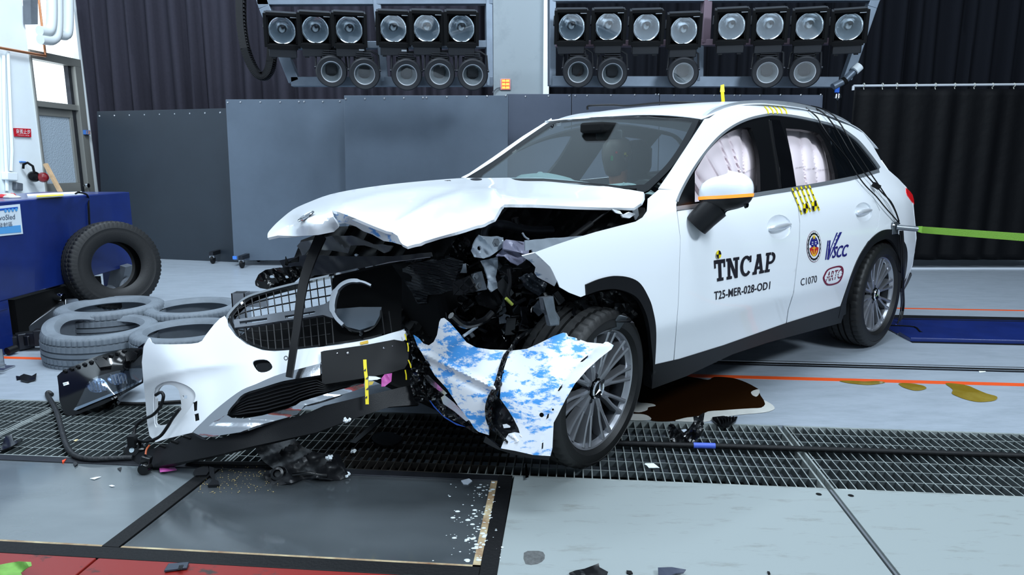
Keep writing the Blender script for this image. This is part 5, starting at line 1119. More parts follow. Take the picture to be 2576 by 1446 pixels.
c=BS(*zb([(1246,395)])[0],-.001); MB_=MB(); MB_.tube([BS(x,y,-.002) for x,y in ell(zb([(1246,395)])[0],4.6,4.8,16)],.0012,5,closed=True); bpart('parking_sensor_ring',MB_,BLKM,SK)
GS=field([(580,800,3.03),(640,740,3.12),(868,684,3.02),(1083,645,3.08),(690,880,2.91),(900,860,2.86),(1010,830,2.92),(893,769,2.96),(620,860,2.95)])
gp=cr([(1083,645),(979,659),(868,684),(761,708),(680,728),(625,745),(597,765),(575,790),(570,806),(574,820),(592,846),(620,867),(659,882),(690,885),(751,881),(857,868),(933,855),(988,839),(1018,830)],4)
GR=bpart('grille_surround',strip(gp,[5]*24+[6]*(len(gp)-24),off(GS,-.004),th=.02,step=5),CHROME,label='chrome grille surround, left end intact')
bpart('grille_inner_band',strip([(x+(893-x)*.035,y+(772-y)*.05) for x,y in gp[12:-6]],8,off(GS,.006),th=.025,step=6),BLKG,GR)
topc=[p for p in gp if p[1]<806]; botc=[p for p in gp if p[1]>812]
def yat(c,x): 
    c=sorted(c); return float(np.interp(x,[p[0] for p in c],[p[1] for p in c]))
mid=lambda x:812-(x-590)*.165
x=598.
while x<990:
    for a,b,q in ((yat(topc,x)+4,mid(x)-8,0),(mid(x)+10,yat(botc,x)-4,1)):
        if 835<x and q==0 : continue
        if 850<x<962 and q==1: continue
        if x>962: a=784; 
        if b-a>6: bpart('grille_bar',MB().bar(GS(x-2,a,.012),GS(x+5,b,.012),.004,.014),BLK,GR,smooth=0)
    x+=18.2
for fq in (.34,.68):
    for A_,B_ in ((lambda x:yat(topc,x)+4,lambda x:mid(x)-8),(lambda x:mid(x)+10,lambda x:yat(botc,x)-4)):
        pts=[GS(x,A_(x)+(B_(x)-A_(x))*fq,.014) for x in range(592,842,20)]; m=MB()
        m.tube(pts,.0035,5); bpart('grille_crossbar',m,BLK,GR)
wing=[(588,804),(640,796),(700,786),(760,777),(815,765),(835,752),(838,800),(812,792),(760,800),(700,808),(640,818),(590,824)]
holes=[[(602,808),(640,803),(672,799),(672,806),(640,811),(604,816)],[(716,794),(755,788),(790,782),(796,786),(760,794),(718,801)]]
bpart('grille_wing',sheet(wing,off(GS,-.004),holes=holes,step=5,th=.015),GREYPL,GR,label='grey centre bar of the grille')
bpart('star_ring',strip(cr([(933,717),(912,708),(884,705),(860,714),(843,733),(836,757),(836,780),(846,800),(862,816)],4),[5]*6+[9]*10+[14]*9+[9]*8,off(GS,-.008),th=.02,step=4),M('dull_silver',(.34,.37,.41,1),.4,.8),GR,label='broken silver ring of the missing star emblem')
bpart('ring_lower_arc',strip(cr([(860,815),(884,830),(912,834),(938,824),(955,801),(958,780)],4),4,off(GS,.0),th=.012,step=4),BLKG,GR)
bpart('radar_cover',sheet([(842,777),(905,772),(960,772),(957,790),(942,818),(905,830),(872,822),(850,800)],off(GS,.10),step=8,th=.01),M('blue_grey_cover',S(84,96,108),.45),GR,label='blue grey plate seen through the star ring')
m=MB(); m.lathe([(0,.006),(.007,.006),(.011,.0),(.011,-.012)],14,frame(Vector((1,0,0)),Vector((0,0,1)),Vector((0,-1,0)),GS(909,839,-.012))); bpart('camera_lens',m,BLKG,GR)
# chrome lower trim, intake slats
Au=[(1530,440),(1300,500),(1150,545),(1000,610),(880,660),(740,760),(600,880),(480,1010)]
Bu=[(1530,535),(1300,572),(1200,592),(1050,640),(900,690),(830,760),(772,830),(762,862),(735,872),(690,902),(640,932),(570,1048)]
CHR2=M('dusty_chrome',(.72,.74,.78,1),.14,1.,bump=.04,bscale=30)
bpart('chrome_trim',sheet(zb(cr(Au,3)+[(570,1050)]+cr(Bu[::-1],3)),off(BS,-.006),step=6,th=.012),CHR2)
lo=zb([(482,1012),(570,1052),(700,1035),(870,1008),(1000,955),(1190,905),(1340,862),(1400,790),(1690,705),(1895,640),(1890,608),(1700,655),(1370,755),(1300,805),(1050,870),(900,895),(800,890),(755,865),(735,870),(690,900),(640,930),(600,965)])
def bulge(x,y,o=0.): return BS(x,y,o-.012-.01*math.sin(y*.1))
bpart('chrome_trim',sheet(lo,bulge,step=6,th=.012),CHR2,label='chrome lower lip of the intake')
bpart('intake_back',sheet(zb([(750,880),(830,750),(900,680),(1050,630),(1200,585),(1540,525),(1545,600),(1900,560),(1890,620),(1370,765),(1050,880)]),off(BS,.07),step=10,th=.01),BLKM)
up_=zb([(765,860),(830,760),(900,690),(1050,640),(1200,592),(1530,535),(1545,605),(1900,562)]); dn_=zb([(765,862),(820,890),(1050,872),(1300,805),(1370,755),(1700,655),(1890,608)])
fx_=lambda c,x: float(np.interp(x,[p[0] for p in c],[p[1] for p in c]))
for k in range(1,8):
    pts=[BS(x,fx_(up_,x)*(1-k/8)+fx_(dn_,x)*k/8,.022) for x in np.linspace(580 if k>1 else 600,905,16)]
    bpart('intake_slat',MB().grid([[p,p+Vector((0,.02,.004))] for p in pts]),BLK,solid=.004,smooth=60)
# plate holder
pl=zb([(1534,345),(1560,336),(1900,288),(2140,243),(2228,258),(2262,330),(2258,430),(2228,482),(2100,520),(1900,560),(1570,612),(1545,596)])
PH=bpart('plate_holder',sheet(pl,off(BS,-.022),step=8,th=.02),M('plate_holder_black',S(11,12,14),.55,spec=.25),smooth=30)
for a,b,r in ((1670,358,.0035),(1757,357,.006),(2055,315,.005),(2127,297,.003)):
    p=BS(*zb([(a,b)])[0],-.024); bpart('rivet',MB().lathe([(0,r*.8),(r*.6,r*.6),(r,0)],10,frame(Vector((1,0,0)),Vector((0,0,1)),Vector((0,-1,0)),p)),CHROME,PH)
tpth=zb([(1898,408),(1900,450),(1904,505),(1912,570),(1914,640),(1916,710),(1918,778)])
TP=bpart('measuring_tape',strip(tpth,8.5,off(BS,-.026),th=.001,step=5),YEL,label='yellow and black measuring tape on the plate holder')
m=MB()
for a,b in ((1897,495),(1914,562),(1918,650),(1908,720)): q=zb([(a-12,b+8),(a+10,b-14),(a+10,b+8)]); m.add([BS(x,y,-.029) for x,y in q],[(0,1,2)])
bpart('tape_mark',m,INK,TP,smooth=0)
bpart('tape_piece',sheet(zb([(1857,265),(1925,248),(1928,272),(1862,286)]),off(BS,-.004),step=6,th=.001),M('ochre_tape',S(214,170,40),.5),SK,label='ochre tape on the white bumper edge')
bpart('pink_tape',sheet(zb([(2036,562),(2062,530),(2124,520),(2118,588),(2064,630),(2036,632)]),crumple(off(BS,-.03),.006,6,3),step=4,th=.001),M('pink_tape',S(190,84,160),.5))
bpart('paper_shred',sheet(zb([(1930,545),(1990,548),(2035,562),(2000,575),(1930,580)]),off(BS,-.03),step=5,th=.001),WALLM)
bpart('yellow_shred',sheet(zb([(1932,590),(1975,588),(1960,615),(1930,622)]),off(BS,-.03),step=5,th=.001),M('mustard_tape',S(190,160,30),.5))
# lower lip, undertray edge
lip=zb([(-16,1150),(20,1180),(250,1112),(470,1014),(520,1050),(560,1068),(620,1072),(870,1012),(1000,962),(1190,910),(1400,860),(1560,790),(1900,708),(2250,625),(2345,612),(2350,780),(2100,800),(1800,900),(1500,1010),(970,1125),(600,1215),(110,1305),(30,1300),(-20,1240)])
def lipS(x,y,o=0.):
    p=BS(x,y,o+.02); 
    return p
LP=bpart('lower_lip',sheet(lip,lipS,step=8,th=.03),BLK)
for a,b in ((230,1125),(330,1090),(430,1050)): bpart('lip_clip',MB().box(lipS(*zb([(a,b)])[0],-.012),(.03,.012,.008),Matrix.Rotation(.35,3,'Y')),BLKM,LP)
# crushed right end of the bumper: black folds
fold=[(1020,828),(1040,834),(1060,850),(1075,880),(1085,910),(1062,960),(1070,1010),(1045,1010),(1030,960),(1038,900),(1030,865)]
fS=field([(1020,828,2.90),(1060,850,2.88),(1085,910,2.82),(1062,960,2.80),(1045,1010,2.80),(1030,900,2.86),(1070,1010,2.78)])
bpart('crushed_bumper_end',sheet(fold,crumple(fS,.03,7,8),step=5,th=.006),BLKG,smooth=20,label='crushed black plastic at the torn bumper end')
for i,(a,b,c_,d) in enumerate(((1018,840,1022,856),(1025,862,1027,884),(1027,905,1034,925),(1019,930,1022,955))): bpart('tape_shred',strip([(a,b),((a+c_)/2+1,(b+d)/2),(c_,d)],3,off(fS,-.03),th=.001,step=4),YEL,smooth=0)
# ---- torn bumper corner with blue scuffs in front of the wheel
CS=field([(1400,1100,2.46),(1385,1147,2.46),(1260,1125,2.50),(1400,950,2.50),(1540,868,2.60),(1450,850,2.62),(1300,885,2.64),(1285,990,2.53),(1230,880,2.66),(1110,805,2.78),(1050,870,2.86),(1100,930,2.76),(1200,1080,2.60),(1228,1094,2.57),(1150,950,2.66),(1330,960,2.53),(1470,930,2.56)])
COR=thing('bumper_corner','torn white bumper corner scuffed with blue paint leaning on the front wheel','bumper piece',CS(1300,1140))
def cor(name,mb,mat,par=None,**k): return mb.build(name,mat,par or COR,smooth=k.pop('smooth',35),**k)
pA=zr([(468,150),(476,98),(490,70),(515,64),(560,100),(640,190),(700,265),(780,308),(900,325),(1045,330),(1020,365),(992,430),(975,530),(950,640),(895,740),(884,860),(884,1032),(800,1005),(765,975),(735,925),(640,800),(540,650),(440,540),(380,440),(330,350),(298,300),(262,205),(300,230),(340,275),(388,292),(430,262),(458,205)])
def creaseA(x,y,o=0.):     # pressed line running down the left piece
    t=(y-(780+380/3.286))-(x-(960+380/3.286))*.48; return CS(x,y,o-.018*math.exp(-(t/9)**2)+.012*math.exp(-((t-16)/10)**2))
cor('left_piece',sheet(pA,creaseA,step=6,th=.004),BLUESC)
pB=zr([(1058,336),(1200,320),(1290,280),(1420,215),(1500,186),(1530,190),(1542,215),(1600,228),(1700,265),(1830,277),(1848,262),(1872,262),(1918,290),(1900,322),(1800,400),(1700,490),(1600,605),(1520,740),(1460,860),(1422,930),(1412,1140),(1395,1206),(1250,1196),(1100,1162),(985,1142),(1008,1085),(1050,1020),(1100,1008),(1142,1016),(1130,975),(1090,895),(1040,815),(978,728),(985,600),(1012,480),(1040,395)])
slots=[zr(q) for q in ([(1640,430),(1655,412),(1705,372),(1708,388),(1665,425)],[(1455,668),(1470,640),(1500,604),(1494,640),(1470,670)],[(1358,908),(1372,860),(1386,852),(1380,890)],[(1322,1150),(1326,1098),(1338,1092),(1336,1145)],[(1615,234),(1640,232),(1642,250),(1618,252)])]+[ell(zr([(1322,866)])[0],6,6,12),ell(zr([(1417,822)])[0],3,3,8)]
def flangeB(x,y,o=0.):
    a=np.interp(y,[p[1] for p in zr([(0,300),(0,490),(0,740),(0,930),(0,1206)])],[p[0] for p in zr([(1800,0),(1590,0),(1420,0),(1340,0),(1320,0)])]); d=x-a
    return CS(x,y,o+.004*(1 if d>0 else 0)+.012*max(0,min(1,d/30)))
cor('right_piece',sheet(pB,flangeB,holes=slots,step=6,th=.004),BLUESC)
seam=zr([(1118,225),(1070,310),(1025,370),(995,440),(970,540),(945,640),(905,720),(885,800),(885,890),(905,960),(960,1010),(1035,1085)])
cor('black_seam',strip(cr(seam,3),[5,5,6,7,8,8,9,9,9,8,9,10,11,12,14,15,16,16,17,17,18,18,18,17,16,14,13,12,11,10,9,8,6,5][:len(cr(seam,3))],crumple(off(CS,-.012),.012,6,2),th=.012,step=4),BLKG,smooth=20,label='torn black plastic strip across the bumper corner')
duct=zr([(884,770),(980,728),(1045,820),(1100,910),(1140,1012),(1100,1006),(1048,1018),(1060,1100),(960,1020),(890,950)])
cor('fog_duct',sheet(duct,crumple(off(CS,.03),.015,8,5),step=6,th=.01),M('black_duct',S(22,24,29),.4),smooth=20)
cor('bottom_lip',sheet(zr([(985,1142),(1100,1162),(1250,1196),(1395,1206),(1380,1240),(1240,1225),(1080,1190),(960,1150),(840,1090),(860,1040)]),off(CS,.03),step=6,th=.02),BLKG)
cor('white_fog_shard',sheet(zr([(1010,1085),(1052,1022),(1130,1020),(1165,1055),(1120,1090),(1090,1105),(1050,1100)]),crumple(off(CS,.0),.01,5,6),step=4,th=.003),BLUESC,smooth=20)
cor('white_fog_shard',sheet(zr([(1000,945),(1030,940),(1062,958),(1060,970),(1010,975)]),off(CS,.01),step=4,th=.003),WHITE)
cor('black_fringe',sheet(zr([(250,330),(300,420),(330,480),(400,590),(540,690),(640,800),(740,930),(800,1020),(760,1010),(640,930),(480,860),(400,760),(340,640),(300,560),(258,450)]),crumple(off(CS,.03),.02,8,7),step=5,th=.008),BLKG,smooth=20)
cor('chrome_sliver',sheet(zr([(490,722),(520,700),(600,765),(660,830),(725,905),(700,920),(600,835),(510,775)]),off(CS,.002),step=5,th=.005),CHR2)
cor('chrome_sliver',sheet(zr([(318,505),(350,500),(450,600),(542,688),(520,702),(400,610)]),off(CS,.004),step=5,th=.005),CHR2)
cor('blue_fringe',sheet(zr([(395,745),(430,800),(520,890),(620,950),(690,965),(600,930),(500,870),(430,790)]),off(CS,.0),step=5,th=.004),M('blue_smear',S(30,70,150),.3))
GB=sheet([(602,848),(640,815),(840,780),(835,700),(868,690),(985,665),(1010,700),(1010,830),(860,862),(690,878),(640,868)],off(GS,.16),step=10,th=.01); bpart('grille_backing',GB,BLKM,GR)
# ---- engine bay pieces
GWH=M('bare_primer_metal',S(168,178,188),.4,.15,var=.2,vscale=9); LIL=M('lilac_primer_metal',S(150,150,172),.4,.1,var=.25,vscale=9); SIL=M('cast_aluminium',S(130,136,142),.35,.7,var=.3,vscale=20)
def vs_(v0,vx=0.,vy=0.): return lambda x,y:Pv(x,y,v0+vx*(x-1250)/100+vy*(y-640)/100)
def eng(name,poly,S_,mat,amp=.0,sc=8,th=.006,step=6,par=None,holes=(),seed=1,**k): return cpart(name,sheet(poly,crumple(S_,amp,sc,seed) if amp else S_,holes=holes,step=step,th=th),mat,par,smooth=28,**k)
AP=eng('strut_tower_bracket',ze([(300,500),(480,512),(482,580),(400,640),(340,665),(270,655),(245,610),(265,560)]),vs_(.66,-.05,.05),GWH,.02,12,holes=[ell(ze([(306,590)])[0],5,6,10)],step=5)
cpart('bracket_bolt',MB().lathe([(0,.012),(.010,.012),(.012,.004),(.018,.003),(.018,0)],6,frame(eV,upV,nV,Pv(*ze([(426,550)])[0],.72))),SIL,AP)
eng('apron_rail',ze([(480,545),(500,526),(640,545),(668,600),(665,640),(610,625),(480,592)]),vs_(.70,.0,.1),LIL,.015,10,step=5)
eng('inner_rail',ze([(640,536),(800,520),(950,510),(1060,500),(860,575),(700,636),(690,600),(640,610)]),vs_(.80,.0,0),GWH,.006,14,step=6)
eng('apron_fold',ze([(430,640),(480,590),(560,615),(660,645),(640,680),(590,712),(530,690),(490,650)]),vs_(.66,0,.2),LIL,.02,8,step=5)
BR=eng('crash_bracket',ze([(245,782),(292,765),(325,758),(345,830),(362,890),(280,905)]),vs_(.56,.1,0),SIL,0,step=6,th=.012)
for q in ((277,797),(300,862)): cpart('bracket_bolt',MB().lathe([(0,.010),(.009,.010),(.011,.004),(.016,.003),(.016,0)],6,frame(eV,upV,nV,Pv(*ze([q])[0],.575))),SIL,BR)
eng('torn_strut',ze([(320,680),(400,665),(440,650),(442,720),(425,800),(440,880),(400,905),(375,890),(360,780),(340,720)]),vs_(.58,0,.05),GWH,.02,9,step=5)
eng('torn_strut',ze([(150,715),(210,700),(215,770),(150,770)]),vs_(.45),GWH,.01,9)
HS=eng('finned_heatsink',ze([(765,950),(845,940),(860,1045),(892,1098),(886,1150),(822,1158),(806,1080),(780,1040)]),vs_(.92),SIL,0,step=6,th=.02)
for k in range(7):
    a=ze([(775+k*10,952-k*1.5)])[0]; b=ze([(800+k*8,1050-k*2)])[0]; c=ze([(828+k*9.2,1148-k*1.5)])[0]
    cpart('heatsink_fin',MB().tube([Pv(*a,.935),Pv(*b,.935),Pv(*c,.935)],.0035,4),SIL,HS,smooth=0)
cpart('coolant_pipe',MB().tube(cr([Pv(*p,.55) for p in ze([(345,500),(350,460),(375,425),(430,418),(520,428),(600,448),(680,462),(830,462)])],5),[.016]*16+[.021]*20,12),DARKM)
cpart('pipe_joint',MB().tube([Pv(*p,.55) for p in ze([(565,370),(575,420)])],.016,10),BLK)
GSP=cpart('gas_strut',MB().tube([Pv(*p,.76) for p in ze([(965,522),(1120,410)])],.013,10),BLK); cpart('strut_rod',MB().tube([Pv(*p,.76) for p in ze([(1120,410),(1250,312)])],.006,8),BLK,GSP)
for i,(q,mt) in enumerate((([(1270,305),(1330,320),(1350,345),(1300,335)],WHITE),([(1340,350),(1400,330),(1440,345),(1400,372),(1350,365)],WHITE),([(1430,290),(1460,300),(1468,350),(1445,385),(1425,340)],WHITE))): eng('torn_hinge_piece',ze(q),vs_(.82-.02*i),mt,.01,6,step=5,seed=i)
RAD=M('radiator_fins',S(50,54,58),.45,.5); nt=RAD.node_tree; wv=nt.nodes.new('ShaderNodeTexWave'); wv.bands_direction='Z'; wv.inputs['Scale'].default_value=22; wv.inputs['Distortion'].default_value=2.5; tc=nt.nodes.new('ShaderNodeTexCoord'); bp=nt.nodes.new('ShaderNodeBump'); bp.inputs['Distance'].default_value=.01
nt.links.new(tc.outputs['Object'],wv.inputs['Vector']); nt.links.new(wv.outputs['Fac'],bp.inputs['Height']); nt.links.new(bp.outputs['Normal'],nt.nodes['Principled BSDF'].inputs['Normal'])
eng('radiator_core',zh_([(1075,740),(1180,695),(1320,682),(1400,665),(1492,682),(1480,760),(1440,895),(1350,920),(1260,930),(1250,980),(1180,972),(1140,905),(1090,835)]),lambda x,y:Pu(x,y,3.28-.0*(y-700)),RAD,.03,14,step=6,th=.02)
eng('lattice_panel',zh_([(1440,840),(1560,790),(1620,900),(1500,930),(1445,930)]),lambda x,y:Pu(x,y,3.30),BLK,.01,9,step=6)
for q in (((1450,850),(1540,925)),((1500,820),(1590,905)),((1450,925),(1560,800)),((1510,925),(1605,850))): a,b=zh_(q); cpart('lattice_rib',MB().bar(Pu(*a,3.33),Pu(*b,3.33),.004,.008),BLK,smooth=0)
eng('latch_panel',zh_([(308,575),(335,545),(480,520),(560,500),(700,500),(860,560),(1003,572),(980,612),(942,626),(880,592),(800,570),(700,570),(682,628),(560,606),(400,592),(352,658),(330,600)]),lambda x,y:Pu(x,y,3.50),M('grey_inner_panel',S(92,94,94),.4,.3,var=.3),.03,18,step=6)
eng('upper_support',zh_([(180,680),(320,650),(360,640),(700,650),(1000,650),(1280,620),(1290,650),(980,690),(660,760),(350,800),(240,790)]),lambda x,y:Pu(x,y,3.52),BLK,.012,14,step=8)
eng('support_end',zh_([(5,830),(30,780),(75,750),(150,735),(340,718),(362,742),(330,800),(250,880),(150,900),(40,880),(10,860)]),lambda x,y:Pt(x,y,3.25),BLKG,.02,10,step=5,holes=[ell(zh_([(128,797)])[0],8,3.5,10),ell(zh_([(235,800)])[0],6,4,10)])
eng('bay_bracket',zh_([(225,650),(245,690),(320,650),(318,690),(250,700),(240,720),(220,715)]),lambda x,y:Pt(x,y,3.30),BLK,.01,8,step=4)
eng('fan_shroud',zh_([(800,870),(900,820),(985,815),(1000,900),(960,945),(820,950)]),lambda x,y:Pt(x,y,3.18),BLK,.01,12)
eng('white_cap',zh_([(725,640),(735,630),(750,640),(738,650)]),lambda x,y:Pu(x,y,3.54),GWH)
eng('motor_housing',ze([(110,560),(150,500),(200,490),(240,540),(245,600),(200,680),(160,640)]),lambda x,y:Pv(x,y,.45),BLKG,.05,10,step=5)
eng('round_bracket',ze([(450,1100),(490,1070),(530,1085),(525,1120),(500,1135),(460,1140)]),vs_(.60),GREYPL,.01,7,step=4,holes=[ell(ze([(512,1102)])[0],6,6,10)])
eng('crumpled_shroud',ze([(275,950),(370,880),(480,870),(540,930),(520,1010),(420,1040),(300,1000)]),vs_(.50),BLK,.02,12)
eng('ribbed_housing',ze([(600,800),(690,770),(800,850),(780,900),(740,940),(640,880)]),vs_(.74),M('wet_dark_plastic',S(44,48,54),.25),.03,7,step=4)
eng('sensor_box',ze([(705,1010),(740,970),(780,985),(770,1060),(740,1085),(700,1050)]),vs_(.72),M('grey_sensor',S(84,90,98),.4),.015,7,step=4)
eng('curved_arm',ze([(610,1020),(660,1020),(690,1080),(650,1180),(600,1290),(560,1290),(600,1180),(620,1100)]),vs_(.66),GREYPL if 0 else DARKM,.01,9,step=5)
for i,(pts,r,mt) in enumerate((([(190,1230),(240,1195),(290,1160)],.006,GWH),([(500,955),(530,985),(545,1000)],.007,M('lime_clip',S(150,160,70),.5)),([(480,1500),(520,1400),(560,1290),(620,1230),(700,1190),(790,1200)],.012,BLKG),([(720,1200),(770,1240),(830,1210),(860,1180)],.012,BLKG),([(920,1200),(960,1180),(1100,1190),(1190,1215),(1180,1240),(1060,1235)],.009,BLKG),([(100,1080),(200,1150),(330,1120),(400,1060)],.014,BLKG),([(520,740),(530,840),(515,930),(560,990),(640,960)],.008,BLK),([(880,1180),(960,1130),(1030,1100)],.010,GREYPL),([(1000,1170),(1040,1130)],.008,SIL),([(620,480),(640,510),(665,525)],.004,GWH))):
    cpart('engine_hose',MB().tube(cr([Pv(*p,.70+.02*(i%3)) for p in ze(pts)],5),r,8),mt)
# loose dark shards that fill the crushed bay
r=random.Random(21); m=MB(); mg=MB()
polyA=ze([(0,760),(120,560),(300,700),(560,720),(700,800),(860,880),(1000,960),(1300,960),(1450,1060),(1300,1150),(1000,1180),(850,1200),(560,1290),(200,1240),(0,1080)])
n=0
while n<190:
    x=r.uniform(1080,1600); y=r.uniform(600,880)
    if not inpoly(np.array([(x,y)]),polyA)[0]: continue
    n+=1; q=coreS(x,y,-r.uniform(.03,.16)); s=r.uniform(.012,.05); R_=Matrix.Rotation(r.uniform(0,3.1),3,Vector((r.uniform(-1,1),r.uniform(-1,1),r.uniform(-1,1))).normalized())
    tgt=m if r.random()<.86 else mg
    tgt.hexa([q+R_@Vector(v)*s for v in ((-1,-.5,-.1),(.8,-.6,-.1),(1,.4,-.12),(-.7,.5,-.1))],[q+R_@Vector(v)*s for v in ((-.8,-.4,.1),(.9,-.3,.05),(.7,.5,.12),(-.9,.3,.02))])
cpart('engine_debris',m,BLKG,kind='stuff',smooth=0); cpart('light_engine_debris',mg,M('scratched_grey',S(86,92,98),.4,.3,var=.4,vscale=20),kind='stuff',smooth=0)
# torn wheel arch liner above the tyre
eng('torn_arch_liner',[(1446,758),(1476,746),(1508,735),(1546,731),(1580,739),(1606,757),(1600,786),(1570,792),(1530,788),(1490,806),(1455,822),(1436,800)],lambda x,y:Pv(x,y,.86),M('wet_black_liner',S(10,11,13),.22),.03,12,step=6)
# ---- black rubber strip from the bonnet to the bumper
RS=field([(806,597,3.02),(765,697,2.92),(752,775,2.84),(738,870,2.76),(727,945,2.72)]+[(830,700,2.92),(700,800,2.83)])
sp_=cr([(807,592),(786,640),(768,690),(758,735),(752,775),(745,830),(738,870),(732,910),(726,948)],4)
o=strip(sp_,[26-11*i/len(sp_) for i in range(len(sp_))],RS,th=.012,step=5).build('rubber_seal_strip',M('seal_rubber',S(10,11,14),.55,spec=.25),label='long black rubber strip hanging from the bonnet down to the bumper',cat='rubber strip')

def cbox2(name,u0,u1,v0,v1,z0,z1,mat):
    cpart(name,MB().hexa([car(u0,v0,z0),car(u1-.1,v0,z0),car(u1-.1,v1,z0),car(u0,v1,z0)],[car(u0,v0,z1),car(u1,v0,z1),car(u1,v1-.08,z1),car(u0,v1-.08,z1)]),mat,smooth=0,bevel=.03)
cbox2('engine_block',2.55,3.28,-.62,.36,.22,.78,BLKM); cbox2('engine_undertray',2.5,3.38,-.70,.40,.15,.24,BLKM)
# ================================================================ LOOSE THINGS ON THE FLOOR
Z=lambda z:(lambda x,y,o=0.:Pz(x,y,z))
zg=lambda L:[(1560+a/2.535,880+b/2.535) for a,b in L]
def flat(name,poly,z,mat,label,cat,th=.002,step=8,par=None,holes=(),group=None,amp=0.,sc=8,seed=3,**k):
    S_=Z(z)
    if amp:
        r=random.Random(seed); K=[(r.uniform(-1,1)/sc,r.uniform(-1,1)/sc,r.uniform(0,6.3)) for _ in range(6)]
        S_=lambda x,y,o=0.:Pz(x,y,z+amp*max(0,.5+sum(math.sin(a*x+b*y+c) for a,b,c in K)/5))
    return sheet(poly,S_,holes=holes,step=step,th=th).build(name,mat,par,label=label,cat=cat,group=group,smooth=k.get('smooth',30),kind=k.get('kind'))
# ---- oil
OIL=M('brown_engine_oil',S(34,18,6),.04,spec=.6); AMB=masked('amber_oil',S(126,104,30),S(150,132,60),3,.45,.7,rough=.06); FOAM=M('pale_oil_foam',S(206,206,200),.4,var=.15,vscale=12)
pud=zg(cr([(60,200),(250,150),(440,170),(560,190),(600,172),(700,176),(760,190),(815,212),(858,235),(884,252),(893,285),(915,318),(928,345),(905,368),(820,372),(700,384),(600,388),(540,400),(500,420),(430,430),(385,440),(350,452),(250,454),(190,446),(182,425),(120,410),(80,398),(150,378),(180,358),(120,330),(40,300)],3,closed=True))
flat('oil_puddle',pud,.003,OIL,'dark brown oil puddle on the floor behind the front wheel','puddle',th=.001,step=10,kind='stuff')
foam=zg(cr([(352,454),(385,440),(430,430),(500,422),(560,392),(640,386),(740,378),(840,372),(900,368),(925,345),(916,322),(935,328),(972,350),(986,374),(960,388),(930,396),(860,404),(760,412),(680,425),(610,436),(580,446),(540,458)],2,closed=True))
flat('foam_edge',foam,.0035,FOAM,'pale foam rim along the edge of the brown oil puddle','foam',th=.001,step=8,kind='stuff')
for poly,lab in ((zg(cr([(835,268),(862,254),(886,252),(888,275),(870,296),(845,288)],3,closed=True)),'small pale foam patch on the right rim of the oil puddle'),(zg(cr([(60,362),(110,338),(200,342),(226,355),(180,364),(172,382),(120,396),(70,388)],3,closed=True)),'pale foam patch on the oil beside the front tyre'),(zg(cr([(60,412),(130,408),(180,420),(195,444),(100,448),(40,440)],3,closed=True)),'pale foam patch between the front tyre and the grating')):
    flat('foam_patch',poly,.004,FOAM,lab,'foam',th=.001,step=6)
for poly,lab in ((zg(cr([(1400,196),(1480,196),(1560,200),(1640,198),(1690,206),(1650,216),(1580,222),(1500,216),(1440,208)],3,closed=True)),'thin amber oil smear just below the orange line'),(zg(cr([(1778,212),(1860,213),(1900,220),(1935,228),(1954,242),(1930,254),(1880,258),(1830,246),(1795,232)],3,closed=True)),'small amber oil puddle below the orange line'),(zg(cr([(2075,212),(2170,218),(2220,228),(2250,240),(2290,258),(2340,278),(2402,296),(2396,318),(2350,328),(2280,330),(2210,316),(2150,295),(2115,276),(2120,250)],3,closed=True)),'largest amber oil puddle at the right, below the orange line')):
    flat('amber_puddle',poly,.003,AMB,lab,'puddle',th=.001,step=8,group='amber oil puddles')
# ---- debris around the oil and grating
FR=M('wet_fragment_black',S(12,13,15),.25)
t=thing('bracket_fragment','black curved plastic bracket fragment standing on the grating right of the front wheel','fragment',Pz(1720,1112,.01))
FS=field([(1695,1110,depth(Pz(1700,1112,.01))),(1740,1112,depth(Pz(1740,1113,.01))),(1765,1050,depth(Pz(1740,1113,.01))+.02),(1690,1070,depth(Pz(1700,1112,.01))+.05),(1720,1085,depth(Pz(1700,1112,.01))+.0)])
zq=lambda L:[(1500+a/6.44,1030+b/6.44) for a,b in L]
sheet(zq([(1170,260),(1260,240),(1310,320),(1380,310),(1470,330),(1510,290),(1580,190),(1570,110),(1600,100),(1660,140),(1700,90),(1755,60),(1740,160),(1720,260),(1740,330),(1680,440),(1600,500),(1540,560),(1300,550),(1200,480),(1170,380)]),crumple(FS,.02,8,4),step=4,th=.008).build('curved_shell',FR,t,smooth=25)
sheet(zq([(1370,325),(1450,315),(1470,330),(1420,370)]),lambda x,y:FS(x,y,-.012),step=3,th=.002).build('shiny_chip',GWH,t)
t=thing('ribbed_fragment','black ribbed plastic fragment lying on the edge of the foam','fragment',Pz(1830,1068,.005))
RF=Z(.02); sheet(zq([(1880,120),(2060,100),(2160,120),(2290,110),(2260,180),(2150,260),(2060,270),(1960,230),(1880,160)]),lambda x,y,o=0.:Pz(x,y,.012),step=5,th=.008).build('plate',FR,t,smooth=0)
for k in range(6): a,b=zq([(1960+50*k,150-k*4),(2010+44*k,235-k*16)]); MB().bar(Pz(*a,.022),Pz(*b,.018),.004,.022).build('rib',FR,t,smooth=0)
flat('paper_scrap',zq([(775,880),(800,868),(930,868),(1025,940),(980,938),(850,942),(820,905)]),.006,WALLM,'torn white paper scrap on the grating right of the front wheel','paper',amp=.01)
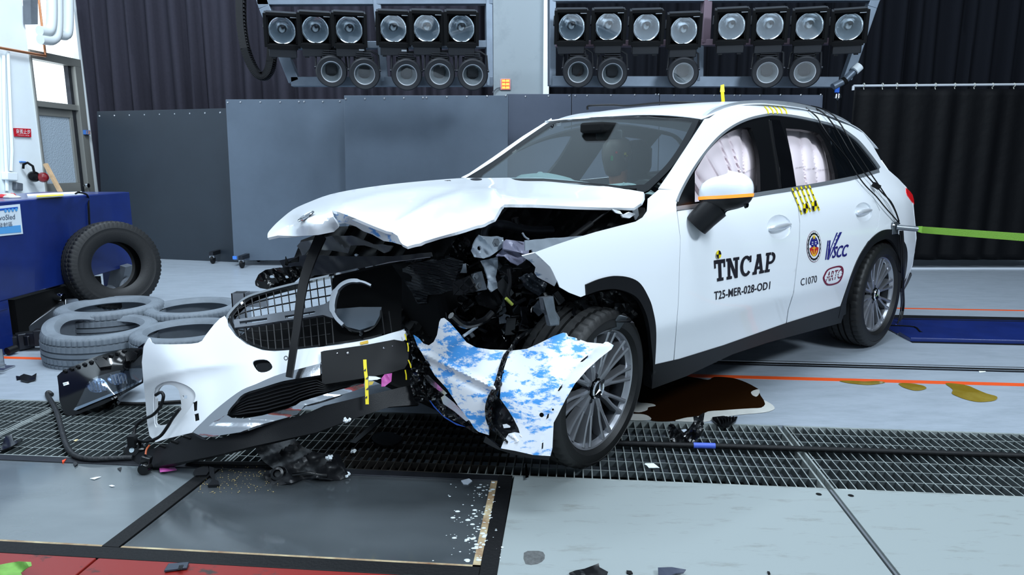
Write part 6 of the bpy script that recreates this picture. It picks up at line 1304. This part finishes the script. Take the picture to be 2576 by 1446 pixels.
# hoses
def hose(name,pts,r,mat,label,z=.012,rib=0,cat='hose'):
    P=[Pz(p[0],p[1],p[2] if len(p)>2 else z) for p in cr([(q[0],q[1],q[2] if len(q)>2 else z) for q in pts],8)]
    m=MB(); rad=r
    if rib:
        Q=[]
        for a,b in zip(P[:-1],P[1:]): Q+= [a+(b-a)*k/4 for k in range(4)]
        P=Q+[P[-1]]; rad=[r*(1.06 if i%2 else .94) for i in range(len(P))]
    m.tube(P,rad,10); return m.build(name,mat,label=label,cat=cat,smooth=60)
t=thing('air_hose','black hose with a blue tape section lying along the grating','hose',Pz(1900,1125,0))
P=[Pz(x,y,.013) for x,y in cr([(1430,1106),(1560,1114),(1700,1119),(1790,1121),(2000,1128),(2300,1137),(2640,1148)],6)]
MB().tube(P,.0125,10).build('hose_run',RUB,t,smooth=60)
MB().tube([Pz(1744,1120,.013),Pz(1770,1120.5,.013),Pz(1799,1121.5,.013)],.0135,10).build('blue_tape',M('blue_electrical_tape',S(70,96,196),.4),t,smooth=60)
HB=M('grey_black_conduit',S(28,30,33),.5,bump=.3,bscale=60)
hose('corrugated_hose',zf([(300,398),(282,385),(276,400)])+zf([(300,440),(330,500),(350,570),(368,640),(398,715),(445,757),(530,773),(640,770),(770,764)]),.0115,HB,'grey black corrugated hose curving from the headlamp to the bumper lip',rib=1)
hose('wire_loom',zf([(600,452),(700,450),(830,452),(1040,440),(1100,438)]),.010,RUB,'black wire loom on the grating behind the fog lamp opening',cat='loom')
hose('wire_loom',zf([(1080,785),(1150,795),(1300,798),(1520,800)])+[(690,1168)],.010,RUB,'black wire loom under the bumper lip beside the wet glass',z=.014,cat='loom')
t=thing('fog_lamp_harness','black wiring harness looping out of the fog lamp opening','harness',Pz(375,1115,0.05))
hs=lambda L,d:[BS(x,y,d) for x,y in cr(zf(L),5)]
MB().tube(hs([(905,400),(935,385),(950,410),(930,470),(890,515),(840,540),(800,570),(780,610),(785,650),(820,668),(870,668),(930,640),(970,590),(1000,540),(1045,480)],-.02),.007,8).build('loom',BLK,t,smooth=60)
MB().tube(hs([(870,690),(850,720),(845,760)],-.03),.004,6).build('loose_wire',M('orange_wire',S(170,80,40),.5),t)
MB().box(BS(*zf([(845,800)])[0],-.03),(.04,.03,.07),Matrix.Rotation(.3,3,'Y')).build('plug',BLKG,t,bevel=.005)
MB().lathe([(0,.012),(.022,.012),(.026,.0),(.026,-.02),(0,-.02)],16,frame(Vector((1,0,0)),Vector((0,0,1)),Vector((0,-1,0)),BS(*zf([(838,830)])[0],-.03))).build('plug_cap',BLKG,t)
t=thing('ultrasonic_sensor','black sensor housing with pale round face beside the bumper lip','sensor',Pz(335,1138,.01))
c=Pz(336,1133,.03); MB().lathe([(0,.015),(.03,.015),(.045,.0),(.045,-.02),(0,-.02)],18,frame(Vector((1,0,0)),Vector((0,.5,.86)),Vector((0,-.86,.5)),c)).build('housing',BLKG,t)
MB().disc(c+Vector((0,-.86,.5))*.016,(0,-.86,.5),.011,14).build('round_face',M('pale_face',S(180,196,204),.5),t); MB().box(c+Vector((0,.0,.045)),(.03,.03,.05)).build('connector',BLK,t)
# ---- headlamp
t=thing('detached_headlamp','black detached headlamp unit lying on the grating beside the grey tyres','headlamp',Pz(200,1040,0))
d0=depth(Pz(180,1044,.0)); d1=depth(Pz(360,985,.02))
HS_=field([(170,1044,d0),(150,940,d0+.16),(230,895,d0+.22),(330,874,d0+.25),(357,880,d0+.25),(357,960,d1+.04),(300,1000,d0+.02),(250,1020,d0+.0),(240,960,d0+.05),(180,990,d0+.05)])
body=zf([(332,290),(355,268),(430,232),(540,182),(640,152),(700,140),(762,126),(828,134),(835,240),(832,330),(700,405),(600,455),(425,522),(380,524),(365,490),(345,430),(340,350)])
sheet(body,HS_,step=7,th=.10).build('housing',BLKG,t,smooth=30)
lens=zf(cr([(425,488),(440,470),(475,400),(510,330),(545,300),(600,280),(700,255),(828,246),(826,312),(700,378),(560,440)],2,closed=True))
sheet(zf([(445,462),(512,330),(545,300),(600,281),(700,258),(824,250),(822,302),(700,365),(560,425)]),lambda x,y:HS_(x,y,-.004),step=6,th=.004).build('reflector_bezel',M('bezel_black',S(14,15,18),.2),t)
LED=M('led_module_silver',S(150,160,180),.12,.8,bump=.6,bscale=25)
for q in ([(512,345),(560,305),(600,310),(625,345),(600,380),(545,385),(515,368)],[(625,300),(700,270),(735,285),(730,315),(690,340),(650,335)]):
    lm=sheet(zf(cr(q,3,closed=True)),lambda x,y:HS_(x,y,-.008),step=4,th=.008).build('led_module',LED,t)
    m=MB(); x0=sum(p[0] for p in q)/len(q); y0=sum(p[1] for p in q)/len(q)
    for k in range(5): p,p2=zf([(x0-45+k*20,y0-26),(x0-30+k*20,y0+28)]); MB().bar(HS_(*p,-.012),HS_(*p2,-.012),.005,.004).build('led_fin',DARKM,lm,smooth=0)
sheet(zf([(428,488),(436,474),(560,425),(700,368),(824,310),(824,322),(700,384),(560,440),(440,490)]),lambda x,y:HS_(x,y,-.012),step=6,th=.006).build('chrome_strip',CHROME,t)
LGL=glass('headlamp_glass',(.85,.9,.95,1),.03,.01); sheet(lens,lambda x,y:HS_(x,y,-.02),step=7,th=.004).build('clear_lens',LGL,t)
for q in ([(540,190),(580,170),(620,200),(650,230),(580,240)],[(725,155),(770,145),(795,165),(790,195),(735,205)]): sheet(zf(q),lambda x,y:HS_(x,y,-.018),step=5,th=.02).build('mounting_tab',BLK,t,smooth=0)
for a in range(380,760,38): p=zf([(a,262-(a-380)*.34)])[0]; MB().box(HS_(*p,-.003),(.018,.02,.012),Matrix.Rotation(.4,3,'Y')).build('rim_clip',BLK,t,smooth=0)
sheet(zf([(365,330),(397,322),(401,338),(370,347)]),lambda x,y:HS_(x,y,-.003),step=5,th=.001).build('barcode_label',WALLM,t,label='small white sticker')
m=MB()
for k in range(4): q=zf([(369+k*5,333-k*1.2),(371+k*5,332.5-k*1.2),(373+k*5,340-k*1.2),(371+k*5,340.5-k*1.2)]); m.add([HS_(x,y,-.005) for x,y in q],[(0,1,2,3)])
m.build('barcode',BLKM,t,smooth=0,kind='stuff')
# ---- black undershield and fragments under the bumper
us=zb([(975,1085),(1040,1060),(1112,1042),(1200,1052),(1300,1045),(1390,1130),(1500,1180),(1690,1190),(1745,1320),(1772,1372),(1690,1405),(1560,1385),(1400,1392),(1290,1430),(1190,1446),(1095,1440),(1062,1350),(1142,1310),(1060,1250),(1010,1180)])
UF=field([(640,1110,depth(Pz(660,1180,0))+.08),(680,1095,depth(Pz(660,1180,0))+.12),(760,1110,depth(Pz(760,1195,0))+.1),(870,1145,depth(Pz(870,1200,0))+.1),(670,1218,depth(Pz(670,1218,.0))),(770,1205,depth(Pz(770,1205,.01))),(878,1198,depth(Pz(878,1198,.01))),(850,1150,depth(Pz(850,1195,0))+.06)])
t=thing('torn_undershield','crumpled black undershield lying half on the wet glass under the bumper','undershield',Pz(760,1200,0))
sheet(us,crumple(UF,.03,14,6),step=6,th=.006).build('shield',M('undershield_black',S(15,16,19),.4,bump=.15,bscale=30,spec=.4),t,smooth=25)
c=UF(*zb([(1180,1355)])[0],-.01); nf=frame(Vector((1,0,0)),Vector((0,.6,.8)),Vector((0,-.8,.6)),c); MB().lathe([(.012,.006),(.016,.014),(.026,.012),(.032,.0),(.034,-.01)],20,nf).build('bolt_boss',BLKG,t)
MB().tube([UF(x,y,-.012) for x,y in cr(zb([(1300,1362),(1420,1350),(1520,1365),(1590,1368)]),4)],.007,8).build('crease_rib',BLKG,t)
flat('bumper_clip_fragment',zb([(500,1310),(560,1290),(600,1285),(610,1330),(590,1360),(500,1365),(480,1340)]),.01,FR,'black clip fragment lying on the glass seal strip','fragment',th=.03)
flat('strap_fragment',zb([(612,1290),(650,1300),(660,1400),(690,1410),(695,1440),(600,1446),(640,1400),(615,1360)]),.012,FR,'black strap shaped fragment left of the undershield','fragment',th=.01)
flat('pink_tape_scrap',zb([(200,1302),(270,1298),(330,1300),(345,1318),(280,1328),(205,1338)]),.006,bpy.data.materials['pink_tape'],'pink tape scrap lying on the floor under the bumper lip','tape',amp=.012)
flat('oval_cover_fragment',zb(cr([(1955,1050),(1990,1015),(2100,1005),(2195,1040),(2205,1070),(2140,1110),(2040,1112),(1975,1085)],3,closed=True)),.012,FR,'oval black cover fragment lying on the dark grating','fragment',th=.008)
a,b=zb([(1800,1100),(2060,880)]); MB().bar(Pz(*a,.02),Pz(b[0],b[1],.05),.03,.006).build('long_rod_fragment',FR,label='long black strip fragment lying across the dark grating',cat='fragment',smooth=0)
for (x,y),lab in (((873,1064),'white foam crumb beneath the bumper lip'),((889,1136),'white foam crumb on the grating right of the undershield'),((829,1158),'white crumb on top of the undershield'),((872,1196),'white foam crumb at the right tip of the undershield')):
    m=MB(); r=random.Random(x); 
    P=Pz(x,y+5,.0) if y!=1158 else UF(x,y,-.02); rr=.010
    for k in range(6): m.box(P+Vector((r.uniform(-1,1)*rr,r.uniform(-1,1)*rr,rr*.7+r.uniform(0,1)*rr)),(rr*1.3,rr*.9,rr*.8),Matrix.Rotation(r.uniform(0,3),3,Vector((r.random()+.1,r.random(),r.random()))))
    if y==1064: m.v=[p+(BS(873,1064,-.02)-P) for p in m.v]
    m.build('foam_crumb',WALLM,label=lab,cat='crumb',kind=None,smooth=0)
# ---- small foreground debris
flat('black_shard',[(1432,1440),(1448,1434),(1470,1430),(1497,1420),(1506,1416),(1508,1426),(1530,1438),(1525,1452),(1440,1456)],.008,FR,'jagged black shard at the bottom edge on the pale floor plate','fragment',amp=.02,th=.004)
flat('grey_blue_shard',[(1655,1427),(1690,1426),(1726,1432),(1720,1440),(1700,1441),(1688,1446),(1670,1450),(1656,1445)],.006,M('slate_plastic',S(62,68,84),.35),'slate grey curved shard on the pale plate near the bottom edge','fragment',amp=.015,th=.004)
flat('rubber_crumb',[(1576,1434),(1588,1435),(1592,1441),(1584,1443),(1576,1440)],.005,BLK,'tiny black crumb between the two shards on the pale plate','fragment',th=.005)
flat('rubber_crumb',[(1930,1436),(1936,1437),(1938,1442),(1932,1442)],.005,BLK,'tiny black crumb at the bottom edge right of the slate shard','fragment',th=.005)
SM=M('tyre_smudge',S(96,98,98),.7,var=.5,vscale=60)
flat('scuff_mark',cr([(1318,1390),(1340,1385),(1366,1388),(1370,1405),(1352,1418),(1322,1418)],2,closed=True),.0006,SM,'dark square rubber smudge on the pale floor plate','smudge',th=.0003)
t=thing('cover_tile','small flat slate grey plastic tile lying on the red beam edge','tile',Pz(445,1430,.01))
m=MB(); q=[(413,1440),(424,1422),(476,1418),(471,1432)]; m.hexa([Pz(x,y,.008) for x,y in q],[Pz(x,y,.008)+Vector((0,0,.008)) for x,y in q]); m.build('tile',M('slate_tile',S(52,60,72),.4),t,bevel=.002)
for k in range(3): m=MB(); a=Pz(452+k*4,1422-k*.5,.017); b=Pz(448+k*4,1434-k*.5,.017); m.bar(a,b,.003,.002); m.build('ridge',BLK,t,smooth=0)
GRN=M('green_cloth',S(128,180,84),.8,var=.3,vscale=14)
flat('green_cloth',[(-10,1422),(20,1416),(45,1412),(78,1413),(80,1422),(66,1430),(52,1440),(58,1450),(-10,1460)],.012,GRN,'crumpled green cloth at the lower left corner','cloth',amp=.05,sc=10,step=5)
flat('angular_fragment',[(0,1132),(14,1096),(30,1093),(33,1108),(58,1106),(30,1122),(5,1132)],.012,FR,'angular black fragment on the grating at the left edge','fragment',amp=.03,th=.006)
flat('black_fragment',[(50,945),(60,940),(80,945),(92,938),(90,952),(70,960),(52,955)],.006,FR,'black fragment on the floor left of the stacked tyres','fragment',amp=.012,th=.006)
flat('black_fragment',[(40,945),(52,946),(54,952),(42,955)],.006,FR,'smaller black fragment left of the stacked tyres, by the orange line','fragment',th=.006)
flat('orange_clip',zf([(360,780),(385,770),(375,785),(362,792)]),.006,M('orange_plastic',S(220,70,30),.4),'tiny orange clip on the edge strip of the grating','clip',th=.008)
flat('black_clip',zf([(425,795),(440,785),(452,800),(435,812)]),.006,FR,'tiny black clip right of the orange clip','clip',th=.006)
flat('black_clip',zf([(682,825),(706,818),(700,840)]),.004,FR,'tiny black clip on the dusty glass below the hose','clip',th=.006)
flat('white_sliver',zf([(522,885),(560,876),(588,874),(548,890)]),.003,WALLM,'white paper sliver on the dusty glass','paper',th=.001)
flat('white_sliver',zf([(632,926),(650,922),(668,928),(650,932)]),.003,WALLM,'smaller white sliver on the glass, right of the longer sliver','paper',th=.001)
flat('white_flake',[(1160,1208),(1180,1203),(1188,1209),(1178,1217),(1166,1216)],.004,M('flake_grey',S(196,204,214),.5),'pale flake on the black strip beside the wet glass','flake',th=.004)
flat('cream_chip',zf([(428,665),(440,658),(455,657),(440,668)]),.006,M('cream_chip',S(220,200,150),.5),'cream plastic chip on the grating right of the curved hose','flake',th=.003)
t=thing('air_chuck','blue handled tool with a black head on the floor by the blue bench','tool',Pz(40,880,.0))
MB().tube([Pz(0,884,.02),Pz(70,868,.02)],.014,10).build('handle',M('tool_blue',S(50,76,120),.4),t); MB().tube([Pz(18,884,.03),Pz(40,876,.035)],.026,12).build('head',BLK,t)
t=thing('steel_angle','small grey steel angle bracket at the left edge by the orange line','bracket',Pz(2,925,.0))
MB().box(Pz(0,922,.05)+Vector((-.03,0,0)),(.07,.09,.006)).build('plate',ALU,t); MB().box(Pz(-2,926,.006)+Vector((0,0,0)),(.13,.1,.008)).build('foot',ALU,t); MB().box(Pz(0,905,.08)+Vector((-.03,.03,0)),(.06,.006,.12)).build('plate',ALU,t)
flat('white_shard',[(1321,1168),(1325,1165),(1330,1200),(1322,1203)],.012,CHR2,'silver sliver standing at the end of the black seal strip','flake',th=.004)
flat('flat_target',[(2462,932),(2478,930),(2480,935),(2464,937)],.003,WALLM,'small floor target sticker above the near orange line at right','sticker',th=.001)
# droplets on the right end of the wet glass
r=random.Random(5); m=MB()
for k in range(260):
    x=1262-abs(r.gauss(0,55)); y=1212+r.random()**.8*200
    c=Pz(x,y,.001); s=.0015+.006*r.random()**3
    m.lathe([(0,s*.5),(s*.7,s*.35),(s,0)],7,Matrix.Translation(c)@Matrix.Diagonal((1.5,.9,1,1)))
m.build('foam_droplets',M('droplet_white',S(206,214,216),.2),label='white foam droplets on the right end of the wet glass',cat='droplets',kind='stuff')
m=MB()
for k in range(240):
    x=r.uniform(500,700); y=1172+r.random()**1.5*70; c=Pz(x,y,.002); s=.001+.002*r.random(); m.lathe([(0,s),(s,0)],5,Matrix.Translation(c))
m.build('glass_crumbs',M('amber_crumbs',S(170,150,100),.1,spec=.8),label='fine amber crumbs scattered on the glass left of the undershield',cat='crumbs',kind='stuff')
# ---- strap and cables at the rear
c=side(2252,573,-.01); BRK=cpart('tow_bracket',MB().box(c,(.10,.012,.085),Matrix.Rotation(math.atan2(EY,EX),3,'Z')),SIL,bevel=.004,label='steel tow bracket bolted above the rear wheel arch')
for x,y in ((2247,566),(2255,574)): cpart('bracket_bolt',MB().lathe([(0,.012),(.008,.012),(.010,.0)],8,frame(eV,upV,nV,side(x,y,-.016))),CHROME,BRK)
p0=side(2254,571,-.02); dl=Vector((1,-.25,0)).normalized()
p1=Pt(2308,576,depth(p0)-.02); cpart('tow_rod',MB().tube([p0,p1],.018,12),SIL,BRK)
p2=Pt(2320,578,depth(p0)-.03); p3=Pt(2660,603,depth(p0)-.9)
t=thing('tow_strap','green webbing strap pulled taut from the rear wheel arch to the right edge','strap',(p1+p3)/2)
MB().hexa([p1+Vector((0,0,-.018)),p2+Vector((0,0,-.022)),p2+Vector((0,.006,-.022)),p1+Vector((0,.006,-.018))],[p1+Vector((0,0,.018)),p2+Vector((0,0,.024)),p2+Vector((0,.006,.024)),p1+Vector((0,.006,.018))]).build('loop',M('strap_green',S(122,170,58),.7,bump=.2,bscale=200),t,smooth=0)
MB().hexa([p2+Vector((0,0,-.022)),p3+Vector((0,0,-.022)),p3+Vector((0,.006,-.022)),p2+Vector((0,.006,-.022))],[p2+Vector((0,0,.022)),p3+Vector((0,0,.022)),p3+Vector((0,.006,.022)),p2+Vector((0,.006,.022))]).build('webbing',bpy.data.materials['strap_green'],t,smooth=0)
zu=lambda L:[(1660+a/3.788,240+b/3.788) for a,b in L]
W_=BLK
for i,(pts,lab) in enumerate((([(1270,72),(1340,85),(1420,140),(1500,210),(1540,280),(1620,400),(1720,520),(1800,620),(1870,740),(1960,860),(2060,960),(2150,1070),(2240,1170),(2285,1220)],'thin black sensor cable from the roof to the tow bracket, lowest of three'),([(1340,82),(1450,110),(1560,170),(1640,260),(1720,380),(1800,520),(1880,640),(1960,750),(2050,850),(2120,930),(2200,1010),(2250,1110),(2280,1200)],'thin black sensor cable from the roof to the tow bracket, middle of three'),([(1440,100),(1540,125),(1640,180),(1720,270),(1790,390),(1860,520),(1940,640),(2020,760),(2090,860),(2150,950),(2210,1040),(2250,1120),(2278,1200)],'thin black sensor cable from the roof to the tow bracket, highest of three'))):
    MB().tube([side(x,y,-.022-.004*i) for x,y in cr(zu(pts),4)],.0045,6).build('sensor_cable',W_,label=lab,cat='cable',group='sensor cables on the car rear')
c=side(*zu([(2062,862)])[0],-.035); MB().box(c,(.05,.02,.03),Matrix.Rotation(.5,3,'Y')).build('cable_tie_tag',BLKM,label='black tape flag tying the cables below the quarter window',cat='tape')
t=thing('hanging_cables','bundle of thin cables hanging from the tow bracket beside the rear wheel','cable',Pz(2250,850,0))
for i,(dx,mt) in enumerate(((0,BLK),(3,BLK),(-4,BLK))): MB().tube([side(x+dx,y,-.03+0*i) for x,y in cr([(2268,580),(2271,640),(2270,720),(2271,770),(2262,815),(2250,840+i*3)],4)],.005,6).build('cable',mt,t)
for i,(pts,col) in enumerate((([(2252,820),(2256,832),(2246,850),(2232,856)],S(210,170,40)),([(2256,825),(2258,840),(2248,850)],S(200,70,40)),([(2254,815),(2250,835),(2246,842)],S(50,70,180)))): MB().tube([side(x,y,-.03) for x,y in cr(pts,4)],.0035,6).build('wire_end',M('wire_colour',col,.5),t)
# roof cable, roof tape flag
rp=lambda x,y,v:Pv(x,y,v)
MB().tube([Pv(x,y,v) for x,y,v in cr([(1478,276,-.56),(1479,267,-.56),(1500,265,-.5),(1545,264,-.40),(1580,266,-.3),(1658,258.5,-.02),(1720,258,.15),(1785,259,.30),(1815,259,.4)],4)],.007,6).build('roof_cable',BLK,label='black cable lying across the car roof from the far rail',cat='cable')
a=Pv(1819,260,.35); b=Pv(1819,214,.35)
t=thing('tape_flag','narrow yellow tape flag standing upright on the car roof','flag',a)
MB().hexa([a+Vector((-.008,0,0)),a+Vector((.012,0,0)),a+Vector((.012,.002,0)),a+Vector((-.008,.002,0))],[b+Vector((-.012,0,-.04)),b+Vector((.008,0,-.04)),b+Vector((.008,.002,-.04)),b+Vector((-.012,.002,-.04))]).build('tape',YEL,t,smooth=0)
MB().hexa([b+Vector((-.016,0,-.04)),b+Vector((.012,0,-.04)),b+Vector((.012,.002,-.04)),b+Vector((-.016,.002,-.04))],[b+Vector((-.014,0,0)),b+Vector((.006,0,.005)),b+Vector((.006,.002,.005)),b+Vector((-.014,.002,0))]).build('tip',M('tip_yellow',S(240,220,70),.4),t,smooth=0)
# ---- crash test dummy in the driver seat
DY=thing('crash_test_dummy','crash test dummy with a grey head and brown neck seated behind the windscreen','dummy',car(1.1,.37,.6))
def dpart(n,mb,mat,par=None,**k): return mb.build(n,mat,par or DY,smooth=60,**k)
HEADM=M('dummy_head_vinyl',S(112,98,88),.45,var=.12,vscale=6); SKIN=M('dummy_skin_vinyl',S(196,124,92),.5)
hd=Pt(1549,393,4.30); hu,hv,hz=w2c(hd); H_=lambda u,v,z:car(hu+u,hv+v,hz+z)
rows=[]
prof=[(-.125,.045,-.01),(-.115,.062,.0),(-.085,.072,.004),(-.05,.080,.006),(-.01,.092,.004),(.03,.098,-.002),(.07,.094,-.008),(.10,.074,-.012),(.118,.042,-.016),(.124,.0,-.018)]
for z,rad,fu in prof:
    row=[]
    for k in range(25):
        a=2*math.pi*k/24; cu,cv=math.cos(a),math.sin(a); rr=rad*(1.08 if cu<0 else 1.0)
        nose=.020*math.exp(-((z+.025)/.022)**2)*max(0,cu)**24; brow=.008*math.exp(-((z-.018)/.014)**2)*max(0,cu)**6; eye=-.010*math.exp(-((z+.0)/.012)**2)*math.exp(-((abs(cv)-.42)/.2)**2)*(cu>0); mouth=-.004*math.exp(-((z+.068)/.008)**2)*max(0,cu)**10; chin=.010*math.exp(-((z+.105)/.02)**2)*max(0,cu)**8
        row.append(H_(fu+cu*rr*1.05+nose+brow+eye+mouth+chin,cv*rr*.82,z))
    rows.append(row)
HD=dpart('head',MB().grid(rows),HEADM)
dpart('skull_cap_seam',MB().tube([H_(-.055+.012*math.sin(a),.088*math.cos(a),.02+.095*math.sin(a)) for a in np.linspace(-.6,math.pi+.6,20)],.004,6),BLK,HD)
for s in (-1,1): dpart('ear',MB().lathe([(0,.008),(.014,.006),(.018,0)],12,frame(eV,upV,nV*s,H_(-.01,s*.074,-.015))),HEADM,HD)
tc_=H_(-.005,.077,.008)
for w_,mt in ((0,YEL),(1,BLKM)):
    m=MB()
    for k in range(4):
        if k%2==w_:
            pts=[tc_]+[tc_+eV*(.021*math.cos(a))+upV*(.021*math.sin(a))+nV*(-.004) for a in [math.pi/2*(k+j/5) for j in range(6)]]; m.add([p+nV*.006 for p in pts],[tuple(range(7))])
    dpart('head_target',m,mt,HD)
dpart('paint_mark',MB().box(H_(.062,.060,.022),(.04,.012,.012),Matrix.Rotation(math.atan2(EY,EX)+.6,3,'Z')),M('paint_red',S(190,40,40),.5),HD); dpart('paint_mark',MB().box(H_(.085,.040,-.012),(.03,.012,.03),Matrix.Rotation(math.atan2(EY,EX)+.9,3,'Z')),M('paint_green',S(40,140,80),.5),HD)
dpart('neck',MB().tube([H_(-.02,0,-.09),H_(-.03,0,-.15),H_(-.04,0,-.22),H_(-.05,0,-.30)],[.062,.056,.060,.075],18),SKIN)
dpart('torso',MB().tube([H_(-.05,0,-.27),H_(-.05,0,-.34),H_(-.02,0,-.46),H_(.0,0,-.60)],[.10,.17,.19,.17],18),M('dummy_shirt',S(120,96,84),.8))
dpart('shoulder',MB().tube([H_(-.05,.10,-.33),H_(-.03,.20,-.36),H_(.02,.24,-.46),H_(.15,.25,-.58)],[.07,.075,.06,.05],14),M('dummy_vest',S(120,120,140),.7)); dpart('shoulder',MB().tube([H_(-.05,-.10,-.33),H_(-.03,-.20,-.36),H_(.02,-.24,-.46),H_(.15,-.25,-.58)],[.07,.075,.06,.05],14),bpy.data.materials['dummy_vest'])
dpart('yellow_chest_tape',MB().box(H_(.12,.02,-.27),(.012,.05,.08)),YEL)
import OpenImageIO as o,sys
b=o.ImageBuf('/workdir/render_main.png')
for n,x,y in [('hood',1000,490),('hood2',1400,490),('hoodtip',740,560),('door',1900,620),('door low',1850,820),('fender',1500,650),('bumper',480,920),('panel2',700,450),('panel3',1050,400),('slate',420,450),('curtL',400,130),('curtR',2400,120),('vinyl',2400,450),('floorR',2350,1000),('floorfar',2450,740),('plate',1700,1320),('plateR',2400,1350),('glassL',150,1270),('glassR',800,1330),('wall',40,250),('bench',100,620),('red',150,1420),('pillar',1310,120),('tyre',250,880),('grat',1900,1180),('scuffwhite',1150,960),('roof',1600,275),('cpillar',2230,480),('airbag',1860,400)]:
    p=b.getpixel(int(x*1024/2576),int(y*1024/2576)); print(n,(x,y),[round(255*c) for c in p[:3]])
